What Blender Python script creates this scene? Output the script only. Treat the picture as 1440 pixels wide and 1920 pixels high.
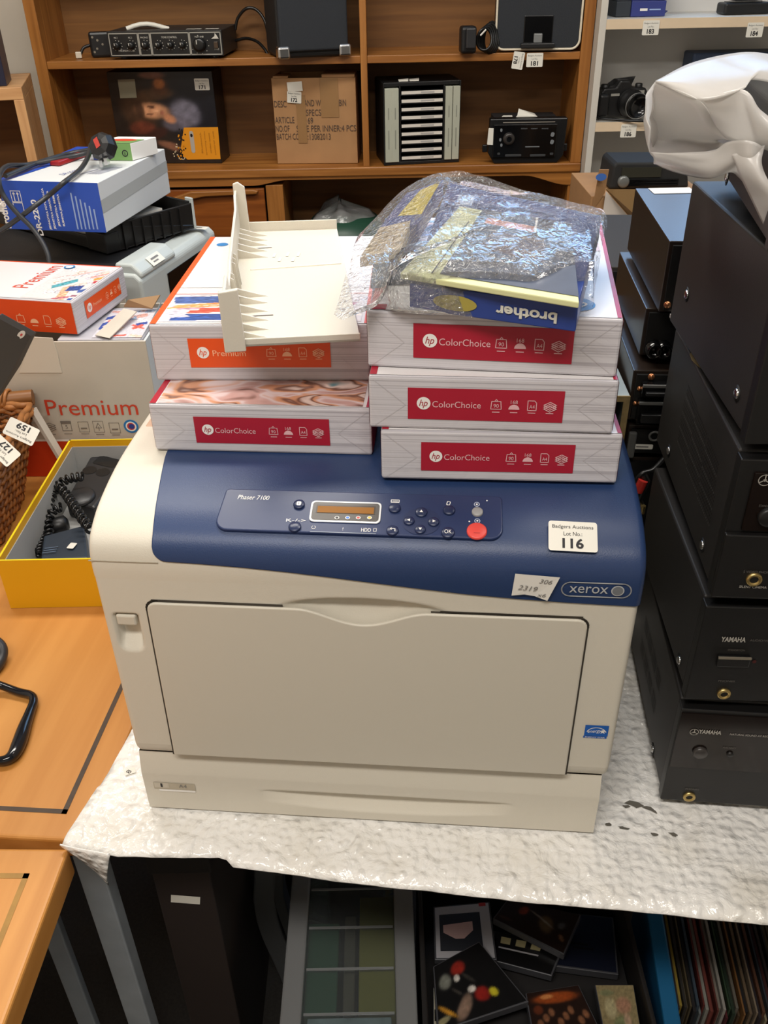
import bpy, bmesh, math, random
from math import sin, cos, pi, radians
from mathutils import Vector, Matrix, noise
from mathutils.bvhtree import BVHTree
random.seed(11)
for _o in list(bpy.data.objects):
    bpy.data.objects.remove(_o)
SC = bpy.context.scene
COL = SC.collection
V = Vector

# ------------------------------------------------------------------ camera
CAMZ, PITCH, ROLL, FPX = 1.5231, 0.57675, 0.019257, 1650.0
_fw = V((0, cos(PITCH), -sin(PITCH))); _rt = V((1, 0, 0)); _dn = _fw.cross(_rt)
RT = _rt * cos(ROLL) + _dn * sin(ROLL)
DN = -_rt * sin(ROLL) + _dn * cos(ROLL)
FW = _fw
C0 = V((0, 0, CAMZ))
cd = bpy.data.cameras.new('camera'); cam = bpy.data.objects.new('camera', cd); COL.objects.link(cam)
cam.matrix_world = Matrix.Translation(C0) @ Matrix((RT, -DN, -FW)).transposed().to_4x4()
cd.sensor_fit = 'VERTICAL'; cd.sensor_height = 36.0; cd.lens = FPX / 1920 * 36.0
cd.clip_start = 0.05
SC.camera = cam

# ------------------------------------------------------------------ world, lights, exposure
w = bpy.data.worlds.new('world'); SC.world = w; w.use_nodes = True
bg = w.node_tree.nodes['Background']
bg.inputs[0].default_value = (1.0, 0.95, 0.88, 1); bg.inputs[1].default_value = 0.10
SC.view_settings.view_transform = 'Standard'; SC.view_settings.look = 'None'
SC.view_settings.exposure = 0.14; SC.view_settings.gamma = 1.0
SC.view_settings.use_curve_mapping = False
def area(name, loc, size, power, color, tgt=None):
    l = bpy.data.lights.new(name, 'AREA'); l.shape = 'RECTANGLE'; l.size, l.size_y = size
    l.energy = power; l.color = color
    o = bpy.data.objects.new(name, l); COL.objects.link(o); o.location = loc
    d = (V(tgt) - V(loc)) if tgt else V((0, 0, -1))
    o.rotation_euler = d.to_track_quat('-Z', 'Y').to_euler()
    return o
area('ceiling_lamp', (-0.45, 1.45, 2.64), (1.3, 0.25), 26, (1, 0.95, 0.87))
area('ceiling_lamp', (1.0, 0.9, 2.64), (1.3, 0.25), 20, (1, 0.95, 0.88))
area('ceiling_lamp', (-0.3, -0.3, 2.64), (1.3, 0.25), 29, (1, 0.95, 0.88))

# ------------------------------------------------------------------ picture point -> place, on a known plane
def ray(x, y):
    return RT * ((x - 720) / FPX) + DN * ((y - 960) / FPX) + FW
def PZ(x, y, z):
    d = ray(x, y); return C0 + d * ((z - CAMZ) / d.z)
def PY(x, y, Y):
    d = ray(x, y); return C0 + d * (Y / d.y)
class Fr:
    """a local frame: origin and yaw"""
    def __init__(s, o, a):
        s.o = V(o); s.a = a; s.u = V((cos(a), sin(a), 0)); s.v = V((-sin(a), cos(a), 0)); s.w = V((0, 0, 1))
    def loc(s, p):
        d = V(p) - s.o; return V((d.dot(s.u), d.dot(s.v), d.z))
    def wor(s, p): return s.o + s.u * p[0] + s.v * p[1] + s.w * p[2]
    def _pl(s, x, y, o, n):
        d = ray(x, y); return s.loc(C0 + d * (n.dot(o - C0) / n.dot(d)))
    def onv(s, x, y, v=0.0): return s._pl(x, y, s.o + s.v * v, s.v)
    def onu(s, x, y, u=0.0): return s._pl(x, y, s.o + s.u * u, s.u)
    def onw(s, x, y, h=0.0): return s._pl(x, y, s.o + s.w * h, s.w)

# ------------------------------------------------------------------ materials
def lin(c):
    return tuple((x / 255 / 12.92 if x / 255 <= 0.04045 else ((x / 255 + 0.055) / 1.055) ** 2.4) for x in c)
_M = {}
def mat(name, rgb, rough=0.5, metal=0.0, var=0.0, vs=30.0, bump=0.0, bs=200.0, spec=None, emit=0.0, stretch=None, alpha=1.0, coat=0.0, trans=0.0, aniso=None):
    if name in _M: return _M[name]
    m = bpy.data.materials.new(name); m.use_nodes = True; _M[name] = m
    nt = m.node_tree; b = nt.nodes['Principled BSDF']
    c = lin(rgb)
    b.inputs['Base Color'].default_value = (*c, 1); b.inputs['Roughness'].default_value = rough
    b.inputs['Metallic'].default_value = metal
    if spec is not None: b.inputs['Specular IOR Level'].default_value = spec
    if coat: b.inputs['Coat Weight'].default_value = coat; b.inputs['Coat Roughness'].default_value = 0.08
    if trans: b.inputs['Transmission Weight'].default_value = trans
    if emit:
        b.inputs['Emission Color'].default_value = (*c, 1); b.inputs['Emission Strength'].default_value = emit
    if alpha < 1: b.inputs['Alpha'].default_value = alpha
    tc = None
    if var or bump:
        tc = nt.nodes.new('ShaderNodeTexCoord'); mp = nt.nodes.new('ShaderNodeMapping')
        nt.links.new(tc.outputs['Object'], mp.inputs[0])
        if stretch: mp.inputs['Scale'].default_value = stretch
    if var:
        n = nt.nodes.new('ShaderNodeTexNoise'); n.inputs['Scale'].default_value = vs; n.inputs['Detail'].default_value = 6
        nt.links.new(mp.outputs[0], n.inputs['Vector'])
        r = nt.nodes.new('ShaderNodeValToRGB')
        r.color_ramp.elements[0].color = (*[max(0, x * (1 - var)) for x in c], 1); r.color_ramp.elements[0].position = .3
        r.color_ramp.elements[1].color = (*[min(1, x * (1 + var)) for x in c], 1); r.color_ramp.elements[1].position = .7
        nt.links.new(n.outputs[0], r.inputs[0]); nt.links.new(r.outputs[0], b.inputs['Base Color'])
    if bump:
        n2 = nt.nodes.new('ShaderNodeTexNoise'); n2.inputs['Scale'].default_value = bs; n2.inputs['Detail'].default_value = 4
        nt.links.new(mp.outputs[0], n2.inputs['Vector'])
        bp = nt.nodes.new('ShaderNodeBump'); bp.inputs['Strength'].default_value = bump; bp.inputs['Distance'].default_value = 0.002
        nt.links.new(n2.outputs[0], bp.inputs['Height']); nt.links.new(bp.outputs[0], b.inputs['Normal'])
    return m
def wood(name, c1, c2, axis='x', rough=0.4, scale=1.0):
    if name in _M: return _M[name]
    m = bpy.data.materials.new(name); m.use_nodes = True; _M[name] = m
    nt = m.node_tree; b = nt.nodes['Principled BSDF']; b.inputs['Roughness'].default_value = rough
    tc = nt.nodes.new('ShaderNodeTexCoord'); mp = nt.nodes.new('ShaderNodeMapping')
    st = {'x': (1.2, 22, 22), 'y': (22, 1.2, 22), 'z': (22, 22, 1.2)}[axis]
    mp.inputs['Scale'].default_value = [s * scale for s in st]
    nt.links.new(tc.outputs['Object'], mp.inputs[0])
    n = nt.nodes.new('ShaderNodeTexNoise'); n.inputs['Scale'].default_value = 2.4; n.inputs['Detail'].default_value = 8; n.inputs['Distortion'].default_value = 0.6
    nt.links.new(mp.outputs[0], n.inputs['Vector'])
    r = nt.nodes.new('ShaderNodeValToRGB')
    r.color_ramp.elements[0].color = (*lin(c1), 1); r.color_ramp.elements[0].position = .35
    r.color_ramp.elements[1].color = (*lin(c2), 1); r.color_ramp.elements[1].position = .68
    nt.links.new(n.outputs[0], r.inputs[0]); nt.links.new(r.outputs[0], b.inputs['Base Color'])
    return m
def film(name, tint=(255, 255, 255), gloss=0.25, milky=0.1, bump=0.6, bs=60.0, rough=0.12):
    """thin plastic film: mostly see-through, with gloss and a little milkiness"""
    if name in _M: return _M[name]
    m = bpy.data.materials.new(name); m.use_nodes = True; _M[name] = m
    nt = m.node_tree; nt.nodes.remove(nt.nodes['Principled BSDF']); out = nt.nodes['Material Output']
    N = nt.nodes.new; L = nt.links.new
    tr = N('ShaderNodeBsdfTransparent'); tr.inputs[0].default_value = (*lin(tint), 1)
    gl = N('ShaderNodeBsdfGlossy'); gl.inputs['Roughness'].default_value = rough
    df = N('ShaderNodeBsdfDiffuse'); df.inputs[0].default_value = (*lin((240, 240, 240)), 1)
    tc = N('ShaderNodeTexCoord'); n = N('ShaderNodeTexNoise'); n.inputs['Scale'].default_value = bs; n.inputs['Detail'].default_value = 3; n.inputs['Distortion'].default_value = 1.2
    L(tc.outputs['Object'], n.inputs['Vector'])
    bp = N('ShaderNodeBump'); bp.inputs['Strength'].default_value = bump; bp.inputs['Distance'].default_value = 0.01
    L(n.outputs[0], bp.inputs['Height']); L(bp.outputs[0], gl.inputs['Normal'])
    fr = N('ShaderNodeFresnel'); fr.inputs[0].default_value = 1.5; L(bp.outputs[0], fr.inputs['Normal'])
    mu = N('ShaderNodeMath'); mu.operation = 'MULTIPLY_ADD'; mu.inputs[1].default_value = 0.9; mu.inputs[2].default_value = gloss
    L(fr.outputs[0], mu.inputs[0])
    m1 = N('ShaderNodeMixShader'); m1.inputs[0].default_value = milky; L(tr.outputs[0], m1.inputs[1]); L(df.outputs[0], m1.inputs[2])
    m2 = N('ShaderNodeMixShader'); L(mu.outputs[0], m2.inputs[0]); L(m1.outputs[0], m2.inputs[1]); L(gl.outputs[0], m2.inputs[2])
    L(m2.outputs[0], out.inputs[0])
    return m

# ------------------------------------------------------------------ mesh builder
_TXT = {}
def text_geo(s, bold=False):
    if (s, bold) in _TXT: return _TXT[(s, bold)]
    cu = bpy.data.curves.new('t', 'FONT'); cu.body = s; cu.resolution_u = 3
    if bold: cu.offset = .03
    o = bpy.data.objects.new('t', cu); COL.objects.link(o)
    dg = bpy.context.evaluated_depsgraph_get(); dg.update()
    me = o.evaluated_get(dg).to_mesh()
    vs = [v.co.copy() for v in me.vertices]; fs = [tuple(p.vertices) for p in me.polygons]
    bpy.data.objects.remove(o); bpy.data.curves.remove(cu)
    if vs:
        x0 = min(v.x for v in vs); x1 = max(v.x for v in vs); y0 = min(v.y for v in vs); y1 = max(v.y for v in vs)
        vs = [V(((v.x - x0) / max(1e-6, x1 - x0) - .5, (v.y - y0) / max(1e-6, y1 - y0) - .5, 0)) for v in vs]
    _TXT[(s, bold)] = (vs, fs); return vs, fs
class Pl:
    """a plane to draw on: origin, right, up"""
    def __init__(s, o, u, w, lift=0.0):
        s.o = V(o); s.u = V(u).normalized(); s.w = V(w).normalized(); s.n = s.u.cross(s.w).normalized(); s.o = s.o + s.n * lift
    def __call__(s, a, b, h=0.0): return s.o + s.u * a + s.w * b + s.n * h
def front(x, y, z, lift=0.0005): return Pl((x, y, z), (1, 0, 0), (0, 0, 1), lift)
def flat(x, y, z, lift=0.0005): return Pl((x, y, z), (1, 0, 0), (0, 1, 0), lift)
class B:
    def __init__(s): s.v = []; s.f = []; s.mats = []
    def mi(s, m):
        if m not in s.mats: s.mats.append(m)
        return s.mats.index(m)
    def add(s, vs, fs, m, sm=False):
        k = len(s.v); i = s.mi(m); s.v += [tuple(v) for v in vs]
        s.f += [(tuple(k + a for a in f), i, sm) for f in fs]; return s
    def box(s, x0, x1, y0, y1, z0, z1, m, T=None):
        vs = [V((x, y, z)) for z in (z0, z1) for x, y in ((x0, y0), (x1, y0), (x1, y1), (x0, y1))]
        if T: vs = [T @ v for v in vs]
        return s.add(vs, [(3, 2, 1, 0), (4, 5, 6, 7), (0, 1, 5, 4), (1, 2, 6, 5), (2, 3, 7, 6), (3, 0, 4, 7)], m)
    def hexa(s, b, t, m):
        return s.add(list(b) + list(t), [(3, 2, 1, 0), (4, 5, 6, 7), (0, 1, 5, 4), (1, 2, 6, 5), (2, 3, 7, 6), (3, 0, 4, 7)], m)
    def poly(s, pts, m): return s.add(pts, [tuple(range(len(pts)))], m)
    def extr(s, pts, vec, m, sm=False):
        n = len(pts); vec = V(vec); pts = [V(p) for p in pts]
        s.add(pts + [p + vec for p in pts], [tuple(range(n))[::-1], tuple(range(n, 2 * n))], m)
        s.add(pts + [p + vec for p in pts], [(i, (i + 1) % n, n + (i + 1) % n, n + i) for i in range(n)], m, sm); return s
    def tube(s, path, r, m, seg=8, closed=False):
        path = [V(p) for p in path]; n = len(path); rr = r if callable(r) else (lambda t: r)
        vs = []; fs = []; nrm = None
        for i, p in enumerate(path):
            a = path[(i - 1) % n] if (closed or i) else p; b = path[(i + 1) % n] if (closed or i < n - 1) else p
            t = (b - a).normalized()
            if nrm is None: nrm = t.orthogonal().normalized()
            nrm = (nrm - t * nrm.dot(t)); nrm = nrm.normalized() if nrm.length > 1e-6 else t.orthogonal().normalized()
            bi = t.cross(nrm); q = rr(i / max(1, n - 1))
            vs += [p + (nrm * cos(2 * pi * k / seg) + bi * sin(2 * pi * k / seg)) * q for k in range(seg)]
        for i in range(n if closed else n - 1):
            j = (i + 1) % n
            fs += [(i * seg + k, i * seg + (k + 1) % seg, j * seg + (k + 1) % seg, j * seg + k) for k in range(seg)]
        s.add(vs, fs, m, True)
        if not closed: s.add(vs[:seg], [tuple(range(seg))[::-1]], m); s.add(vs[-seg:], [tuple(range(seg))], m)
        return s
    def lathe(s, prof, o, ax, m, seg=24, sm=True):
        ax = V(ax).normalized(); a = ax.orthogonal().normalized(); b = ax.cross(a); o = V(o); n = len(prof)
        vs = [o + ax * z + (a * cos(2 * pi * k / seg) + b * sin(2 * pi * k / seg)) * max(r, 1e-5) for r, z in prof for k in range(seg)]
        s.add(vs, [(i * seg + k, i * seg + (k + 1) % seg, (i + 1) * seg + (k + 1) % seg, (i + 1) * seg + k) for i in range(n - 1) for k in range(seg)], m, sm)
        if prof[0][0] > 1e-4: s.add(vs[:seg], [tuple(range(seg))[::-1]], m)
        if prof[-1][0] > 1e-4: s.add(vs[-seg:], [tuple(range(seg))], m)
        return s
    def grid(s, fn, nu, nv, m, sm=True):
        vs = [fn(i / nu, j / nv) for j in range(nv + 1) for i in range(nu + 1)]; W = nu + 1
        return s.add(vs, [(j * W + i, j * W + i + 1, (j + 1) * W + i + 1, (j + 1) * W + i) for j in range(nv) for i in range(nu)], m, sm)
    # drawing on a plane
    def card(s, pl, a, b, w, h, m, r=0.0, lift=0.0, rot=0.0):
        pts = rrect(w, h, r); c, d = cos(rot), sin(rot)
        return s.poly([pl(a + x * c - y * d, b + x * d + y * c, lift) for x, y in pts], m)
    def disc(s, pl, a, b, rx, ry, m, lift=0.0, seg=20, rot=0.0):
        c, d = cos(rot), sin(rot)
        return s.poly([pl(a + rx * cos(2 * pi * k / seg) * c - ry * sin(2 * pi * k / seg) * d, b + rx * cos(2 * pi * k / seg) * d + ry * sin(2 * pi * k / seg) * c, lift) for k in range(seg)], m)
    def line(s, pl, pts, t, m, lift=0.0, closed=False):
        n = len(pts)
        for i in range(n if closed else n - 1):
            p = V((*pts[i], 0)); q = V((*pts[(i + 1) % n], 0)); d = (q - p)
            if d.length < 1e-7: continue
            d.normalize(); e = V((-d.y, d.x, 0)) * t / 2; p = p - d * t / 2; q = q + d * t / 2
            s.poly([pl(x.x, x.y, lift) for x in (p - e, q - e, q + e, p + e)], m)
        return s
    def text(s, t, pl, a, b, w, h, m, lift=0.0003, rot=0.0, slant=0.0, bold=False):
        vs, fs = text_geo(t, bold); c, d = cos(rot), sin(rot); out = []
        for v in vs:
            x = v.x * w + slant * v.y * h; y = v.y * h
            out.append(pl(a + x * c - y * d, b + x * d + y * c, lift))
        return s.add(out, fs, m)
    def build(s, name, par=None, bevel=0.0, bseg=2, solid=0.0, sub=0, auto=False):
        me = bpy.data.meshes.new(name); me.from_pydata(s.v, [], [f[0] for f in s.f])
        for m in s.mats: me.materials.append(m)
        for p, f in zip(me.polygons, s.f): p.material_index = f[1]; p.use_smooth = f[2]
        me.update()
        o = bpy.data.objects.new(name, me); COL.objects.link(o)
        if par is not None: o.parent = par
        if bevel:
            bm = bmesh.new(); bm.from_mesh(me); bmesh.ops.remove_doubles(bm, verts=bm.verts, dist=1e-6); bm.to_mesh(me); bm.free()
            k = o.modifiers.new('bevel', 'BEVEL'); k.width = bevel; k.segments = bseg; k.limit_method = 'ANGLE'; k.angle_limit = radians(40)
        if solid:
            k = o.modifiers.new('solid', 'SOLIDIFY'); k.thickness = solid; k.offset = -1
        if sub:
            k = o.modifiers.new('sub', 'SUBSURF'); k.levels = sub; k.render_levels = sub
        return o
def rrect(w, h, r=0.0, seg=4):
    r = min(r, w / 2 - 1e-6, h / 2 - 1e-6)
    if r <= 1e-7: return [(-w / 2, -h / 2), (w / 2, -h / 2), (w / 2, h / 2), (-w / 2, h / 2)]
    out = []
    for cx, cy, a0 in ((w / 2 - r, -h / 2 + r, -90), (w / 2 - r, h / 2 - r, 0), (-w / 2 + r, h / 2 - r, 90), (-w / 2 + r, -h / 2 + r, 180)):
        out += [(cx + r * cos(radians(a0 + 90 * k / seg)), cy + r * sin(radians(a0 + 90 * k / seg))) for k in range(seg + 1)]
    return out
def thing(name, label, cat, loc=(0, 0, 0), yaw=0.0, group=None):
    o = bpy.data.objects.new(name, None); COL.objects.link(o); o.location = loc; o.rotation_euler = (0, 0, yaw)
    o.empty_display_size = 0.05
    return tag(o, label, cat, group)
def picture(name, par, pl, a, b, w, h, fn, nx=48, ny=48, lift=0.0, rough=.35):
    """a printed picture: colours given per point of a fine grid (fn of 0..1, 0..1 -> sRGB)"""
    me = bpy.data.meshes.new(name); vs = []; cs = []
    for j in range(ny + 1):
        for i in range(nx + 1):
            s, t = i / nx, j / ny; vs.append(pl(a + (s - .5) * w, b + (t - .5) * h, lift)); cs += [*lin([min(255, max(0, c)) for c in fn(s, t)]), 1.0]
    W = nx + 1; me.from_pydata(vs, [], [(j * W + i, j * W + i + 1, (j + 1) * W + i + 1, (j + 1) * W + i) for j in range(ny) for i in range(nx)])
    ca = me.color_attributes.new('ink', 'FLOAT_COLOR', 'POINT'); ca.data.foreach_set('color', cs)
    m = _M.get('printed_ink')
    if not m:
        m = bpy.data.materials.new('printed_ink'); m.use_nodes = True; _M['printed_ink'] = m; nt = m.node_tree
        at = nt.nodes.new('ShaderNodeAttribute'); at.attribute_name = 'ink'; nt.links.new(at.outputs['Color'], nt.nodes['Principled BSDF'].inputs['Base Color']); nt.nodes['Principled BSDF'].inputs['Roughness'].default_value = rough
    me.materials.append(m); o = bpy.data.objects.new(name, me); COL.objects.link(o); o.parent = par; return o
def blobs(base, items):
    def fn(s, t):
        c = list(base)
        for (x, y, rx, ry, rot, col, k) in items:
            dx, dy = s - x, t - y; u = dx * cos(rot) + dy * sin(rot); v = -dx * sin(rot) + dy * cos(rot)
            d = (u / rx) ** 2 + (v / ry) ** 2; w_ = k / (1 + math.exp(min(40, (d - 1) * 5)))
            c = [p + (q - p) * w_ for p, q in zip(c, col)]
        n_ = 1 + .16 * noise.noise(V((s * 14, t * 14, base[0]))) + .10 * noise.noise(V((s * 40, t * 40, 3))); return [p * n_ for p in c]
    return fn
def collage(base, rects, grain=.10):
    def fn(s, t):
        c = list(base)
        for (x, y, w, h, rot, col) in rects:
            dx, dy = s - x, t - y; u = dx * cos(rot) + dy * sin(rot); v = -dx * sin(rot) + dy * cos(rot)
            if abs(u) < w / 2 and abs(v) < h / 2:
                k = 1 - .25 * noise.noise(V((u * 30, v * 60, x))) * 2; c = [q * k for q in col]
        n_ = 1 + grain * noise.noise(V((s * 30, t * 30, 1))); return [p * n_ for p in c]
    return fn
def tag(o, label, cat, group=None):
    o['label'] = label; o['category'] = cat
    if group: o['group'] = group
    return o
def struct(o): o['kind'] = 'structure'; return o
def smooth_path(pts, n=8):
    pts = [V(p) for p in pts]; P = [pts[0] * 2 - pts[1]] + pts + [pts[-1] * 2 - pts[-2]]; out = []
    for i in range(1, len(P) - 2):
        a, b, c, d = P[i - 1:i + 3]
        for k in range(n):
            t = k / n
            out.append(0.5 * ((2 * b) + (c - a) * t + (2 * a - 5 * b + 4 * c - d) * t * t + (3 * b - 3 * c + d - a) * t ** 3))
    return out + [pts[-1]]
def interp(t, pts):
    for (a, b), (c, d) in zip(pts, pts[1:]):
        if t <= c: return b + (d - b) * max(0, (t - a)) / (c - a)
    return pts[-1][1]

# common materials
WHITE = mat('white_print', (236, 234, 230), .5)
PAPER = mat('paper', (225, 222, 215), .6)
INK = mat('black_ink', (28, 26, 30), .6)
GREYINK = mat('grey_ink', (120, 118, 116), .6)
BLK = mat('black_plastic', (20, 20, 21), .4, var=.15, vs=40, bump=.05)
BLKG = mat('black_gloss', (10, 10, 11), .15)
BLKM = mat('black_matt_metal', (36, 34, 33), .5, bump=.08, bs=900, var=.12, vs=9)
CHROME = mat('chrome', (200, 200, 200), .25, metal=1)
STICK = mat('sticker_paper', (228, 225, 214), .55)
TEAK = wood('teak_veneer', (136, 84, 34), (172, 114, 54), 'x')
TEAKV = wood('teak_veneer_upright', (136, 84, 34), (172, 114, 54), 'z')
CARD = mat('cardboard', (168, 126, 84), .75, var=.07, vs=14, bump=.05, bs=60)
def lot_label(pl, a, b, w, h, num, par, rot=0.0, blurry=False):
    g = B(); c, d = cos(rot), sin(rot)
    def R(x, y): return a + x * c - y * d, b + x * d + y * c
    g.card(pl, a, b, w, h, STICK, r=w * .06, rot=rot)
    x, y = R(0, h * .30); g.text('Badgers Auctions', pl, x, y, w * .84, h * .15, GREYINK if blurry else INK, rot=rot)
    x, y = R(0, h * .08); g.text('Lot No.:', pl, x, y, w * .38, h * .13, GREYINK if blurry else INK, rot=rot)
    x, y = R(0, -h * .24); g.text(num, pl, x, y, w * .145 * len(num), h * .34, INK, rot=rot, bold=True)
    o = g.build('lot_label', par); return o
# ================================================================== the room
WALLP = mat('white_wall_paint', (214, 206, 192), .8, var=.03, vs=5, bump=.12, bs=120)
FLOORM = mat('grey_carpet', (48, 45, 42), .95, var=.2, vs=180, bump=.4, bs=400)
g = B(); g.box(-1.9, 3.3, -1.7, 2.96, -.05, 0, FLOORM); struct(g.build('floor'))
g = B()      # back wall with an opening for the high window
for x0, x1, z0, z1 in ((-1.9, -.10, 0, 2.7), (-.10, 2.0, 0, 1.66), (-.10, 2.0, 2.40, 2.7), (2.0, 3.2, 0, 2.7)):
    g.box(x0, x1, 2.96, 3.06, z0, z1, WALLP)
struct(g.build('wall_back'))
g = B(); g.box(-1.9, -1.8, -1.6, 2.96, 0, 2.7, WALLP); struct(g.build('wall_left'))
g = B(); g.box(3.2, 3.3, -1.6, 3.06, 0, 2.7, WALLP); struct(g.build('wall_right'))
g = B(); g.box(-1.9, 3.3, -1.7, -1.6, 0, 2.7, WALLP); struct(g.build('wall_front'))
SKY = mat('overcast_daylight', (150, 190, 235), .5, emit=4.2)
WFR = mat('white_window_frame', (225, 225, 222), .4)
g = B()
for x0, x1, z0, z1 in ((-.10, -.05, 1.66, 2.40), (1.95, 2.0, 1.66, 2.40), (-.05, 1.95, 1.66, 1.70), (-.05, 1.95, 2.36, 2.40), (.93, .97, 1.70, 2.36)):
    g.box(x0, x1, 2.95, 3.0, z0, z1, WFR)
g.box(-.05, 1.95, 2.985, 2.99, 1.70, 2.36, SKY)
struct(g.build('window_1'))
g = B(); g.box(-1.9, 3.3, -1.7, 3.06, 2.7, 2.75, mat('ceiling_white', (226, 222, 214), .8))
struct(g.build('ceiling'))

# ================================================================== bookcase wall unit
X0, X1, YF, YB = -.915, .582, 2.65, 2.87
bc = thing('bookcase', 'teak veneer wall unit with open shelves over a sideboard', 'bookcase', (X0, YF, 0))
def bw(x0, x1, y0, y1, z0, z1, name, m=TEAK, bv=.0015):
    g = B(); g.box(x0 - X0, x1 - X0, y0 - YF, y1 - YF, z0, z1, m); return g.build(name, bc, bevel=bv)
bw(X0, X0 + .03, YF, YB, .979, 1.60, 'side_panel', TEAKV)
bw(X1 - .03, X1, YF, YB, .979, 1.60, 'side_panel', TEAKV)
bw(-.040, -.022, YF + .002, YB, .979, 1.57, 'divider', TEAKV)
bw(X0 + .03, -.040, YF + .004, YB, 1.243, 1.262, 'shelf'); bw(-.022, X1 - .03, YF + .004, YB, 1.243, 1.262, 'shelf')
bw(X0 + .03, X1 - .03, YF, YB, 1.57, 1.60, 'top_panel')
TEAKB = wood('teak_back_panel', (108, 70, 30), (128, 86, 40), 'x', .6)
bw(X0, X1, YB, YB + .008, .95, 1.60, 'back_panel', TEAKB)
bw(X0, X1, YF - .006, YB + .06, .955, .979, 'sideboard_top', TEAK, .003)
# arched apron under the sideboard top
g = B(); xs = [X0, -.36] + [-.36 + .1 * k / 8 for k in range(1, 9)] + [.42] + [.42 + .13 * k / 8 for k in range(1, 9)] + [X1]
def az(x):
    if x <= -.36: return .932
    if x <= -.26: t = (x + .36) / .1; return .932 + .014 * t * t * (3 - 2 * t)
    if x <= .42: return .946
    if x <= .55: t = (x - .42) / .13; return .946 - .028 * t * t * (3 - 2 * t)
    return .918
pts = [(x - X0, 0, az(x)) for x in xs] + [(X1 - X0, 0, .955), (0, 0, .955)]
g.extr(pts, (0, .02, 0), TEAK); g.build('apron', bc, bevel=.001)
# lower cabinet with its door, and the open bay
bw(X0, X0 + .02, YF + .01, YB + .05, .08, .932, 'cabinet_side', TEAKV)
bw(-.325, -.275, YF + .004, YB + .05, .08, .932, 'cabinet_side', TEAKV)
bw(X1 - .03, X1, YF + .004, YB + .05, .08, .918, 'cabinet_side', TEAKV)
bw(X0, X1, YB + .05, YB + .06, .08, .95, 'cabinet_back', TEAKB)
bw(X0 + .02, X1 - .03, YF + .02, YB + .05, .08, .10, 'cabinet_floor')
g = B(); g.box(X0 + .01 - X0, -.33 - X0, 0.0, .018, .10, .924, wood('teak_door', (120, 62, 18), (150, 84, 30), 'x'))
door = g.build('door', bc, bevel=.002)
# wooden finger pull: a lip that swoops down to the left
pts = [(-.36, .925), (-.345, .921), (-.35, .912), (-.50, .908), (-.56, .898), (-.62, .88), (-.70, .868), (-.86, .865), (-.86, .885), (-.70, .888), (-.60, .905), (-.54, .922)]
g = B(); g.extr([(x - X0, -.016, z) for x, z in pts], (0, .016, 0), TEAK); g.build('handle', door, bevel=.003)
# lot labels hung over the upper shelf edge
f = front(0 - X0, -.0, 0, .004)
p = PY(971, 113, YF); lot_label(Pl((p.x - X0, -.006, p.z), (1, 0, 0), (0, 0, 1)), 0, 0, .042, .03, '178', bc, rot=radians(-98), blurry=True)
p = PY(1002, 112, YF); lot_label(Pl((p.x - X0, -.006, p.z), (1, 0, 0), (0, 0, 1)), 0, 0, .044, .034, '181', bc, blurry=True)

# ================================================================== white shelving at the right
SX, SF, SB = .580, 2.60, 2.83
SHW = mat('white_melamine', (205, 200, 190), .5, var=.03, vs=6)
SHE = mat('pale_shelf_edging', (222, 200, 170), .5, var=.05, vs=12)
SHG = mat('grey_back_board', (216, 214, 210), .7, var=.03, vs=4)
ws = thing('shelving_unit', 'white open shelving against the back wall right of the teak unit', 'shelving', (SX, SF, 0))
def wx(x0, x1, y0, y1, z0, z1, name, m=SHW):
    g = B(); g.box(x0 - SX, x1 - SX, y0 - SF, y1 - SF, z0, z1, m); return g.build(name, ws, bevel=.001)
wx(.584, .602, SF, SB, 0, 1.60, 'side_panel'); wx(1.60, 1.618, SF, SB, 0, 1.60, 'side_panel')
wx(.584, 1.618, SB, SB + .008, 0, 1.60, 'back_panel', SHG)
for z in (1.318, 1.070, .55, .1):
    g = B(); g.box(.602 - SX, 1.60 - SX, .004, SB - SF, z, z + .022, SHW); s = g.build('shelf', ws)
    g = B(); g.box(.602 - SX, 1.60 - SX, 0, .004, z - .001, z + .0225, SHE); g.build('edging', s)
for x, y, n, dx in ((1220, 52, '183', 0), (1415, 56, '184', 0), (1178, 245, '186', 0)):
    p = PY(x, y, SF); lot_label(Pl((p.x - SX, -.002, p.z), (1, 0, 0), (0, 0, 1)), 0, 0, .043, .034, n, ws, blurry=True)

# ================================================================== small pine unit on the far left
PINE = wood('pine_board', (176, 128, 82), (204, 158, 108), 'x', .5); PINEV = wood('pine_upright', (176, 128, 82), (204, 158, 108), 'z', .5)
lu = thing('low_shelf_unit', 'low pine shelf unit at the left picture edge by the white wall', 'shelf unit', (-.845, 2.32, 0), radians(14))
def lx(x0, x1, y0, y1, z0, z1, name, m): g = B(); g.box(x0, x1, y0, y1, z0, z1, m); return g.build(name, lu, bevel=.0015)
lx(-.62, 0, 0, .28, 1.215, 1.242, 'top_board', PINE)
lx(-.024, 0, 0, .28, 0, 1.215, 'side_panel', PINEV); lx(-.62, -.596, 0, .28, 0, 1.215, 'side_panel', PINEV)
lx(-.33, -.306, .012, .28, 0, 1.215, 'side_panel', PINEV)
lx(-.62, 0, .28, .288, 0, 1.242, 'back_panel', TEAKB)
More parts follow.
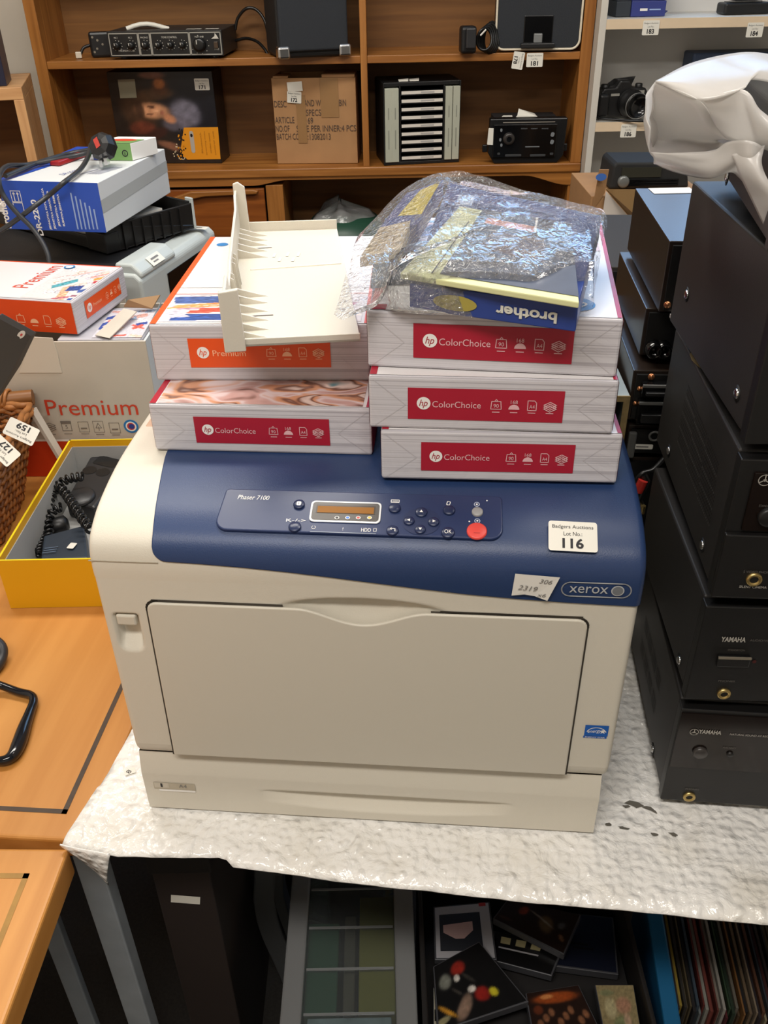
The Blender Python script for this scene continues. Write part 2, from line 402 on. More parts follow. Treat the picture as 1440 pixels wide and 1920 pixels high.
# ================================================================== tables
MAPLE = wood('maple_veneer', (178, 118, 52), (197, 138, 70), 'y', .42, .5)
INLAY = mat('dark_inlay', (62, 46, 32), .5, var=.2, vs=60)
INLAY2 = mat('brown_inlay', (150, 112, 48), .5, var=.15, vs=60)
def desk(name, label, cr, yaw, L, D, z1, th, inl, off, m2):
    t = thing(name, label, 'table', (cr[0], cr[1], 0), yaw)
    g = B(); g.box(-L, 0, 0, D, z1 - th, z1, MAPLE)
    top = g.build('table_top', t, bevel=.004, bseg=3)
    g = B(); pl = flat(0, 0, z1, .0004); a = off
    g.line(pl, [(-L + a, a), (-a, a), (-a, D - a), (-L + a, D - a)], .006, m2, closed=True); g.build('inlay', top)
    for x, y in ((-.30, .06), (-.30, D - .06), (-L + .06, .06), (-L + .06, D - .06)):
        g = B(); g.box(x - .03, x + .03, y - .03, y + .03, 0, z1 - th, MAPLE); g.build('leg', t, bevel=.003)
    return t
desk('desk', 'maple desk with a dark inlay line, left of the printer', (-.330, .606), -.085, .98, 1.40, .7125, .030, INLAY, .036, INLAY)
desk('side_table', 'maple table with a pale inlay line at the lower left corner', (-.363, -.012), -.03, 1.2, .61, .7125, .04, INLAY2, .034, INLAY2)

TY = -.132
TF = Fr((-.300, .597, 0), TY)         # front left corner of the trestle table
tt = thing('trestle_table', 'long table under the white padded sheet that carries the printer', 'table', TF.o, TY)
DKW = mat('dark_table_top', (66, 52, 40), .6)
GREYM = mat('grey_painted_steel', (168, 176, 184), .45, metal=.1, var=.1, vs=20)
g = B(); g.box(.012, 1.5, .030, .70, .680, .7095, DKW); g.build('table_top', tt, bevel=.002)
_q = TF.loc(PY(166, 1640, .645))
for x, y in ((_q.x - .014, _q.y), (1.44, .06), (1.44, .64), (.012, .64)):
    g = B(); g.box(x, x + .034, y, y + .02, 0, .680, GREYM); g.build('leg', tt, bevel=.002)
g = B(); g.box(.02, 1.47, .42, .44, .64, .680, DKW); g.build('rail', tt)

# ================================================================== padded packing sheet
def wrapmat():
    m = bpy.data.materials.new('bubble_film'); m.use_nodes = True; nt = m.node_tree; b = nt.nodes['Principled BSDF']
    N = nt.nodes.new; L = nt.links.new
    tc = N('ShaderNodeTexCoord')
    vo = N('ShaderNodeTexVoronoi'); vo.inputs['Scale'].default_value = 96; vo.feature = 'SMOOTH_F1'; vo.inputs['Randomness'].default_value = .62
    n = N('ShaderNodeTexNoise'); n.inputs['Scale'].default_value = 40; n.inputs['Detail'].default_value = 5; n.inputs['Distortion'].default_value = .4
    n3 = N('ShaderNodeTexNoise'); n3.inputs['Scale'].default_value = 9; n3.inputs['Detail'].default_value = 5
    L(tc.outputs['Object'], vo.inputs['Vector']); L(tc.outputs['Object'], n.inputs['Vector']); L(tc.outputs['Object'], n3.inputs['Vector'])
    mx = N('ShaderNodeMath'); mx.operation = 'MULTIPLY_ADD'; mx.inputs[1].default_value = -.62
    L(vo.outputs['Distance'], mx.inputs[0]); L(n.outputs[0], mx.inputs[2])
    bp = N('ShaderNodeBump'); bp.inputs['Strength'].default_value = .85; bp.inputs['Distance'].default_value = .008
    L(mx.outputs[0], bp.inputs['Height']); L(bp.outputs[0], b.inputs['Normal'])
    r = N('ShaderNodeValToRGB'); r.color_ramp.elements[0].color = (*lin((222, 217, 206)), 1); r.color_ramp.elements[0].position = .28
    r.color_ramp.elements[1].color = (*lin((240, 238, 234)), 1); r.color_ramp.elements[1].position = .5
    L(n3.outputs[0], r.inputs[0]); L(r.outputs[0], b.inputs['Base Color'])
    b.inputs['Roughness'].default_value = .13; b.inputs['Specular IOR Level'].default_value = .6
    return m
WRAP = wrapmat()
wr = Fr((-.352, .600, .7140), TY)
def wrap_pt(u, v):
    # u along the front edge, v into depth; edge of the sheet hangs a little over the table edge
    fx = u; h = 0.0
    h += .0016 * noise.noise(V((u * 22, v * 22, 1))) + .0014 * noise.noise(V((u * 55, v * 55, 4)))
    return fx, h
g = B(); NU, NV = 150, 100
def hem(u):
    return interp(u, [(0, .0), (.06, -.006), (.12, .0), (.178, .006), (.186, -.004), (.30, -.008), (.36, -.010), (.72, -.009), (1.4, -.009)]) + .002 * noise.noise(V((u * 9, 0, 3)))
def fn(a, b):
    u = a * 1.35; v = b * .62
    left = interp(v, [(0, .0), (.1, .013), (.25, .02), (.9, .05)]) * (1 - a) ** 8
    vv = v + hem(u) * max(0, 1 - b / .12)
    uu, h = wrap_pt(u, v)
    z = .0022 + .8 * h
    if v < .014:
        k = (.014 - v) / .014; z -= k * k * .004
    if u < .03 and v < .08: z += .003 * (1 - u / .03)
    return V((uu + left, vv, z))
g.grid(fn, NU, NV, WRAP)
sh = g.build('packing_sheet', None, solid=.0035)
sh.location = wr.o; sh.rotation_euler = (0, 0, TY)
tag(sh, 'white padded bubble sheet spread under the printer', 'packing sheet')
# corner folded under at the front left, hanging below the edge
g = B()
_top = smooth_path([wr.loc(PY(x, y, Y)) for x, y, Y in ((113, 1582, .594), (140, 1588, .592), (172, 1594, .588), (207, 1600, .584))], 5)
_low = smooth_path([wr.loc(PY(x, y, Y)) for x, y, Y in ((114, 1584, .595), (146, 1606, .598), (182, 1634, .600), (204, 1658, .600))], 5)
def fl(a, b):
    k = min(int(a * 15), 14); t = a * 15 - k
    p = _top[k].lerp(_top[k + 1], t); q = _low[k].lerp(_low[k + 1], t)
    return p.lerp(q, b) + V((0, -.006 * sin(pi * b) * a, 0))
g.grid(fl, 15, 8, WRAP); o = g.build('folded_corner', sh, solid=.0015)
# torn patches and an old number sticker stub
g = B(); SCUFF = mat('grey_scuff', (96, 92, 84), .7)
for x, y, rx, ry, rot in ((1188, 1508, .010, .004, .4), (1172, 1512, .004, .002, 0), (1140, 1547, .004, .0018, -.3), (1168, 1553, .005, .002, 0), (1228, 1565, .006, .0025, 0), (1262, 1566, .004, .003, .5), (1220, 1518, .007, .004, .7)):
    p = wr.loc(PZ(x, y, .7175)); pl = flat(p.x, p.y, p.z, .0008)
    g.poly([pl(rx * (1 + .5 * random.uniform(-1, 1)) * cos(t + rot), ry * (1 + .6 * random.uniform(-1, 1)) * sin(t)) for t in [k * pi / 4 for k in range(8)]], SCUFF)
g.build('torn_spots', sh)
g = B(); p = wr.loc(PZ(244, 1447, .7175)); pl = flat(p.x, p.y, p.z, .001)
g.card(pl, 0, 0, .012, .009, STICK, rot=.5); g.text('8', pl, -.001, -.001, .0045, .006, INK, rot=1.2); g.build('number_stub', sh)
# ================================================================== the printer
PF = Fr((-.2665, .6418, .7200), -.0927)
CREAM = mat('cream_textured_plastic', (210, 204, 190), .5, bump=.12, bs=900)
CREAMD = mat('cream_plastic_smooth', (204, 198, 184), .45)
GAP = mat('panel_gap', (62, 56, 48), .8)
BLUE = mat('navy_textured_plastic', (34, 55, 95), .42, bump=.10, bs=900)
BLUEP = mat('navy_smooth_plastic', (34, 49, 88), .34)
BLUED = mat('navy_button', (26, 39, 74), .3)
pr = thing('printer', 'cream and navy desktop laser printer with reams stacked on top', 'printer', PF.o, PF.a)
PW, PD, PH = .490, .50, .388
PROF = [(.010, .084), (.003, .090), (.000, .104), (.000, .20), (.000, .313), (.000, .334), (.0025, .348), (.009, .359), (.021, .3675), (.040, .3755), (.072, .3825), (.108, .3868), (.15, .388), (.30, .388), (PD, .388)]
# arc length table of the profile
_S = [0.0]
for (a, b), (c, d) in zip(PROF, PROF[1:]): _S.append(_S[-1] + math.hypot(c - a, d - b))
_sp = smooth_path([(0, a, b) for a, b in PROF[4:13]], 6)
_curve = [(p.y, p.z) for p in _sp]                   # smooth part from w=.313 up to the flat top
def top_w(v):
    if v >= .15: return .388
    return interp(v, [(a, b) for a, b in _curve if a > .0])
def skin(s):
    """s in 0..1 : 0 = body bottom lip, ... 1 = back of the top"""
    k = s * (len(PATH) - 1); i = min(int(k), len(PATH) - 2); t = k - i
    a, b = PATH[i], PATH[i + 1]; return a[0] + (b[0] - a[0]) * t, a[1] + (b[1] - a[1]) * t
def dent(u, w):
    """hand hold above the door and the latch well on the left, pressed into the front"""
    d = 0.0
    t = (u - .246) / .078
    if abs(t) < 1:
        up = .3000 + .0085 * (1 - t * t)
        lo = .296 - .018 * (1 - t * t) ** 1.5 - .01
        if lo < w < up:
            e = min(1, (up - w) / .0060) ** 1.3 * (1 - abs(t) ** 3)
            d = max(d, .0095 * e * min(1, max(0, (w - lo) / .026)) ** .5)
    x0, x1, z0, z1 = .0115, .0345, .2325, .2785
    z0b = z0
    if x0 < u < x1 and z0 < w < z1:
        r_ = .009; lo_ = w - z0; ins = r_ - math.sqrt(max(0, r_ * r_ - (r_ - lo_) ** 2)) if lo_ < r_ else 0
        ex = (min(u - x0, x1 - u) - ins) / .002; ez = min((w - z0) / .016, (z1 - w) / .0015)
        if ez < 1 and w < z0 + .016:
            # round lower end
            pass
        d = max(d, .010 * max(0, min(1, ex)) * max(0, min(1, ez)))
    return d
def edge_in(u):   # softly rounded outer side edges
    e = .006; d = min(u, PW - u)
    return 0 if d >= e else (e - math.sqrt(max(0, e * e - (e - d) ** 2)))
# --- front shell (fine grid so the wells are real relief)
g = B()
def ff(a, b):
    u = a * PW; w = .104 + b * (.320 - .104)
    return V((u, dent(u, w) + edge_in(u), w))
g.grid(ff, 245, 108, CREAM)
# lower lip
def fl(a, b):
    t = b; pts = [(.014, .0835), (.010, .085), (.005, .089), (.0015, .096), (.0, .104)]
    k = t * 4; i = min(3, int(k)); f = k - i
    return V((a * PW, edge_in(a * PW) + pts[i][0] + (pts[i + 1][0] - pts[i][0]) * f, pts[i][1] + (pts[i + 1][1] - pts[i][1]) * f))
g.grid(fl, 245, 8, CREAM)
# upper curve and top
UP = [(.0, .320)] + [(a, b) for a, b in _curve if b > .3205] + [(.22, .388), (PD, .388)]
us = [0, .0006, .0018, .0035, .006, PW - .006, PW - .0035, PW - .0018, PW - .0006, PW]
nU = len(UP)
vs = []
for i, (v, wz) in enumerate(UP):
    p0 = UP[max(0, i - 1)]; p1 = UP[min(nU - 1, i + 1)]
    tv, tw = p1[0] - p0[0], p1[1] - p0[1]; L_ = math.hypot(tv, tw); nv, nw = -tw / L_, tv / L_
    for u in us: q = edge_in(u); vs.append((u, v - nv * q, wz - nw * q))
W_ = len(us)
g.add(vs, [(j * W_ + i, j * W_ + i + 1, (j + 1) * W_ + i + 1, (j + 1) * W_ + i) for j in range(nU - 1) for i in range(W_ - 1)], CREAM, True)
# sides, back, underside
for u in (0.0, PW):
    q = edge_in(0)
    poly = [(u, .020, .0835), (u, .009, .092), (u, .006, .104), (u, .006, .320)] + [(u, a + (.006 if a < .012 else .003 if a < .03 else 0), b - (.002 if a < .012 else .006)) for a, b in UP[1:]] + [(u, PD, .0835)]
    g.poly([V(p) for p in (poly if u else poly[::-1])], CREAM)
g.poly([V(p) for p in ((0, PD, .0835), (PW, PD, .0835), (PW, PD, .388), (0, PD, .388))], CREAM)
g.poly([V(p) for p in ((0, .014, .0835), (PW, .014, .0835), (PW, PD, .0835), (0, PD, .0835))], CREAMD)
body = g.build('body', pr)
# fine seam at the shoulder of the left cheek
g = B(); g.box(.0, .064, -.0003, .001, .3392, .3398, mat('seam_shadow', (150, 140, 122), .8)); g.build('seam', body)
# hand slot at the back of the left cheek
g = B(); p = PF.onw(284, 797, .388); g.box(p.x - .006, p.x + .020, p.y - .004, p.y + .018, .383, .3886, mat('slot_beige', (196, 164, 140), .6)); g.build('hand_slot', body, bevel=.002)
# latch tab
g = B(); g.box(.0135, .0325, -.001, .006, .2655, .2775, CREAMD); g.build('latch', pr, bevel=.0018)

# --- navy top cover: follows the shell 1.3 mm proud of it, with the swept lower edge
def u_left(w_, v): return interp(v, [(0, .0640), (.01, .0612), (.03, .0590), (.06, .054), (.11, .047), (.25, .043), (.5, .043)])
def low_w(u):
    return interp(u, [(.060, .3425), (.069, .3415), (.10, .3405), (.14, .3385), (.18, .3355), (.22, .3315), (.26, .327), (.30, .3225), (.34, .3185), (.38, .3158), (.42, .3138), (.46, .3126), (.492, .312)])
FRONTC = [(0, .300)] + [(a, b) for a, b in _curve if b >= .3131]
g = B(); NU = 90; rows = 70
full = [(0.0, .306)] + _curve + [(.22, .388), (PD - .02, .388)]
cum = [0]
for (a, b), (c, d) in zip(full, full[1:]): cum.append(cum[-1] + math.hypot(c - a, d - b))
def at_s(s):
    for i in range(len(cum) - 1):
        if s <= cum[i + 1] or i == len(cum) - 2:
            t = (s - cum[i]) / max(1e-9, cum[i + 1] - cum[i]); a, b = full[i], full[i + 1]
            tv, tw = b[0] - a[0], b[1] - a[1]; L_ = math.hypot(tv, tw)
            return a[0] + tv * t, a[1] + tw * t, -tw / L_, tv / L_
def s_of_w(w_):
    lo, hi = 0.0, cum[-1]
    for _ in range(40):
        m_ = (lo + hi) / 2
        if at_s(m_)[1] < w_ and at_s(m_)[0] < .1: lo = m_
        else: hi = m_
    return lo
sA = {}
def cov(a, b):
    u_r = .4915
    # corner rounding of the lower left corner
    u0 = .0595
    u = u0 + (u_r - u0) * a
    if a not in sA:
        s0 = s_of_w(low_w(u)); r = .012
        if u - u0 < r: s0 += r - math.sqrt(max(0, r * r - (r - (u - u0)) ** 2))
        sA[a] = s0
    bb = b ** 1.5
    s = sA[a] + (cum[-1] - sA[a]) * bb
    v, w_, nv, nw = at_s(s)
    ul = interp(v, [(0, .0), (.012, .0), (.03, -.002), (.06, -.006), (.11, -.0135), (.25, -.0165), (.5, -.0165)])
    u = u + ul * (1 - a)
    off = .0013
    d = u_r - u
    if d < .007: off -= .0065 - math.sqrt(max(0, .0065 ** 2 - (.007 - d) ** 2 * .86)) if d < .007 else 0
    return V((u, v + nv * off, w_ + nw * off))
def aa(i): return i
# denser columns at the rounded left corner and right edge
cols = [0, .002, .004, .007, .011, .016, .022, .03] + [.03 + .955 * k / 60 for k in range(1, 61)] + [.988, .991, .994, .9965, .9985, 1]
vs = [cov(a, j / rows) for j in range(rows + 1) for a in cols]; W_ = len(cols)
g.add(vs, [(j * W_ + i, j * W_ + i + 1, (j + 1) * W_ + i + 1, (j + 1) * W_ + i) for j in range(rows) for i in range(W_ - 1)], BLUE, True)
cover = g.build('top_cover', pr, solid=.0025)

# --- front door
g = B()
def notch(u):
    t = (u - .246) / .060
    if abs(t) >= 1: return .2955
    return .2955 - .0160 * (0.5 + 0.5 * cos(pi * t)) ** .9
N0, N1, Z0, Z1 = .0462, .4475, .0925, .2955
def door_pts(grow=0.0, slant=True):
    pts = []; r = .009
    pts += [(N0 - .0035 - grow, Z0 - grow), (N1 - .001 + grow, Z0 + .001 - grow)]
    for k in range(6): a = radians(90 * k / 5); pts.append((N1 + grow - r + r * cos(a), Z1 + grow - r + r * sin(a)))
    for k in range(41): u = .310 - .128 * k / 40; pts.append((u, notch(u) + grow))
    for k in range(6): a = radians(90 + 90 * k / 5); pts.append((N0 - grow + r + r * cos(a), Z1 + grow - r + r * sin(a)))
    return pts
def clean(p): return [q for i, q in enumerate(p) if i == 0 or math.hypot(q[0] - p[i - 1][0], q[1] - p[i - 1][1]) > 1e-4]
dp = clean(door_pts())
g.extr([(x, -.0032, z) for x, z in dp], (0, .0034, 0), CREAMD); door = g.build('front_door', pr, bevel=.0016, bseg=3)
g = B(); pts = clean(door_pts(.0016)); n = len(pts)
g.line(Pl((0, 0, 0), (1, 0, 0), (0, 0, 1), .0004), [p for p in dp if not (.172 < p[0] < .318 and p[1] > .25)][-6:] + [p for p in dp][:1], .0042, GAP)
g.line(Pl((0, 0, 0), (1, 0, 0), (0, 0, 1), .0004), dp[1:9], .0036, GAP)
g.line(Pl((0, 0, 0), (1, 0, 0), (0, 0, 1), .0004), dp[:2], .003, GAP)
g.line(Pl((0, 0, 0), (1, 0, 0), (0, 0, 1), .0004), [(N0 + .006, Z1 + .001), (.172, Z1 + .001)], .003, GAP)
g.line(Pl((0, 0, 0), (1, 0, 0), (0, 0, 1), .0004), [(.318, Z1 + .001), (N1 - .006, Z1 + .001)], .003, GAP)
g.build('door_gap', door)

# --- lower paper cassette
g = B(); TW = .4853
def ft(a, b):
    u = a * TW; w_ = b * .0835; v = .002
    t = (u - .262) / .135
    if abs(t) < 1:
        hi = .0395; lo = .0215 - .010 * (1 - abs(t) ** 2)
        if w_ < hi and w_ > lo:
            k = (hi - w_) / (hi - lo); v += .013 * (1 - t * t) ** .8 * min(1, k / .22) * (1 - max(0, (k - .25) / .75)) ** .8
    if w_ > .055: v += .006 * ((w_ - .055) / .0285) ** 1.2
    return V((u, v, w_))
g.grid(ft, 130, 64, CREAM)
for u in (0, TW): g.poly([V(p) for p in ((u, .002, 0), (u, .008, .0835), (u, PD - .02, .0835), (u, PD - .02, 0))][::(1 if u else -1)], CREAM)
g.poly([V(p) for p in ((0, .002, 0), (0, PD - .02, 0), (TW, PD - .02, 0), (TW, .002, 0))], CREAM)
cas = g.build('paper_cassette', pr)
pl = Pl((0, .002, 0), (1, 0, 0), (0, 0, 1), .0006); g = B()
p = PF.onv(330, 1476, .002); q = PF.onv(297, 1470, .002)
g.card(pl, .0335, .0368, .046, .0105, mat('label_window', (176, 166, 146), .3), r=.0008); g.card(pl, .0195, .0382, .016, .0078, mat('label_tile', (196, 188, 172), .5), lift=.0002)
g.card(pl, .036, .0305, .040, .003, WHITE, lift=.0003)
g.text('1', pl, .0195, .0383, .0022, .0058, INK, .0005); g.text('A4', pl, .0430, .0383, .0085, .0050, GREYINK, .0005); g.build('size_label', cas)

# --- control panel
cTL, cTR, cBR, cBL = (.1195, .0590), (.3700, .0590), (.3625, .0135), (.1150, .0155)
ang = math.atan2(.3805 - .3650, .0590 - .0145)
CPo = V((.2420, .0145, .3668)); CU = V((1, 0, 0)); CW = V((0, cos(ang), sin(ang)))
cp = Pl(CPo, CU, CW, .0022); CPH = math.hypot(.0445, .0155)
g = B()
outl = []
def rc(cx, cy, r, a0): return [(cx + r * cos(radians(a0 + 90 * k / 6)), cy + r * sin(radians(a0 + 90 * k / 6))) for k in range(7)]
hw = .1265
outl = rc(hw - .010 - .001, .011, .0115, -90) + rc(hw - .004, CPH - .004, .004, 0) + rc(-hw + .006, CPH - .004, .004, 90) + rc(-hw + .011, .0115, .0115, 180)
g.extr([cp(x, y, -.009) for x, y in outl], cp.n * .009, BLUEP); panel = g.build('control_panel', pr, bevel=.0014, bseg=3)
def cpx(x, y):
    d = ray(x, y); o = PF.wor(cp.o); n = PF.u * cp.n.x + PF.v * cp.n.y + PF.w * cp.n.z
    q = PF.loc(C0 + d * (n.dot(o - C0) / n.dot(d))) - cp.o; return q.dot(cp.u), q.dot(cp.w)
g = B()
a, b = cpx(476, 933); g.text('Phaser 7100', cp, a, b, .0285, .0050, WHITE, slant=.15)
a, b = cpx(688, 994); g.text('HDD', cp, a - .0008, b, .0085, .0040, WHITE)
a, b = cpx(703, 994); g.line(cp, [(a - .0012, b - .0016), (a - .0012, b + .0016), (a + .0012, b + .0016), (a + .0012, b - .0016)], .0004, WHITE, .0003, True)
a, b = cpx(588, 989); g.line(cp, [(a + .0017 * cos(t), b + .0017 * sin(t)) for t in [radians(120 + 300 * k / 10) for k in range(11)]], .0004, WHITE, .0003)
a, b = cpx(643, 992); g.text('!', cp, a, b, .0005, .0032, WHITE)
(a, b), (c, d) = cpx(582, 997), cpx(704, 1003); g.line(cp, [(a, b), (c, b)], .0006, mat('silver_line', (150, 158, 172), .4), .0003)
a, b = cpx(555, 976); g.text('K-/->', cp, a, b, .0175, .0034, WHITE)
a, b = cpx(741, 940); g.card(cp, a, b, .0078, .0036, WHITE, r=.0006, lift=.0003); g.card(cp, a, b, .0064, .0024, BLUEP, r=.0004, lift=.0004)
for k in range(3): g.card(cp, a, b + (k - 1) * .0008, .005, .0003, WHITE, lift=.0005)
a, b = cpx(841, 944); g.card(cp, a, b, .0034, .0046, WHITE, r=.0008, lift=.0003, rot=-.25); g.card(cp, a, b, .0020, .0030, BLUEP, lift=.0004, rot=-.25)
for x, y in ((894, 946), (895, 977)):
    a, b = cpx(x, y); g.disc(cp, a, b, .0026, .0026, mat('pale_blue_print', (176, 186, 206), .5), .0003); g.disc(cp, a, b, .0019, .0019, BLUEP, .0004); g.disc(cp, a, b, .0009, .0009, WHITE, .0005)
a, b = cpx(913, 939); g.disc(cp, a, b, .0007, .0007, WHITE, .0003)
a, b = cpx(880, 978); g.disc(cp, a, b, .0007, .0007, WHITE, .0003)
g.build('lettering', panel)
# display
g = B(); (a0, b0) = cpx(648, 961); SILV = mat('silver_bezel', (206, 208, 210), .35, metal=.3)
g.extr([cp(a0 + x, b0 + y, 0) for x, y in rrect(.0635, .0235, .004)], cp.n * .0012, SILV); disp = g.build('display', panel, bevel=.0004)
g = B(); DGR = mat('display_surround', (74, 70, 66), .3)
g.card(cp, a0, b0, .0600, .0200, DGR, r=.003, lift=.0014); g.card(cp, a0, b0 + .0022, .0530, .0092, mat('lcd_frame', (50, 34, 18), .3), lift=.0016)
g.card(cp, a0, b0 + .0016, .0505, .0072, mat('lcd_amber', (146, 100, 48), .12), lift=.0018)
for x, m in ((632, (20, 20, 24)), (652, (60, 120, 210)), (672, (196, 70, 60)), (693, (214, 186, 70))):
    a, b = cpx(x, 973); g.disc(cp, a, b, .0021, .0018, WHITE, .0018); g.disc(cp, a, b, .0014, .0012, mat('dot_%d' % x, m, .4), .002)
g.build('screen', disp)
# buttons
def button(x, y, r, m, sym=None, h=.0022):
    a, b = cpx(x, y); g = B()
    g.lathe([(r, 0), (r, h * .7), (r * .86, h), (0, h * .92)], cp(a, b, 0), cp.n, m, 24)
    pl2 = Pl(cp(a, b, h), CU, CW, .0004)
    if sym == 'i': g.card(pl2, 0, 0, .0040, .0046, WHITE, r=.0012); g.text('i', pl2, 0, 0, .0006, .003, BLUED)
    elif sym == 'OK': g.text('OK', pl2, 0, 0, .0062, .0042, WHITE)
    elif sym == 'back': g.line(pl2, [(.0022, -.0014), (.0022, .0010), (-.002, .0010), (-.001, .002), (-.002, .0010), (-.001, .0)], .0006, WHITE)
    elif sym in ('u', 'd', 'l', 'r'):
        k = {'u': 90, 'd': -90, 'l': 180, 'r': 0}[sym]; g.poly([pl2(.0018 * cos(radians(k + t)), .0018 * sin(radians(k + t))) for t in (0, 120, 240)], WHITE)
    elif sym == 'stop': g.card(pl2, 0, -.003, .0055, .0003, mat('red_line', (150, 30, 30), .5))
    g.build('button', panel)
g = B(); a, b = cpx(790, 978); g.disc(cp, a, b, .0170, .0150, mat('navy_pad', (29, 43, 80), .4), .0004); g.build('arrow_pad', panel)
for x, y, r, m, s in ((561, 947, .0052, BLUED, 'i'), (553, 989, .0056, BLUED, None), (740, 954, .0054, BLUED, None), (736, 996, .0054, BLUED, 'back'), (842, 958, .0054, BLUED, None), (840, 1000, .0058, BLUED, 'OK'),
                      (790, 962, .0054, BLUED, 'u'), (788, 994, .0048, BLUED, 'd'), (767, 978, .0048, BLUED, 'l'), (813, 980, .0050, BLUED, 'r'), (895, 961, .0050, mat('grey_button', (150, 150, 150), .4), None), (894, 997, .0088, mat('red_stop_button', (222, 74, 66), .4), 'stop')):
    button(x, y, r, m, s)

# --- badge, stickers, note
pf = Pl((0, -.0013, 0), (1, 0, 0), (0, 0, 1), .0008)
q = PF.onv(1118, 1106, -.002); g = B()
def stadium(w_, h, n=12): return rrect(w_, h, h / 2, n)
g.line(pf, [(q.x + x, q.z + y) for x, y in stadium(.0590, .0150)], .0011, SILV, .0002, True)
g.text('xerox', pf, q.x - .0065, q.z, .0330, .0072, SILV, .0004)
g.disc(pf, q.x + .0182, q.z, .0056, .0056, SILV, .0004); g.disc(pf, q.x + .0182, q.z, .0046, .0046, mat('badge_ball', (150, 154, 160), .3, metal=.5), .0006)
g.build('badge', cover)
q1 = PF.onv(1118, 1373, -.0005); pf0 = Pl((0, 0, 0), (1, 0, 0), (0, 0, 1), .0006); g = B()
EB = mat('energy_blue', (28, 92, 176), .4)
g.card(pf0, q1.x, q1.z + .0022, .0225, .0145, EB); g.card(pf0, q1.x - .0006, q1.z - .0068, .0225, .0028, EB)
g.line(pf0, [(q1.x + .0095 * cos(t), q1.z - .002 + .0085 * sin(t)) for t in [radians(20 + 140 * k / 12) for k in range(13)]], .0008, WHITE, .0002)
g.text('energy', pf0, q1.x - .002, q1.z + .0005, .013, .0042, WHITE, .0002, rot=.12, slant=.3)
star = [((.0034 if k % 2 == 0 else .0014) * cos(radians(90 + 36 * k)), (.0034 if k % 2 == 0 else .0014) * sin(radians(90 + 36 * k))) for k in range(10)]
g.poly([pf0(q1.x + .006 + x, q1.z + .0015 + y, .0003) for x, y in star], WHITE); g.text('ENERGY STAR', pf0, q1.x - .0006, q1.z - .0068, .019, .0018, WHITE, .0002)
g.build('energy_sticker', body)
# lot label lies on the curved shoulder; sits on the tangent plane there
def shoulder(x, y):
    best = None
    for i in range(0, 400):
        v = i * .0004; p = V((0, v, top_w(v)))
        px = PF.onw(x, y, p.z)
        e = abs(px.y - v)
        if best is None or e < best[0]: best = (e, px.x, v, p.z)
    return best
_, lu_, lv, lw = shoulder(1073, 1010); dv = .006
tw = V((0, 2 * dv, top_w(lv + dv) - top_w(lv - dv))).normalized()
lot_label(Pl((lu_, lv, lw), (cos(-.03), 0, 0), tw, .0042), 0, 0, .0415, .0285, '116', cover, rot=-.02)
g = B(); NOTE = [PF.onv(*c, -.0035) for c in ((966, 1075), (1050, 1081), (1026, 1125), (1002, 1117), (983, 1114), (959, 1116))]
pn = Pl((0, -.0022, 0), (1, 0, 0), (0, 0, 1), .0012); g.poly([pn(p.x, p.z, .0006 + .0008 * (i in (1, 2))) for i, p in enumerate(NOTE)], PAPER)
for t, x, y, w_, h in (('2319', 990, 1101, .016, .0052), ('306', 1024, 1089, .0105, .0045), ('x6', 1016, 1114, .007, .004)):
    p = PF.onv(x, y, -.0035); g.text(t, pn, p.x, p.z, w_, h, GREYINK, .0018, rot=-.1, slant=.3)
g.build('paper_note', cover)

# ================================================================== paper reams
REAM = None
def reammat():
    m = bpy.data.materials.new('ream_wrapper_white'); m.use_nodes = True; nt = m.node_tree; b = nt.nodes['Principled BSDF']; N = nt.nodes.new; L = nt.links.new
    tc = N('ShaderNodeTexCoord'); mp = N('ShaderNodeMapping'); mp.inputs['Scale'].default_value = (1.5, 1.5, 620); L(tc.outputs['Object'], mp.inputs[0])
    n = N('ShaderNodeTexNoise'); n.inputs['Scale'].default_value = 1.0; n.inputs['Detail'].default_value = 3; L(mp.outputs[0], n.inputs['Vector'])
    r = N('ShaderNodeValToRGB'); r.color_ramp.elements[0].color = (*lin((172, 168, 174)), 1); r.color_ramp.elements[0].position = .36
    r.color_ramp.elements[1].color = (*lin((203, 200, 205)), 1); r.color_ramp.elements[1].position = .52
    L(n.outputs[0], r.inputs[0]); L(r.outputs[0], b.inputs['Base Color']); b.inputs['Roughness'].default_value = .35
    n2 = N('ShaderNodeTexNoise'); n2.inputs['Scale'].default_value = 22; n2.inputs['Detail'].default_value = 4; n2.inputs['Distortion'].default_value = 1; L(tc.outputs['Object'], n2.inputs['Vector'])
    bp = N('ShaderNodeBump'); bp.inputs['Strength'].default_value = .25; bp.inputs['Distance'].default_value = .006; L(n2.outputs[0], bp.inputs['Height']); L(bp.outputs[0], b.inputs['Normal'])
    return m
REAM = reammat()
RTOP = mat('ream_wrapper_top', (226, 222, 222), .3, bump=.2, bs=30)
CRIM = mat('crimson_print', (166, 24, 48), .35, bump=.15, bs=40); ORNG = mat('orange_print', (226, 82, 26), .35, bump=.15, bs=40)
PINKW = mat('pale_pink_print', (224, 150, 156), .4); PEACH = mat('pale_orange_print', (240, 176, 140), .4)
HPB = mat('logo_blue', (38, 120, 186), .35)
def logo(g, pl, a, b, r, mt, ink, lift=.0004):
    g.disc(pl, a, b, r, r, mt, lift); g.text('hp', pl, a, b - r * .08, r * 1.15, r * 1.35, ink, lift + .0003, slant=.28)
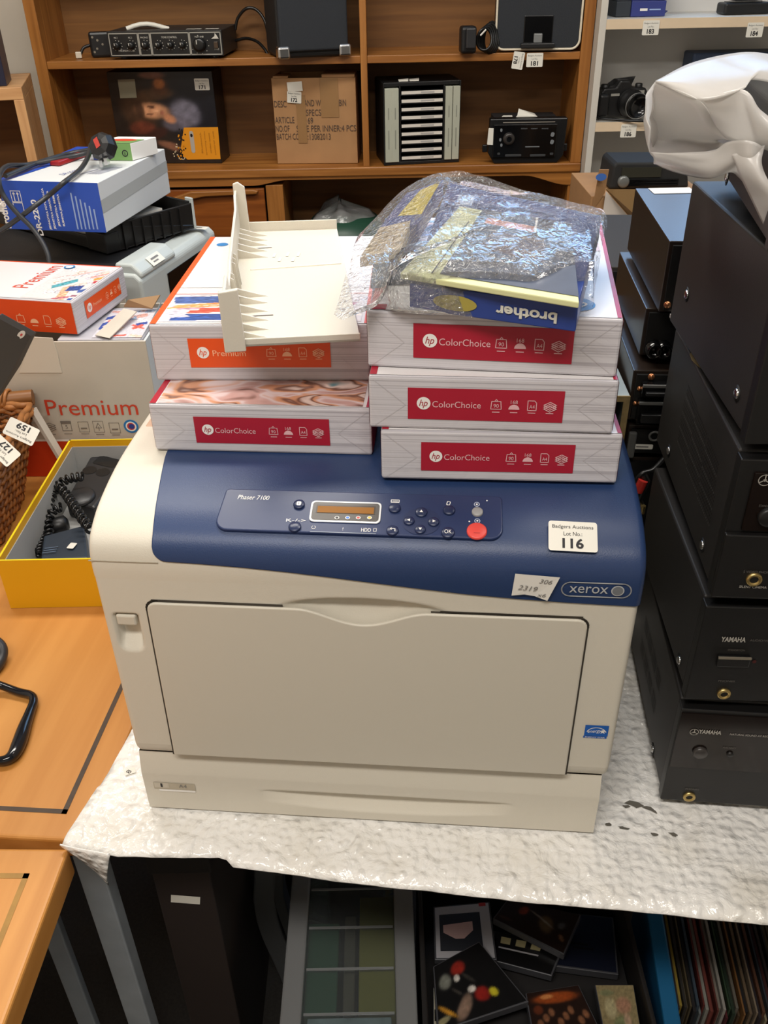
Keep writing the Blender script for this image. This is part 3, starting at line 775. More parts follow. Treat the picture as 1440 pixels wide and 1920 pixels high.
def icons(g, pl, a, b, s, m, nums=('90', '168', 'A4', '')):
    for k, t in enumerate(nums):
        x = a + k * s * 1.42
        if k == 0: g.line(pl, [(x + p * s, b + q * s) for p, q in ((-.42, -.36), (.42, -.36), (.36, .32), (-.36, .32))], s * .06, m, .0004, True); g.line(pl, [(x - .14 * s, b + .32 * s), (x, b + .5 * s), (x + .14 * s, b + .32 * s)], s * .06, m, .0004)
        if k == 1: g.poly([pl(x + s * .44 * cos(radians(t2)), b - .36 * s + s * .44 * sin(radians(t2)), .0004) for t2 in range(0, 181, 20)], m)
        if k == 2: g.line(pl, [(x + p * s, b + q * s) for p, q in ((-.34, -.4), (.34, -.4), (.34, .26), (.18, .45), (-.34, .45))], s * .06, m, .0004, True)
        if k == 3:
            for j in range(3): g.line(pl, [(x + p * s, b + q * s - .16 * s * j + .1 * s) for p, q in ((-.5, 0), (0, .26), (.5, 0), (0, -.26))], s * .07, m, .0004 + .0001 * j, True)
        if t: g.text(t, pl, x, b - .06 * s + (.36 * s if k == 1 else 0), s * (.42 if len(t) < 3 else .55), s * .32, m, .0006)
        g.card(pl, x, b - .62 * s, s * .6, s * .07, m, lift=.0004)
RW, RD = .212, .297
def ream(name, label, loc, yaw, H, colour, word, lab, top=None, inkc=None, group='paper reams on the printer'):
    t = thing(name, label, 'paper ream', loc, yaw, group)
    g = B(); NX, NZ = 24, 8
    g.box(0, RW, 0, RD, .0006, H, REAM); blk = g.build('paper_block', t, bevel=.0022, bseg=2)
    fp = front(0, 0, 0, .0006); g = B(); x0, x1, z0, z1 = lab
    g.card(fp, (x0 + x1) / 2, (z0 + z1) / 2, x1 - x0, z1 - z0, colour); LH = z1 - z0; ik = inkc or mat('pale_label_print', (226, 178, 182), .5)
    logo(g, fp, x0 + LH * .46, z0 + LH * .52, LH * .20, WHITE, colour)
    g.text(word, fp, x0 + LH * .46 + LH * .95 + (.0 if len(word) > 8 else -.1 * LH), z0 + LH * .5, LH * (1.40 if len(word) > 8 else 1.08), LH * .20, ik, .0004)
    icons(g, fp, x1 - LH * 1.92, z0 + LH * .52, LH * .36, ik); g.build('label', t)
    for sx, x in ((1, 0.004), (-1, RW - .004)):   # folded corners of the wrapper on the end face
        g = B(); g.line(fp, [(x, H * .06), (x + sx * .028, H * .48), (x, H * .94)], .00028, mat('fold_line', (194, 190, 194), .3), .0001)
        g.build('wrapper_fold', t)
    g = B(); g.owner = t.name; tp = flat(0, 0, H, .0005)
    g.card(tp, RW / 2, RD / 2, RW - .004, RD - .004, RTOP)
    g.card(tp, RW - .0030, RD / 2, .0035, RD - .004, colour, lift=.0003)
    g.card(tp, .004, RD / 2, .006, RD - .004, colour, lift=.0003)
    if top: top(g, tp)
    g.build('top_print', t)
    g = B()
    for x, s in ((RW + .0005, 1), (-.0005, -1)):
        sp = Pl((x, RD / 2, H / 2), (0, s, 0), (0, 0, 1)); g.card(sp, 0, 0, RD - .006, H - .005, colour)
    g.build('side_print', t)
    return t
PINKC = [(206, 214, 222), (90, 140, 180), (190, 130, 120), (110, 160, 176), (224, 196, 150), (130, 116, 170), (232, 180, 184), (70, 96, 150)]
def rects(seed, n, x0, x1, y0, y1, w0, w1, h0, h1, cols, r0, r1):
    R = random.Random(seed); return [(R.uniform(x0, x1), R.uniform(y0, y1), R.uniform(w0, w1), R.uniform(h0, h1), R.uniform(r0, r1), R.choice(cols)) for _ in range(n)]
def top_cc(g, tp):
    g.card(tp, .010, .008, .012, .012, CRIM, lift=.0004)
    g.disc(tp, .174, .030, .017, .017, HPB, .0004); g.text('hp', tp, .174, .029, .020, .022, WHITE, .0007, slant=.28)
    picture('top_picture', bpy.data.objects[g.owner], tp, RW / 2, .235, RW - .016, .100, collage((222, 196, 200), rects(4, 26, 0, 1, 0, 1, .06, .22, .08, .3, PINKC, -.6, .6)), 60, 30, .0004)
def photomat():
    m = bpy.data.materials.new('ream_photo'); m.use_nodes = True; nt = m.node_tree; b = nt.nodes['Principled BSDF']; N = nt.nodes.new; L = nt.links.new
    tc = N('ShaderNodeTexCoord'); mp = N('ShaderNodeMapping'); mp.inputs['Scale'].default_value = (16, 30, 1); mp.inputs['Rotation'].default_value = (0, 0, .5); L(tc.outputs['Object'], mp.inputs[0])
    n = N('ShaderNodeTexNoise'); n.inputs['Scale'].default_value = 1.1; n.inputs['Detail'].default_value = 2; n.inputs['Distortion'].default_value = .8; L(mp.outputs[0], n.inputs['Vector'])
    r = N('ShaderNodeValToRGB'); r.color_ramp.interpolation = 'EASE'
    cs = [(.30, (96, 62, 50)), (.40, (196, 158, 152)), (.46, (214, 196, 196)), (.52, (206, 150, 116)), (.57, (122, 84, 70)), (.64, (222, 200, 190)), (.72, (70, 130, 140))]
    while len(r.color_ramp.elements) < len(cs): r.color_ramp.elements.new(.5)
    for e, (p, c) in zip(r.color_ramp.elements, cs): e.position = p; e.color = (*lin(c), 1)
    L(n.outputs[0], r.inputs[0]); L(r.outputs[0], b.inputs['Base Color']); b.inputs['Roughness'].default_value = .35; return m
def top_photo(g, tp): g.card(tp, RW / 2, .07, RW - .016, .134, photomat(), lift=.0004)
def top_prem(g, tp):
    g.disc(tp, .022, .262, .007, .007, HPB, .0004)
    g.card(tp, RW / 2, .086, RW - .01, .0012, mat('red_rule', (224, 90, 80), .4), lift=.0003); g.card(tp, RW / 2, .105, RW - .01, .0008, GREYINK, lift=.0003)
    W8 = (224, 214, 214); RED = (214, 84, 66); BL8 = (44, 78, 150); OR8 = (232, 150, 92)
    picture('top_picture', bpy.data.objects[g.owner], tp, RW / 2, .0445, RW - .016, .077, collage((226, 220, 222), rects(9, 22, 0, 1, 0, 1, .04, .16, .06, .2, [W8, (200, 190, 196), (230, 196, 186), (190, 150, 170), (236, 226, 220)], -.4, .6)
        + [(.16, .80, .30, .26, .10, (66, 92, 152)), (.10, .52, .36, .05, .35, OR8), (.26, .66, .50, .07, .42, OR8), (.26, .42, .18, .16, .1, RED), (.18, .36, .12, .10, -.1, RED), (.18, .16, .27, .22, .05, BL8), (.05, .30, .10, .30, .3, (200, 196, 210)), (.80, .6, .3, .2, -.2, (196, 120, 150)), (.86, .2, .16, .18, .2, (90, 120, 170))], .05), 110, 60, .0004)
def wl(u, v, w_): return PF.wor((u, v, w_))
ream('paper_ream', 'white ream with crimson label, lowest of the right stack on the printer', wl(.259, .0755, .3883), PF.a + .015, .0500, CRIM, 'ColorChoice', (.036, .172, .0105, .0395))
ream('paper_ream', 'white ream with crimson label, middle one of the right stack', wl(.249, .0795, .4387), PF.a - .010, .0505, CRIM, 'ColorChoice', (.034, .168, .0105, .0405))
ream('paper_ream', 'white ream with crimson label lying directly under the bagged manuals', wl(.247, .0965, .4896), PF.a - .062, .0515, CRIM, 'ColorChoice', (.040, .174, .0110, .0420), top=top_cc)
ream('paper_ream', 'white ream with crimson label under the orange-labelled ream on the printer', wl(.0345, .117, .3883), PF.a + .005, .0500, CRIM, 'ColorChoice', (.042, .172, .0105, .0385), top=top_photo)
ream('paper_ream', 'ream with orange label that carries the cream plastic tray', wl(.0285, .168, .4387), PF.a + .047, .0585, ORNG, 'Premium', (.036, .174, .0150, .0450), top=top_prem, inkc=mat('pale_orange_ink', (250, 190, 150), .5))
# ================================================================== cream plastic tray lying on the orange-labelled ream
TZ = PF.o.z + .4387 + .0585 + .0016
IVORY = mat('ivory_plastic', (208, 202, 188), .42, bump=.10, bs=700)
o0 = PZ(434, 652, TZ); o1 = PZ(676, 640, TZ); TFR = Fr(o0, math.atan2(o1.y - o0.y, o1.x - o0.x))
tg = thing('plastic_tray', 'cream ribbed plastic paper guide tray lying on the orange-labelled ream', 'tray', TFR.o, TFR.a)
def tl(x, y): return TFR.onw(x, y, .0)
W2 = (o1 - o0).length
bl = tl(452, 438); br = tl(632, 432)
g = B(); T3 = .0028
base = [V((.0, 0, 0)), V((W2, 0, 0)), V((br.x, br.y, 0)), V((bl.x, bl.y, 0))]
g.extr(base, (0, 0, T3), IVORY); plate = g.build('plate', tg, bevel=.0006)
g = B()
nx = (base[2] - base[1]).normalized()
g.extr([base[3], base[2], base[2] + V((0, -.0025, 0)), base[3] + V((0, -.0025, 0))], (0, 0, .014), IVORY); g.build('back_lip', tg, bevel=.0006)
g = B(); g.extr([base[0], base[1], base[1] + V((0, .0025, 0)), base[0] + V((0, .0025, 0))], (0, 0, .0075), IVORY); g.build('front_lip', tg, bevel=.0006)
# upright side wall along the left, with thicker end posts
dl = (base[3] - base[0]); L3 = dl.length; dl.normalize(); pr_ = V((-dl.y, dl.x, 0))
def wp(t, k, z): return base[0] + dl * t + pr_ * k + V((0, 0, z))
g = B(); wallm = IVORY
prof = [(0, -.002), (0, .046), (.010, .050), (.050, .050), (.060, .036), (.110, .036), (.125, .041), (L3 - .045, .041), (L3 - .028, .053), (L3 - .004, .053), (L3 + .002, .046), (L3 + .002, -.0005)]
g.extr([wp(t, .0, z) for t, z in prof], pr_ * .003, IVORY); sw = g.build('side_wall', tg, bevel=.0007)
g = B(); g.extr([wp(-.004, -.013, z) for z in (0,)] and [wp(-.004, -.013, -.003), wp(-.004, .006, -.003), wp(-.004, .006, .052), wp(-.004, -.011, .054)], dl * .006, IVORY); g.build('end_post', sw, bevel=.001)
g = B(); g.extr([wp(L3 - .004, -.012, 0), wp(L3 - .004, .004, 0), wp(L3 - .004, .004, .060), wp(L3 - .004, -.002, .062), wp(L3 - .004, -.010, .056)], dl * .005, IVORY); g.build('end_post', sw, bevel=.001)
for t in (.02, .035, .05, .085, .10, .135, .15, .165):
    g = B(); g.extr([wp(t, 0, .002), wp(t, -.006, .002), wp(t, -.003, .034), wp(t, 0, .036)], dl * .0015, IVORY); g.build('rib', sw)
# tapered fins running onto the plate
for t0 in (.006, .016, .028, .040, .052, .062, .128, .140, .152, .162, .172):
    t = t0 * L3 / .185; g = B()
    g.hexa([wp(t, 0, T3), wp(t, -.034, T3), wp(t + .0022, -.034, T3), wp(t + .004, 0, T3)], [wp(t, 0, T3 + .010), wp(t, -.026, T3 + .002), wp(t + .0018, -.026, T3 + .002), wp(t + .0035, 0, T3 + .010)], IVORY)
    g.build('fin', plate)
g = B(); SLOT = mat('slot_dark', (60, 44, 44), .7)
for t in (.034, .146): g.line(flat(0, 0, 0, 0), [], .001, SLOT)
for t0 in (.034, .146):
    t = t0 * L3 / .185; q = [wp(t, -.003, T3 + .0004), wp(t, -.038, T3 + .0004), wp(t + .0018, -.038, T3 + .0004), wp(t + .0018, -.003, T3 + .0004)]; g.poly(q, SLOT)
g.build('slot', plate)
g = B()   # moulded seams and raised recycling text
pl = flat(0, 0, T3, .0003); RAISE = mat('ivory_raised', (232, 228, 214), .4)
(x0, y0), (x1, y1) = [(q.x, q.y) for q in (tl(470, 512), tl(640, 500))]
g.extr([V((x0, y0, T3)), V((x1, y1, T3)), V((x1, y1 + .0018, T3)), V((x0, y0 + .0018, T3))], (0, 0, .0012), RAISE); g.build('seam_rib', plate)
g = B()
for k, (px, py) in enumerate(((515, 484), (525, 492), (540, 482), (550, 492), (560, 482))):
    q = tl(px, py); g.card(pl, q.x, q.y, .014, .003, RAISE, lift=.0003, rot=1.45)
g.build('raised_text', plate)

# ================================================================== manuals in a clear bag on the top ream
MZ = PF.o.z + .4896 + .0515 + .0012
MBLUE = mat('manual_blue', (38, 62, 132), .35, var=.10, vs=8); MNAVY = mat('manual_navy', (44, 62, 140), .4, var=.1, vs=30)
YG = mat('pale_yellow_green', (206, 208, 158), .45); PHOTO = mat('dark_grey_cover', (74, 82, 100), .35, var=.25, vs=18)
def quad_thing(name, label, cat, top, th, m, extra=None, group='manuals in the clear bag'):
    o = bpy.data.objects.new(name, None); COL.objects.link(o); tag(o, label, cat, group)
    c = sum(top, V()) / 4; c.z -= th; o.location = c
    g = B(); tp = [p - c for p in top]; g.hexa([p - V((0, 0, th)) for p in tp], tp, m); blk = g.build('cover', o, bevel=.001)
    if extra: extra(o, tp, blk)
    return o, c
items = []
def ex_bind(o, tp, blk):
    f0, f1, b1, b0 = tp
    u = (f1 - f0); n = u.normalized(); sp = Pl(f0 + u * .5 - V((0, 0, .011)), u, (0, 0, 1), .0008); g = B()
    g.disc(sp, -.030, 0, .019, .0065, mat('mustard_oval', (160, 148, 70), .4)); g.text('brother', sp, .030, -.001, .050, .009, mat('pale_spine_text', (206, 206, 196), .5), rot=pi, bold=True); g.build('spine_print', o)
    g = B(); w_ = (b0 - f0).normalized(); pl = Pl(f0 + (f1 - f0) * .5 + (b0 - f0) * .5, u, w_, .0006)
    g.card(pl, -.01, .055, .09, .05, mat('pale_blue_print', (150, 190, 224), .4)); g.card(pl, .05, .03, .03, .07, mat('mid_blue_print', (90, 140, 206), .4), lift=.0001); g.build('cover_print', o)
top = [PZ(768, 532, MZ + .0225), PZ(1084, 573, MZ + .0225), PZ(1128, 404, MZ + .050), PZ(842, 342, MZ + .055)]
items.append(quad_thing('manual', 'thick blue boxed manual with lettered spine at the bottom of the clear bag', 'manual', top, .0215, MBLUE, ex_bind))
def ex_note(o, tp, blk):
    f0, f1, b1, b0 = tp; u = f1 - f0; w_ = b0 - f0; g = B()
    def q(a, b, l=.0006): return f0 + u * a + w_ * b + (b1 - b0 - u) * a * b + V((0, 0, l))
    g.poly([q(.22, .06), q(1.0, .06), q(1.0, 1.0), q(.22, 1.0)], PHOTO)
    g.poly([q(.17, .05), q(.178, .05), q(.178, .8), q(.17, .8)], INK)
    g.poly([q(.30, .80, .001), q(.72, .78, .001), q(.72, .86, .001), q(.30, .88, .001)], mat('orange_white_strip', (222, 150, 128), .4)); g.poly([q(.70, .78, .0012), q(.72, .78, .0012), q(.72, 1.0, .0012), q(.70, 1.0, .0012)], WHITE)
    g.poly([q(.35, .45, .001), q(.8, .4, .001), q(.8, .7, .001), q(.4, .72, .001)], mat('brown_photo', (92, 72, 74), .4, var=.3, vs=20)); g.build('cover_print', o)
top = [PZ(750, 512, MZ + .031), PZ(1086, 567, MZ + .030), PZ(1070, 420, MZ + .056), PZ(862, 386, MZ + .060)]
items.append(quad_thing('notepad', 'yellow-green edged booklet with a dark cover on top in the clear bag', 'booklet', top, .005, YG, ex_note))
def ex_yel(o, tp, blk):
    f0, f1, b1, b0 = tp; g = B()
    def q(a, b, l=.0008): return f0 + (f1 - f0) * a + (b0 - f0) * b + (b1 - b0 - f1 + f0) * a * b + V((0, 0, l))
    g.poly([q(.30, .30), q(.95, .2), q(.95, .95), q(.45, .9)], mat('yellow_panel', (222, 200, 40), .4)); g.build('yellow_print', o)
top = [PZ(704, 436, MZ + .020), PZ(784, 420, MZ + .030), PZ(832, 336, MZ + .048), PZ(762, 362, MZ + .034)]
items.append(quad_thing('small_box', 'blue and yellow carton at the back left inside the clear bag', 'box', top, .018, MNAVY, ex_yel))
top = [PZ(674, 482, MZ + .016), PZ(752, 468, MZ + .022), PZ(772, 412, MZ + .030), PZ(712, 426, MZ + .022)]
items.append(quad_thing('pad', 'tan padded pouch at the left inside the clear bag', 'pouch', top, .010, mat('tan_felt', (190, 172, 138), .8)))
top = [PZ(694, 530, MZ + .006), PZ(778, 520, MZ + .010), PZ(790, 470, MZ + .015), PZ(702, 478, MZ + .009)]
items.append(quad_thing('pad', 'dark slate pouch lying in front of the tan one in the clear bag', 'pouch', top, .006, mat('slate_felt', (70, 84, 96), .7)))
top = [PZ(732, 578, MZ + .0030), PZ(930, 592, MZ + .0022), PZ(920, 545, MZ + .0022), PZ(726, 528, MZ + .0030)]
items.append(quad_thing('leaflet', 'white folded leaflets sticking out under the blue manual in the bag', 'leaflet', top, .002, PAPER))
# ---- the bag itself, draped over them
def world_tris():
    vs = []; fs = []
    for o, c in items:
        for ch in o.children:
            if ch.name.startswith('cover') and 'print' not in ch.name:
                k = len(vs); vs += [v.co + c for v in ch.data.vertices]; fs += [tuple(k + i for i in p.vertices) for p in ch.data.polygons]
    return BVHTree.FromPolygons(vs, fs)
BV = world_tris()
outl_px = [(626, 592, 0), (640, 545, .004), (660, 470, .008), (676, 446, .012), (700, 414, .02), (745, 368, .03), (800, 332, .045), (846, 322, .055), (900, 330, .055), (980, 356, .052), (1060, 376, .05), (1112, 388, .05), (1138, 408, .044), (1128, 470, .035), (1116, 540, .02), (1108, 580, .006), (1060, 594, .0), (1000, 609, .0), (940, 603, .0), (850, 595, 0), (760, 590, 0), (705, 578, 0), (668, 584, 0), (645, 603, 0)]
OUT = smooth_path([PZ(x, y, MZ + z) for x, y, z in outl_px + outl_px[:1]], 5)[:-1]
CEN = PZ(925, 480, MZ + .03)
def hgt(x, y):
    best = MZ + .0008
    for dx, dy in ((0, 0), (.008, 0), (-.008, 0), (0, .008), (0, -.008), (.014, .014), (-.014, -.014), (.014, -.014), (-.014, .014)):
        h = BV.ray_cast(V((x + dx, y + dy, 2)), V((0, 0, -1)))
        if h[0] is not None: best = max(best, h[0].z - (.0 if dx == dy == 0 else .002))
    return best
g = B(); NR = 30; NA = len(OUT); vs = []
for j in range(NR + 1):
    t = j / NR
    for p in OUT:
        q = CEN + (p - CEN) * max(t, 1e-3)
        base_ = MZ + .0012
        z = hgt(q.x, q.y) + .0042
        if t > .8:
            e = (t - .8) / .2; z = z * (1 - e * e) + max(p.z, base_) * e * e
            z = max(z, hgt(q.x, q.y) * 0 + base_)
        n_ = noise.noise(V((q.x * 60, q.y * 60, 2))) * .0022 + abs(noise.noise(V((q.x * 28, q.y * 34, 7)))) * .004
        vs.append(V((q.x, q.y, z + n_ * (1 - .6 * t))))
# relax a little so it spans between the items, never below them
for it in range(5):
    new = list(vs)
    for j in range(1, NR):
        for i in range(NA):
            a = (vs[(j - 1) * NA + i].z + vs[(j + 1) * NA + i].z + vs[j * NA + (i - 1) % NA].z + vs[j * NA + (i + 1) % NA].z) / 4
            v = vs[j * NA + i]; new[j * NA + i] = V((v.x, v.y, max(a, v.z * .5 + a * .5, hgt(v.x, v.y) + .0022)))
    vs = new
fs = [(j * NA + i, j * NA + (i + 1) % NA, (j + 1) * NA + (i + 1) % NA, (j + 1) * NA + i) for j in range(NR) for i in range(NA)]
CB = V((PZ(925, 480, MZ + .03).x, PZ(925, 480, MZ + .03).y, MZ + .001))
g.add([v - CB for v in vs], fs, film('clear_bag_film', (252, 253, 255), .08, .08, 1.0, 120, .05), True)
bag = g.build('plastic_bag'); bag.location = CB
tag(bag, 'crinkled clear plastic bag of manuals on the top right ream', 'bag')
# loose tail of the bag, gathered at the left
# ================================================================== amplifiers at the right
AMPF = mat('black_brushed_front', (17, 16, 16), .42, bump=.06, bs=500, var=.2, vs=12)
AMPG = mat('black_glossy_window', (22, 14, 11), .16)
SILV2 = mat('pale_panel_print', (168, 164, 156), .5); DIM = mat('dim_panel_print', (92, 88, 84), .5)
BRASS = mat('brass_ring', (196, 170, 110), .3, metal=.9); DARKHOLE = mat('jack_hole', (6, 6, 6), .6)
DUST = mat('dust_smear', (120, 104, 70), .9)
AF4, AF3, AF2, AF1, AF0 = [Fr((x, y, 0), a) for x, y, a in ((.298, .634, -.110), (.2985, .634, -.072), (.299, .634, -.095), (.298, .634, -.050), (.285, .640, -.190))]
def amp(label, fr, u0, v0, z0, W, D, H, top=BLKM, group='stacked hi-fi amplifiers'):
    o = fr.wor((u0, v0, z0)); t = thing('amplifier', label, 'amplifier', o, fr.a, group)
    g = B(); g.box(0, W, .014, D, .0115, H, top); case = g.build('case', t, bevel=.0028, bseg=3)
    g = B(); g.box(-.001, W + .001, 0, .014, .008, H - .002, AMPF); fp = g.build('front_panel', t, bevel=.0012)
    for x in (.04, W - .04):
        for y in (.05, D - .05):
            g = B(); g.lathe([(.018, 0), (.018, .0115)], (x, y, 0), (0, 0, 1), BLK, 16); g.build('foot', t)
    return t, case, fp, Fr(o, fr.a)
def fpl(z=0): return Pl((0, 0, 0), (1, 0, 0), (0, 0, 1), .0006)
def side_screw(case, fr, x, y):
    p = fr.onu(x, y, 0); g = B(); g.lathe([(.0045, 0), (.0045, .0012), (.003, .0022), (0, .0022)], (0, p.y, p.z), (-1, 0, 0), CHROME, 12); g.lathe([(.0075, 0), (.0078, .0004), (0, .0004)], (0, p.y, p.z), (-1, 0, 0), DARKHOLE, 12); g.build('screw', case)
def jack(fp, x, z, r=.0066):
    g = B(); g.lathe([(r, 0), (r, .002), (r * .62, .0028), (r * .55, .0005), (0, .0005)], (x, 0, z), (0, -1, 0), BRASS, 20); g.disc(fpl(), x, z, r * .55, r * .55, DARKHOLE, .0006); g.build('headphone_jack', fp)
def emblem(g, pl, x, z, r, m):
    g.line(pl, [(x + r * cos(2 * pi * k / 16), z + r * sin(2 * pi * k / 16)) for k in range(16)], r * .14, m, .0003, True)
    for k in range(3): c, s = cos(radians(90 + 120 * k)), sin(radians(90 + 120 * k)); g.line(pl, [(x - .2 * r * c, z - .2 * r * s), (x + .85 * r * c, z + .85 * r * s)], r * .16, m, .0004)
AW, AD = .435, .310
# lowest
t, case, fp, L = amp('black hi-fi receiver at the bottom of the front stack, on the padded sheet', AF4, 0, 0, .7195, AW, AD, .1485)
g = B(); pl = fpl(); q = L.onv(1300, 1400); zr = L.onv(1320, 1440).z
g.box(.0, AW, -.0012, .0005, zr, .142, AMPG); win = g.build('window', fp)
g = B(); plw = Pl((0, -.0012, 0), (1, 0, 0), (0, 0, 1), .0005); p = L.onv(1328, 1370); p2 = L.onv(1301, 1370); emblem(g, plw, p2.x, p2.z, .0042, SILV2); g.text('YAMAHA', plw, p.x + .0015, p.z, .0225, .0056, SILV2, bold=True)
p = L.onv(1400, 1376); g.text('NATURAL SOUND AV RECEIVER', plw, p.x + .006, p.z, .046, .0026, SILV2); p = L.onv(1367, 1401); g.text('PURE DIRECT', plw, p.x, p.z + .001, .013, .0022, DIM); g.build('lettering', fp)
p = L.onv(1312, 1408); g = B(); g.lathe([(.0075, 0), (.0075, .003), (.006, .004), (0, .0042)], (p.x, -.0012, p.z), (0, -1, 0), mat('smoked_button', (58, 54, 52), .3), 20); g.build('power_button', fp)
p = L.onv(1368, 1412); g = B(); g.lathe([(.0034, 0), (.0034, .002), (0, .0022)], (p.x, -.0012, p.z), (0, -1, 0), AMPF, 16); g.build('button', fp)
p = L.onv(1292, 1493); jack(fp, p.x, p.z); g = B(); g.text('PHONES', pl, p.x + .001, p.z + .0125, .014, .0024, DIM); g.build('phones_print', fp)
side_screw(case, L, 1224, 1404)
for k in range(8):   # vent patches on the side
    g = B()
    for i in range(9):
        for j in range(3):
            y = .09 + .03 * (k % 4) + .0026 * i; z = .05 + .035 * (k // 4) + .007 * j; s = Pl((0, y, z), (0, -1, 0), (0, 0, 1), .0003); g.card(s, 0, 0, .0012, .005, DARKHOLE)
    g.build('vent', case)
# second
t, case, fp, L = amp('black hi-fi amplifier second from the bottom of the front stack', AF3, 0, .0, .8720, AW, .255, .1290)
pl = fpl(); g = B(); p = L.onv(1375, 1198); g.text('YAMAHA', pl, p.x, p.z, .0230, .0062, SILV2, bold=True); p = L.onv(1424, 1200); g.text('AUDIO/VIDEO AMPLIFIER', pl, p.x + .012, p.z, .042, .0026, DIM)
p = L.onv(1380, 1218); g.text('STANDBY/ON', pl, p.x, p.z, .016, .0024, DIM); p = L.onv(1362, 1276); g.text('PHONES', pl, p.x, p.z, .016, .0024, DIM); g.build('lettering', fp)
p = L.onv(1374, 1237); g = B(); g.box(p.x - .0155, p.x + .0155, -.004, 0, p.z - .0065, p.z + .0065, AMPF); b_ = g.build('power_button', fp, bevel=.0012)
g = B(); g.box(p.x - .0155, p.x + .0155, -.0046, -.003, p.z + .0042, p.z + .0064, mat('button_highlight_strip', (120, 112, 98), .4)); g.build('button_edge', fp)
p = L.onv(1357, 1300); jack(fp, p.x, p.z); p = L.onv(1414, 1240); g = B(); g.disc(pl, p.x, p.z, .002, .002, mat('red_led_off', (70, 30, 28), .3)); g.build('indicator', fp)
side_screw(case, L, 1274, 1238)
# third, with the perforated side
t, case, fp, L = amp('black amplifier with perforated vents in its side, third up in the front stack', AF2, 0, .0, 1.0050, AW, .292, .1530)
pl = fpl(); zr = L.onv(1400, 992).z; g = B(); g.box(.012, AW - .012, -.003, .0005, zr, .140, AMPG); g.build('window', fp, bevel=.0006)
g = B(); g.box(-.001, AW, -.006, .0, .010, zr - .003, AMPF); fl_ = g.build('flap', fp, bevel=.001)
plw = Pl((0, -.003, 0), (1, 0, 0), (0, 0, 1), .0006); g = B(); p = L.onv(1432, 896); emblem(g, plw, p.x, p.z, .0052, SILV2); g.text('YAMAHA', plw, p.x + .022, p.z, .028, .0066, SILV2, bold=True); p = L.onv(1432, 944); g.text('STANDBY/ON', plw, p.x + .002, p.z, .014, .0022, DIM); g.build('lettering', fp)
plf = Pl((0, -.006, 0), (1, 0, 0), (0, 0, 1), .0006); g = B(); p = L.onv(1414, 1064); g.text('S VIDEO PHONES', plf, p.x + .002, p.z, .026, .0026, DIM); p = L.onv(1408, 1092); g.text('SILENT CINEMA', plf, p.x, p.z, .024, .0026, SILV2); g.build('flap_print', fp)
p = L.onv(1410, 1078); g = B(); g.lathe([(.0070, 0), (.0070, .002), (.0044, .0028), (.0038, .0005), (0, .0005)], (p.x, -.006, p.z), (0, -1, 0), BRASS, 20); g.disc(plf, p.x, p.z, .0038, .0038, DARKHOLE, .0006); g.build('headphone_jack', fp)
p = L.onv(1438, 964); g = B(); g.lathe([(.009, 0), (.009, .004), (.007, .005), (0, .005)], (p.x, -.003, p.z), (0, -1, 0), AMPF, 20); g.build('power_button', fp)
side_screw(case, L, 1254, 845); side_screw(case, L, 1317, 1022)
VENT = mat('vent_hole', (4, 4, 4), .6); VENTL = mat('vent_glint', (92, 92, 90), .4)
for (xa, ya), (xb, yb) in (((1287, 745), (1302, 782)), ((1280, 772), (1297, 812)), ((1275, 800), (1291, 840)), ((1271, 828), (1286, 868)), ((1303, 792), (1321, 835)), ((1298, 820), (1315, 865)), ((1293, 850), (1311, 893)), ((1288, 878), (1307, 923)), ((1324, 845), (1343, 893)), ((1317, 876), (1338, 924)), ((1313, 906), (1335, 954)), ((1309, 934), (1330, 985))):
    p, q = L.onu(xa, ya, 0), L.onu(xb, yb, 0); g = B(); n = 12
    for i in range(n):
        y = p.y + (q.y - p.y) * i / (n - 1); z = p.z + (q.z - p.z) * i / (n - 1)
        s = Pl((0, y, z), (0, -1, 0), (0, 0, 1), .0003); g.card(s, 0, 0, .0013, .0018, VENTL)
        for j in range(1, 4): g.card(s, 0, .0042 * j, .0013, .0022, VENT)
    g.build('vent', case)
g = B(); st = flat(.012, .20, .153, .0006); g.poly([st(.012 * cos(k * pi / 6) * (1 + .3 * random.random()), .03 * sin(k * pi / 6)) for k in range(12)], DUST); g.build('dust_patch', case)
# fourth
t, case, fp, L = amp('tall black amplifier fourth up in the front stack, below the bagged one', AF1, 0, .0, 1.1620, AW, .272, .1560)
side_screw(case, L, 1288, 552); side_screw(case, L, 1382, 738)
g = B(); p = L.onv(1436, 700); g.box(.02, AW - .02, -.002, .0005, .02, .09, AMPG); g.build('window', fp)
# fifth, under the white bag
t, case, fp, L = amp('black amplifier on top of the front stack, half hidden by the white bag', AF0, 0, 0, 1.3185, .36, .26, .095)
side_screw(case, L, 1364, 332)

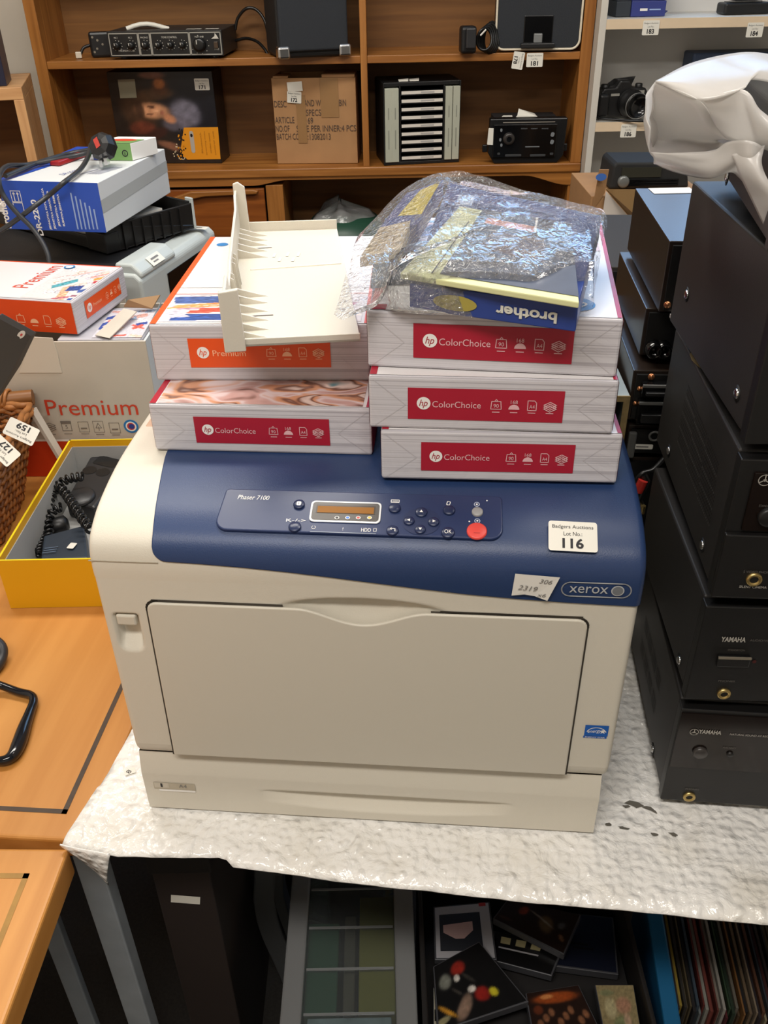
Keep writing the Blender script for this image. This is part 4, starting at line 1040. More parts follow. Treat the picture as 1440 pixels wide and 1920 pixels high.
# ---- rear stack, backs of amplifiers
BF = Fr((.316, .968, 0), -.095)
REARM = mat('black_rear_panel', (12, 12, 12), .5)
BT = mat('satin_black_lid', (40, 32, 27), .28, bump=.03, bs=500)
def rear(label, u0, v0, z0, W, D, H):
    o = BF.wor((u0, v0, z0)); t = thing('amplifier', label, 'amplifier', o, BF.a, 'stacked hi-fi amplifiers')
    g = B(); g.box(0, W, .004, D, .006, H, BT); case = g.build('case', t, bevel=.0012)
    g = B(); g.box(.004, W - .004, 0, .004, .010, H - .004, REARM); rp = g.build('rear_panel', t)
    for x, y in ((.04, .05), (W - .04, .05), (.04, D - .05), (W - .04, D - .05)):
        g = B(); g.lathe([(.018, 0), (.018, .006)], (x, y, 0), (0, 0, 1), BLK, 16); g.build('foot', t)
    return t, case, rp, Fr(o, BF.a)
def term(rp, L, x0, y0, x1, y1, name='speaker_terminal'):
    p, q = L.onv(x0, y0), L.onv(x1, y1); g = B(); g.box(p.x, q.x, -.012, 0, q.z, p.z, BLKG); g.box(p.x + .004, q.x - .002, -.018, -.012, q.z + .004, (p.z + q.z) / 2, BLK); g.box(p.x, q.x, -.0135, -.011, p.z - .004, p.z, mat('grey_tab', (90, 90, 88), .4)); g.build(name, rp, bevel=.0008)
def gold(rp, L, x, y, r=.004):
    p = L.onv(x, y); g = B(); g.lathe([(r, 0), (r, .002), (0, .003)], (p.x, 0, p.z), (0, -1, 0), mat('copper_screw', (190, 130, 90), .3, metal=.9), 14); g.build('screw', rp)
_, case, rp, L = rear('black receiver with a pale paper slip on its lid, top of the rear stack', .004, 0, 1.1525, .44, .25, .0870)
gold(rp, L, 1251, 571); p = L.onv(1276, 590); g = B(); g.box(p.x - .012, p.x + .012, -.004, 0, p.z - .003, p.z + .001, PAPER); g.build('small_tag', rp)
g = B(); g.card(flat(.045, .235, .0870, .0006), 0, 0, .055, .03, PAPER, rot=.1); g.build('paper_slip', case)
_, case, rp, L = rear('black amplifier second from top of the rear stack, round black posts on its back', -.004, .03, 1.0865, .44, .23, .0650)
for x, y in ((1222, 668), (1240, 664)):
    p = L.onv(x, y); g = B(); g.lathe([(.010, 0), (.010, .014), (.006, .016), (.006, .002), (0, .002)], (p.x, 0, min(.05, max(.018, p.z))), (0, -1, 0), BLKG, 16); g.build('binding_post', rp)
_, case, rp, L = rear('black amplifier with two clip speaker terminals on its back, in the rear stack', -.014, 0, 1.0135, .44, .27, .0720)
gold(rp, L, 1221, 706); term(rp, L, 1203, 713, 1248, 738); term(rp, L, 1196, 745, 1246, 788); gold(rp, L, 1191, 756, .003); gold(rp, L, 1199, 728, .003)
_, case, rp, L = rear('slim black unit with a white serial plate on its back, in the rear stack', -.010, .0, .9665, .44, .27, .0460)
p = L.onv(1204, 837); pl = Pl((0, 0, 0), (1, 0, 0), (0, 0, 1), .0008); g = B(); g.card(pl, p.x, max(.012, p.z), .026, .007, STICK, r=.0015); g.card(pl, p.x, max(.012, p.z), .015, .0020, GREYINK, lift=.0003); g.build('serial_plate', rp)
g = B(); p = L.onv(1226, 815); g.tube([V((p.x + .006 * cos(t), -.004, min(.036, p.z) + .006 * sin(t))) for t in [2 * pi * k / 18 for k in range(18)]], .0016, mat('grey_tab', (90, 90, 88), .4), 6, closed=True); g.build('ring_socket', rp)
g = B(); p = L.onv(1180, 822); g.box(p.x - .002, p.x + .008, -.006, 0, .004, .040, mat('grey_bracket', (86, 86, 84), .5)); g.build('bracket', rp, bevel=.002)
_, case, rp, L = rear('plain black amplifier second from below in the rear stack', -.006, .004, .8425, .44, .27, .1220)
_, case, rp, L = rear('plain black amplifier at the bottom of the rear stack', -.006, .0, .7195, .44, .27, .1215)
# narrow open-ended case squeezed between printer and stack
t = thing('open_case', 'grey topped chipboard case squeezed between the printer and the amplifier stacks', 'case', (.2750, .965, .7195), -.05)
CHB = mat('chipboard_edge', (138, 118, 78), .8, var=.2, vs=90); GTOP = mat('grey_laminate', (150, 160, 162), .45)
g = B(); g.box(0, .004, .002, .26, 0, .336, GTOP); g.box(.021, .025, .002, .26, 0, .336, GTOP); g.box(.004, .021, .002, .26, .328, .336, GTOP); g.box(.004, .021, .24, .26, 0, .328, BLK); g.build('shell', t)
g = B(); g.box(-.0005, .0255, 0, .002, .329, .3365, CHB); g.box(.018, .0255, 0, .002, 0, .329, CHB); g.box(-.0005, .005, 0, .002, 0, .329, CHB); g.build('edging', t)
# metal box and amplifier behind the reams
# a further black unit left behind
t = thing('equipment_rack', 'low dark table behind the amplifier stacks', 'table', (.33, 1.27, 0), -.09)
g = B(); g.box(0, .8, 0, .5, .66, .70, DKW); g.build('table_top', t, bevel=.002)
for x, y in ((.0, .0), (.76, .0), (.0, .46), (.76, .46)):
    g = B(); g.box(x, x + .04, y, y + .04, 0, .66, DKW); g.build('leg', t)
def blk_amp(label, P, yaw, W, D, z0, H, m):
    t = thing('amplifier', label, 'amplifier', (P.x, P.y, z0), yaw, 'stacked hi-fi amplifiers')
    g = B(); g.box(0, W, 0, D, .005, H, m); g.build('case', t, bevel=.0012)
    g = B(); g.box(.004, W - .004, -.004, 0, .01, H - .006, REARM); r = g.build('rear_panel', t)
    for x, y in ((.04, .05), (W - .04, .05), (.04, D - .05), (W - .04, D - .05)):
        g = B(); g.lathe([(.016, 0), (.016, .005)], (x, y, 0), (0, 0, 1), BLK, 14); g.build('foot', t)
    return r
BRN = mat('brown_black_lid', (40, 35, 30), .8)
r1 = blk_amp('grey cased unit under the brown-black one behind the rear stack', V((.345, 1.30, 0)), -.09, .40, .28, .7010, .150, mat('grey_steel_case', (150, 158, 158), .4, metal=.2))
r2 = blk_amp('brown-black hi-fi unit furthest back behind the amplifier stacks', V((.340, 1.30, 0)), -.09, .41, .30, .8520, .255, BRN)
# red and black leads beside the printer
LEADB = mat('black_lead', (18, 18, 18), .35); LEADR = mat('red_plug_sleeve', (176, 44, 36), .4)
ld = thing('lead', 'black audio lead with a red plug hanging beside the printer', 'cable', PY(1196, 915, .93))
def rel(*pts): return [p - ld.location for p in pts]
g = B(); g.tube(smooth_path(rel(PY(1246, 858, .945), PY(1225, 880, .935), PY(1204, 888, .93), PY(1192, 905, .93), PY(1196, 930, .93), PY(1204, 948, .93), PY(1200, 975, .93)), 6), .0030, LEADB); g.build('wire', ld)
g = B(); g.tube(rel(PY(1206, 900, .925), PY(1196, 921, .925)), .0062, LEADR, 10); g.build('red_plug', ld)
g = B(); g.tube(rel(PY(1198, 935, .925), PY(1212, 900, .928), PY(1206, 890, .93)), .0050, LEADB, 10); g.build('black_plug', ld)
g = B(); g.tube(rel(PY(1206, 948, .925), PY(1203, 962, .925)), .0035, BRASS, 10); g.build('plug_tip', ld)

# ================================================================== white carrier bag on the front stack
CB_ = mat('white_polythene', (226, 222, 218), .2, trans=.0, bump=.25, bs=26)
nt = CB_.node_tree; b_ = nt.nodes['Principled BSDF']; b_.inputs['Subsurface Weight'].default_value = 0.0
trn = nt.nodes.new('ShaderNodeBsdfTranslucent'); trn.inputs[0].default_value = (.85, .84, .82, 1); mixs = nt.nodes.new('ShaderNodeMixShader'); mixs.inputs[0].default_value = .6
nt.links.new(b_.outputs[0], mixs.inputs[1]); nt.links.new(trn.outputs[0], mixs.inputs[2]); nt.links.new(mixs.outputs[0], nt.nodes['Material Output'].inputs[0])
bo = PY(1350, 250, .80)
wb = thing('carrier_bag', 'large white polythene bag slumped over the top of the front amplifier stack', 'bag', bo)
def ruled(ca, cb, bulge, nu=36, nv=16, wr=.004, dirn=V((0, -1, 0))):
    A_ = smooth_path([PY(x, y, Y) - bo for x, y, Y in ca], 8); Bc = smooth_path([PY(x, y, Y) - bo for x, y, Y in cb], 8)
    def samp(c, t): k = t * (len(c) - 1); i = min(int(k), len(c) - 2); return c[i].lerp(c[i + 1], k - i)
    def fn(a, b):
        p = samp(A_, a).lerp(samp(Bc, a), b); s = sin(pi * b) * (.35 + .65 * sin(pi * min(1, a * 1.0)))
        w_ = (abs(noise.noise(V((p.x * 22 + p.z * 16, p.z * 34 - p.x * 12, 1)))) - .25) * wr * 4 + noise.noise(V((p.x * 60, p.z * 60, 3))) * wr
        return p + dirn * (bulge * s + w_ * sin(pi * min(1, max(0, b)))) + V((0, 0, bulge * .1 * s))
    return fn
g = B()
g.grid(ruled([(1229, 153, .80), (1300, 118, .84), (1395, 99, .86), (1470, 107, .88)], [(1229, 153, .80), (1312, 188, .735), (1392, 168, .715), (1408, 150, .73), (1470, 160, .75)], .030), 40, 14, CB_)
g.grid(ruled([(1312, 188, .735), (1392, 168, .715), (1424, 206, .71), (1470, 240, .71)], [(1345, 240, .735), (1368, 262, .73), (1412, 272, .71), (1470, 292, .70)], .012, 30, 12), 30, 12, CB_)
g.grid(ruled([(1229, 153, .80), (1312, 188, .735), (1345, 240, .735), (1368, 262, .73)], [(1219, 240, .80), (1220, 290, .80), (1262, 296, .80), (1366, 274, .78)], -.075), 30, 16, CB_)
g.grid(ruled([(1220, 285, .80), (1262, 287, .77), (1335, 283, .735), (1366, 266, .72), (1405, 264, .70), (1432, 276, .70)], [(1226, 306, .80), (1266, 322, .78), (1326, 334, .74), (1368, 322, .73), (1386, 332, .72), (1402, 352, .71)], .018), 40, 12, CB_)
g.grid(ruled([(1372, 290, .71), (1388, 332, .70), (1412, 382, .69), (1450, 462, .66)], [(1434, 272, .70), (1429, 308, .69), (1448, 352, .67), (1500, 440, .64)], .014, 30, 14, .006), 36, 16, CB_)
g.grid(ruled([(1229, 153, .80), (1300, 118, .84), (1395, 99, .86), (1470, 107, .88)], [(1219, 260, .82), (1240, 306, .84), (1326, 300, .86), (1470, 300, .86)], -.02), 30, 14, CB_)
g.build('bag_skin', wb, solid=.0006)
# ================================================================== left desk: carton, ream, scanner, boxes
DT = .7130
CFR = Fr(PY(45, 887, 1.388), -.03); CFR.o.z = DT
BOXW = mat('greyed_white_board', (196, 188, 174), .7, var=.05, vs=10, bump=.08, bs=50)
BOXIN = mat('brown_inner_board', (150, 118, 84), .8)
ORC = mat('carton_orange', (206, 58, 14), .55)
REDT = mat('carton_red_lettering', (206, 66, 40), .5); GICON = mat('carton_grey_icon', (120, 112, 104), .6)
ct = thing('carton', 'opened white paper carton with large red lettering, behind the basket and yellow box', 'carton', CFR.o, CFR.a)
cr = CFR.onv(272, 640, 0); CW_ = cr.x; CH = cr.z; CD = .185; XL = -.12
g = B(); th = .004
g.box(XL, CW_, 0, th, 0, CH, BOXW); g.box(XL, CW_, CD - th, CD, 0, CH, BOXW); g.box(XL, XL + th, th, CD - th, 0, CH, BOXW); g.box(CW_ - th, CW_, th, CD - th, 0, CH, mat('bluish_white_board', (198, 204, 206), .6)); g.box(XL + th, CW_ - th, th, CD - th, 0, .01, BOXIN)
wall_ = g.build('carton_body', ct)
fp = front(0, 0, 0, .0008); g = B()
q0, q1 = CFR.onv(86, 764, 0), CFR.onv(258, 764, 0); g.text('Premium', fp, (q0.x + q1.x) / 2, q0.z, q1.x - q0.x, .030, REDT); g.build('lettering', wall_)
g = B(); zb = CFR.onv(120, 826, 0).z; g.card(fp, (XL + CW_) / 2, zb / 2, CW_ - XL, zb, ORC); g.card(fp, (XL + CW_) / 2, zb + .001, CW_ - XL, .004, WHITE, lift=.0002); g.build('orange_band', wall_)
for k, (x, y) in enumerate(((63, 801), (94, 800), (125, 799), (157, 799), (185, 800), (215, 801))):
    q = CFR.onv(x, y, 0); g = B(); s = .011
    if k == 1:
        for j in range(3): g.line(fp, [(q.x + a * s, q.z + b * s - .004 * j + .003) for a, b in ((-.9, 0), (0, .4), (.9, 0), (0, -.4))], .0009, GICON, .0001 * j, True)
    elif k == 2: g.line(fp, [(q.x - s * .75, q.z - s * .8), (q.x + s * .75, q.z - s * .8), (q.x + s * .75, q.z + s * .5), (q.x - s * .75, q.z + s * .5)], .0010, GICON, 0, True); g.card(fp, q.x, q.z + s * .75, s * 1.7, s * .4, GICON); g.text('5', fp, q.x, q.z - .001, .004, .007, GICON)
    elif k == 4: g.line(fp, [(q.x - s * .8, q.z - s), (q.x + s * .8, q.z - s), (q.x + s * .8, q.z + s), (q.x - s * .8, q.z + s)], .0007, GICON, 0, True); g.line(fp, [(q.x - .005, q.z - .002), (q.x, q.z + .007), (q.x + .005, q.z - .002)], .001, GICON, 0, True); g.line(fp, [(q.x, q.z), (q.x, q.z - .007)], .001, GICON)
    else: g.line(fp, [(q.x - s * .8, q.z - s), (q.x + s * .8, q.z - s), (q.x + s * .8, q.z + s * .8), (q.x - s * .8, q.z + s * .8)], .0008, GICON, 0, True); g.card(fp, q.x, q.z - s * .35, s * 1.0, s * .25, GICON); 
    g.card(fp, q.x, q.z - s * 1.35, s * 1.3, .0012, GICON); g.build('printed_icon', wall_)
q = CFR.onv(246, 799, 0); g = B(); g.disc(fp, q.x, q.z, .013, .013, HPB); g.disc(fp, q.x, q.z, .0095, .0095, WHITE, .0002); g.disc(fp, q.x, q.z, .007, .007, mat('recycle_red', (190, 60, 60), .5), .0003); g.disc(fp, q.x + .001, q.z, .005, .005, MNAVY, .0004); g.build('recycle_mark', wall_)
# torn strip, flaps
g = B(); pts = [CFR.onv(x, y, -.002) for x, y in ((60, 632), (98, 634), (104, 652), (108, 664), (112, 684), (116, 699), (36, 699), (48, 668))]
g.extr(pts, (0, .0016, 0), mat('torn_liner', (206, 198, 184), .7)); g.build('torn_liner', ct)
def flapq(name, pts, m, par=ct): g = B(); P = [CFR.loc(p) for p in pts]; g.extr(P, (0, .002, -.002), m); return g.build(name, par)
flapq('flap', [PZ(262, 638, CH + DT), PZ(300, 572, CH + DT), PZ(304, 560, CH + DT + .012), PZ(284, 600, CH + DT + .004)], mat('bluish_white_board', (0, 0, 0)))
flapq('flap', [PZ(178, 628, CH + DT + .001), PZ(205, 634, CH + DT + .001), PZ(256, 584, CH + DT + .012), PZ(232, 578, CH + DT + .014)], BOXW)
flapq('flap', [PZ(232, 574, CH + DT + .008), PZ(285, 578, CH + DT + .006), PZ(300, 553, CH + DT + .022), PZ(240, 562, CH + DT + .020)], BOXIN)
# ream still inside the carton, its printed end showing
rq = CFR.wor((CW_ - .155, .02, .03)); 
t = thing('paper_ream', 'ream with printed top still inside the open carton', 'paper ream', rq, CFR.a)
g = B(); g.box(0, .145, 0, .150, 0, .225, REAM); g.build('paper_block', t, bevel=.002); g = B(); tp = flat(0, 0, .225, .0006)
picture('top_picture', t, tp, .1, .07, .085, .13, collage((208, 204, 210), rects(5, 24, 0, 1, 0, 1, .1, .5, .05, .14, [(44, 72, 150), (214, 96, 80), (230, 224, 226), (150, 170, 196), (200, 150, 140), (236, 200, 180)], -.5, .7)), 60, 60, .0004)
g.build('top_print', t)

# orange ream resting on the carton
ya = -.215; P = PZ(148, 628, CH + DT + .001); LH = .0570; LW, LDp = .297, .190
LF = Fr(P, ya); t = thing('paper_ream', 'orange-sided paper ream resting on the opened carton', 'paper ream', LF.o, ya)
ORS = mat('orange_wrapper_side', (226, 74, 20), .35, bump=.1, bs=40)
g = B(); g.box(-LW, 0, 0, LDp, 0, LH, REAM); g.build('paper_block', t, bevel=.003)
g = B(); fp = front(0, 0, 0, .0006); g.card(fp, -LW / 2, LH / 2, LW - .004, LH - .003, ORS); icons(g, fp, -.102, LH * .40, .0175, mat('pale_orange_ink', (250, 190, 150), .5), ('', '', '', '')); g.build('side_print', t)
g = B(); ep = Pl((0, LDp / 2, LH / 2), (0, 1, 0), (0, 0, 1), .0008); g.card(ep, .005, .002, .130, .030, ORNG); g.disc(ep, -.046, .002, .008, .008, WHITE, .0003); g.text('hp', ep, -.046, .002, .009, .010, ORNG, .0006, slant=.3); g.text('Premium', ep, -.018, .002, .030, .006, mat('pale_orange_ink', (0, 0, 0)), .0004); icons(g, ep, .018, .002, .011, mat('pale_orange_ink', (0, 0, 0))); g.build('label', t)
g = B(); tp = flat(0, 0, LH, .0008); g.card(tp, -LW / 2, LDp / 2, LW - .006, LDp - .006, RTOP)
g.card(tp, -LW / 2, LDp - .005, LW - .006, .004, ORNG, lift=.0002)
q0, q1 = LF.onw(38, 540, LH), LF.onw(105, 500, LH); d = q1 - q0; g.text('Premium', tp, (q0.x + q1.x) / 2, (q0.y + q1.y) / 2, d.length * 1.02, .030, mat('premium_red', (220, 84, 62), .4), .0005, rot=math.atan2(d.y, d.x))
_c = [LF.onw(x, y, LH) for x, y in ((92, 566), (226, 512))]; _x0, _x1, _y0, _y1 = -.098, -.006, .006, .165
def _pp(x, y, w_, h, r, c): q = LF.onw(x, y, LH); return ((q.x - _x0) / (_x1 - _x0), (q.y - _y0) / (_y1 - _y0), w_, h, r, c)
picture('top_picture', t, tp, (_x0 + _x1) / 2, (_y0 + _y1) / 2, _x1 - _x0, _y1 - _y0, collage((226, 216, 214), rects(2, 26, .1, 1, 0, 1, .08, .3, .04, .12, [(236, 228, 226), (214, 190, 186), (206, 200, 206), (232, 206, 190)], -.2, .7)
    + [_pp(118, 552, .16, .50, .45, (236, 176, 140)), _pp(122, 533, .40, .13, .7, (86, 160, 170)), _pp(140, 542, .26, .16, .2, (56, 76, 140)), _pp(162, 545, .28, .10, .5, (70, 96, 160)), _pp(205, 520, .50, .09, .55, (222, 160, 70)), _pp(196, 516, .44, .03, .6, (232, 120, 96)), _pp(170, 512, .6, .02, .5, (230, 130, 110)), _pp(112, 560, .3, .06, .3, (190, 110, 120)), _pp(148, 556, .3, .05, .1, (150, 90, 110)), _pp(140, 562, .26, .07, .2, (50, 84, 160)), _pp(182, 530, .14, .08, .2, (200, 60, 60))], .05), 80, 90, .0004)
q = LF.onw(131, 503, LH); g.disc(tp, q.x, q.y, .010, .010, HPB, .002); g.disc(tp, q.x, q.y, .007, .007, WHITE, .0022); g.build('top_print', t)

# grey scanner behind
SZ = .990
GW = mat('pale_grey_green_plastic', (188, 195, 193), .4); GWHT = mat('warm_white_plastic', (216, 212, 200), .4); BLKT = mat('black_textured_lid', (24, 24, 26), .5, bump=.2, bs=300)
F0, F1 = PZ(262, 516, SZ), PZ(402, 424, SZ); SF_ = Fr(F0, math.atan2((F1 - F0).y, (F1 - F0).x) - pi / 2); SL = (F1 - F0).length
SF_.o.z = DT; SH = SZ - DT
sc = thing('scanner', 'pale grey multifunction printer with a black lid, behind the carton', 'scanner', SF_.o, SF_.a)
g = B(); g.extr([(0, 0, 0), (0, 0, SH - .012), (-.012, 0, SH), (-.46, 0, SH), (-.46, 0, 0)], (0, SL, 0), GW); b_ = g.build('body', sc, bevel=.006, bseg=3)
g = B(); g.box(-.455, -.04, -.002, .0, .0, SH - .02, GWHT); g.box(-.10, -.098, -.0028, .0, .02, SH - .02, GAP); g.build('front_cover', sc)
g = B(); g.box(-.44, -.050, .012, SL - .015, SH - .004, SH + .006, BLKT); lid = g.build('lid', sc, bevel=.004)
g = B(); g.extr([(-.055, .006, SH - .002), (.001, .006, SH - .010), (.001, .006, SH + .001), (-.018, .006, SH + .018), (-.055, .006, SH + .018)], (0, SL * .42, 0), GW); rb = g.build('raised_rim', sc, bevel=.006, bseg=3)
g = B(); g.box(-.0, .0025, SL * .30, SL * .86, SH - .085, SH - .030, BLKG); g.build('side_slot', sc, bevel=.004)
g = B(); g.card(Pl((-.006, SL * .22, SH + .0075), (0, 1, 0), (-.74, 0, .67), .002), 0, 0, .05, .022, STICK); g.card(Pl((-.006, SL * .22, SH + .0075), (0, 1, 0), (-.74, 0, .67), .0024), 0, .003, .03, .004, GREYINK); g.card(Pl((-.006, SL * .22, SH + .0075), (0, 1, 0), (-.74, 0, .67), .0024), -.004, -.004, .02, .003, GREYINK); o = g.build('paper_label', rb)
q = SF_.onw(370, 427, SH + .007); g = B(); g.card(flat(q.x, q.y, SH + .0066, .0004), 0, 0, .045, .022, STICK, rot=.1); g.card(flat(q.x, q.y, SH + .0070, .0004), 0, 0, .022, .004, GREYINK, rot=.1); g.build('paper_label', lid)

# black cassette with paper, on the scanner
KZ = SZ + .0095
K1, K2 = PZ(205, 476, KZ), PZ(366, 428, KZ); KF = Fr(K1, math.atan2((K2 - K1).y, (K2 - K1).x) - pi / 2); KL = (K2 - K1).length
kt = thing('paper_cassette', 'black printer paper cassette full of white paper under the blue toner box', 'paper tray', KF.o, KF.a)
KB = mat('black_cassette_plastic', (22, 21, 21), .35)
g = B(); W_ = .42; hb = .040
g.box(-W_, 0, 0, KL, 0, .006, KB); g.box(-.006, 0, 0, KL, .006, hb + .014, KB); g.box(-W_, -.006, 0, .005, .006, .026, KB); g.box(-W_, -W_ + .006, .005, KL, .006, hb, KB); g.box(-W_, -.006, KL - .006, KL, .006, hb + .018, KB)
kb = g.build('cassette_body', kt, bevel=.0015)
g = B(); g.box(-.062, .002, -.006, .030, .0, hb, KB); g.build('corner_block', kt, bevel=.003)
for k in range(7):
    g = B(); y = .04 + k * (KL - .08) / 6; g.box(0, .004, y, y + .004, .0, hb + .010, KB); g.build('rib', kb)
g = B(); g.box(-.02, .001, KL - .002, KL + .004, .0, hb + .024, GW); g.build('end_plate', kt, bevel=.001)
for k in range(4):
    g = B(); z0 = KF.o.z; g.box(-W_ + .01, -.066, .008 + .001 * (k % 2), KL - .03, .0065 + .0085 * k, .0065 + .0085 * (k + 1) - .0006, PAPER); o = g.build('paper_stack', None); o.location = KF.o; o.rotation_euler = (0, 0, KF.a)
    tag(o, ('block of white paper, %s in the black cassette' % ('lowest layer', 'second layer from below', 'third layer from below', 'top layer just under the blue toner box')[k]), 'paper', 'paper in the black cassette')

# blue and white toner box
DZ = KZ + .0600
TBL = mat('toner_blue', (34, 76, 176), .4); TWH = mat('toner_box_white', (214, 216, 216), .5); TGR = mat('toner_box_grey_band', (176, 178, 176), .5)
D0 = PZ(200, 436, DZ); D1 = PZ(320, 361, DZ); DF = Fr(D0, math.atan2((D1 - D0).y, (D1 - D0).x) - pi / 2); DD = (D1 - D0).length; DW = .205; DH = DF.onv(184, 343, 0).z
tb = thing('toner_box', 'blue and white drum cartridge box lying on the black cassette', 'box', DF.o, DF.a)
g = B(); g.box(-DW, 0, 0, DD, 0, DH, TWH); g.build('box_body', tb, bevel=.0012)
g = B(); fp = front(0, 0, 0, .0006); g.card(fp, -DW / 2, DH / 2, DW, DH, TBL); fr_ = g.build('front_print', tb)
g = B()
def vt(t, x, y, w_, h, m=WHITE, bold=False):
    q = DF.onv(x, y, 0); g.text(t, fp, q.x, q.z, w_, h, m, .0004, rot=pi / 2, bold=bold)
vt('brother', 9, 400, .056, .016, bold=True); vt('DR-2200', 70, 408, .068, .012, bold=True)
for k, t in enumerate(('JEDNOTKA FOTOVALCA', 'JEDNOTKA OBRAZOWA', 'JEDNOTKA BEBEN', 'BUBNOVA JEDNOTKA')): vt(t, 88 + 9 * k, 392 + 2 * (k % 2), .078 - .006 * k, .0052, bold=True)
for k in range(6): q = DF.onv(140 + 8 * k, 396 + 3 * k, 0); g.card(fp, q.x, q.z, .0030, .068 - .006 * k, mat('pale_blue_text', (150, 172, 214), .5), lift=.0004)
q = DF.onv(31, 370, 0); 
for k in range(2): g.line(fp, [(q.x - .010, q.z + .012 - .022 * k), (q.x + .010, q.z + .012 - .022 * k), (q.x + .010, q.z - .008 - .022 * k), (q.x - .010, q.z - .008 - .022 * k)], .0012, WHITE, .0004, True)
for dx in (-.004, .004): g.line(fp, [(q.x + dx, q.z - .006), (q.x + dx, q.z + .009)], .0016, WHITE, .0005); g.poly([fp(q.x + dx - .003, q.z + .006, .0005), fp(q.x + dx + .003, q.z + .006, .0005), fp(q.x + dx, q.z + .0105, .0005)], WHITE)
g.build('lettering', fr_)
g = B(); sp = Pl((0, DD / 2, DH / 2), (0, 1, 0), (0, 0, 1), .0006); g.poly([sp(-DD / 2, -.010), sp(DD / 2, .000), sp(DD / 2, .022), sp(-DD / 2, .014)], TGR); g.build('side_band', tb)
g = B(); tp = flat(0, 0, DH, .0006); g.poly([tp(-DW, 0), tp(-DW + .02, 0), tp(-DW + .075, DD), tp(-DW, DD)], TBL); g.text('DR-2200', tp, -.095, .075, .044, .014, mat('toner_navy_text', (70, 84, 150), .5), .0003, rot=1.25); g.card(tp, -.06, .085, .05, .005, mat('pale_grey_text', (170, 172, 190), .5), lift=.0003, rot=1.25)
for k in range(5): g.card(tp, -.045 + .006 * k, .10, .07, .0022, mat('pale_grey_text', (170, 172, 190), .5), lift=.0003, rot=1.28)
g.card(tp, -.012, DD - .07, .05, .003, mat('toner_navy_text', (0, 0, 0)), lift=.0003, rot=1.5); g.build('top_print', tb)
TOPZ = DF.o.z + DH
# small green box
G0, G1 = PZ(178, 300, TOPZ + .001), PZ(250, 301, TOPZ + .001); GF = Fr(G0, math.atan2((G1 - G0).y, (G1 - G0).x)); GWd = (G1 - G0).length; g2 = GF.onw(297, 288, 0); GD = .085
GH = GF.onv(180, 268, 0).z
gb = thing('small_carton', 'small green and white carton on top of the toner box, with a red oval', 'box', GF.o, GF.a)
GRN = mat('soft_green_print', (116, 158, 92), .5)
g = B(); g.hexa([V((0, 0, 0)), V((GWd, 0, 0)), V((g2.x, g2.y, 0)), V((g2.x - GWd, g2.y, 0))], [V((0, 0, GH)), V((GWd, 0, GH)), V((g2.x, g2.y, GH)), V((g2.x - GWd, g2.y, GH))], WHITE); g.build('carton_body', gb, bevel=.0012)
g = B(); fp = front(0, 0, 0, .0006); g.card(fp, GWd / 2 + .004, GH / 2, GWd - .010, GH, GRN); g.card(fp, .003, GH / 2, .010, GH, MNAVY, lift=.0002); g.disc(fp, GWd * .82, GH * .42, .0065, .0065, INK, .0004); g.disc(fp, GWd * .82, GH * .42, .0045, .0045, GRN, .0005); g.text('B', fp, GWd * .82, GH * .42, .004, .006, INK, .0006); g.build('front_print', gb)
g = B(); tp = flat(0, 0, GH, .0006); u_ = g2.x - GWd
g.poly([tp(.004, 0), tp(GWd, 0), tp(GWd + u_ * .55, g2.y * .55), tp(.004 + u_ * .55, g2.y * .55)], GRN); g.disc(tp, GWd * .55 + u_ * .42, g2.y * .42, .028, .012, mat('red_oval', (206, 68, 36), .5), .0003); g.build('top_print', gb)
# red bagged adaptor strip
g = B(); a, b = PZ(103, 312, TOPZ), PZ(158, 293, TOPZ); o_ = (a + b) / 2
n_ = (b - a).normalized(); s_ = V((-n_.y, n_.x, 0)); g.hexa([a - o_ - s_ * .012 + V((0, 0, .001)), b - o_ - s_ * .010 + V((0, 0, .001)), b - o_ + s_ * .010 + V((0, 0, .001)), a - o_ + s_ * .012 + V((0, 0, .001))], [a - o_ - s_ * .010 + V((0, 0, .010)), b - o_ - s_ * .008 + V((0, 0, .010)), b - o_ + s_ * .008 + V((0, 0, .010)), a - o_ + s_ * .010 + V((0, 0, .010))], mat('dark_red_plastic', (150, 26, 30), .35)); ob = g.build('red_strip', None, bevel=.002); ob.location = o_
tag(ob, 'dark red plastic strip lying on the blue toner box', 'strip')
# power lead with a moulded plug
CABLE = mat('grey_black_cable', (44, 46, 50), .4)
po = PZ(198, 300, TOPZ + .014); pl_ = thing('power_lead', 'black mains lead with a three pin plug trailing over the toner box', 'cable', po)
g = B(); ax = (PZ(198, 300, TOPZ + .014) - V((0, 0, 0)) - C0).normalized() * -1; ax = V((-.25, -.75, .45)).normalized()
g.lathe([(.020, -.012), (.027, -.008), (.028, .004), (.022, .016), (.010, .019), (0, .019)], (0, 0, .024), ax, mat('plug_black', (30, 30, 32), .35), 8, sm=False); plug = g.build('plug', pl_)
sx = ax.orthogonal().normalized(); g = B(); pp = Pl(V((0, 0, .024)) + ax * .0195, V((1, -.1, .2)) - ax * V((1, -.1, .2)).dot(ax), V((0, 0, 1)) - ax * ax.z, .0005); g.card(pp, -.002, .002, .009, .022, mat('fuse_red', (176, 60, 52), .4), rot=.5); g.build('fuse_cover', plug)
g = B()
for dx, dz in ((.008, -.012), (-.002, -.016)): g.box(dx - .003, dx + .003, -.030, -.010, dz + .008, dz + .021, CHROME)
g.build('pin', plug)
yF = DF.o.y - .03
def onp(*pts): return smooth_path([p - po for p in pts], 8)
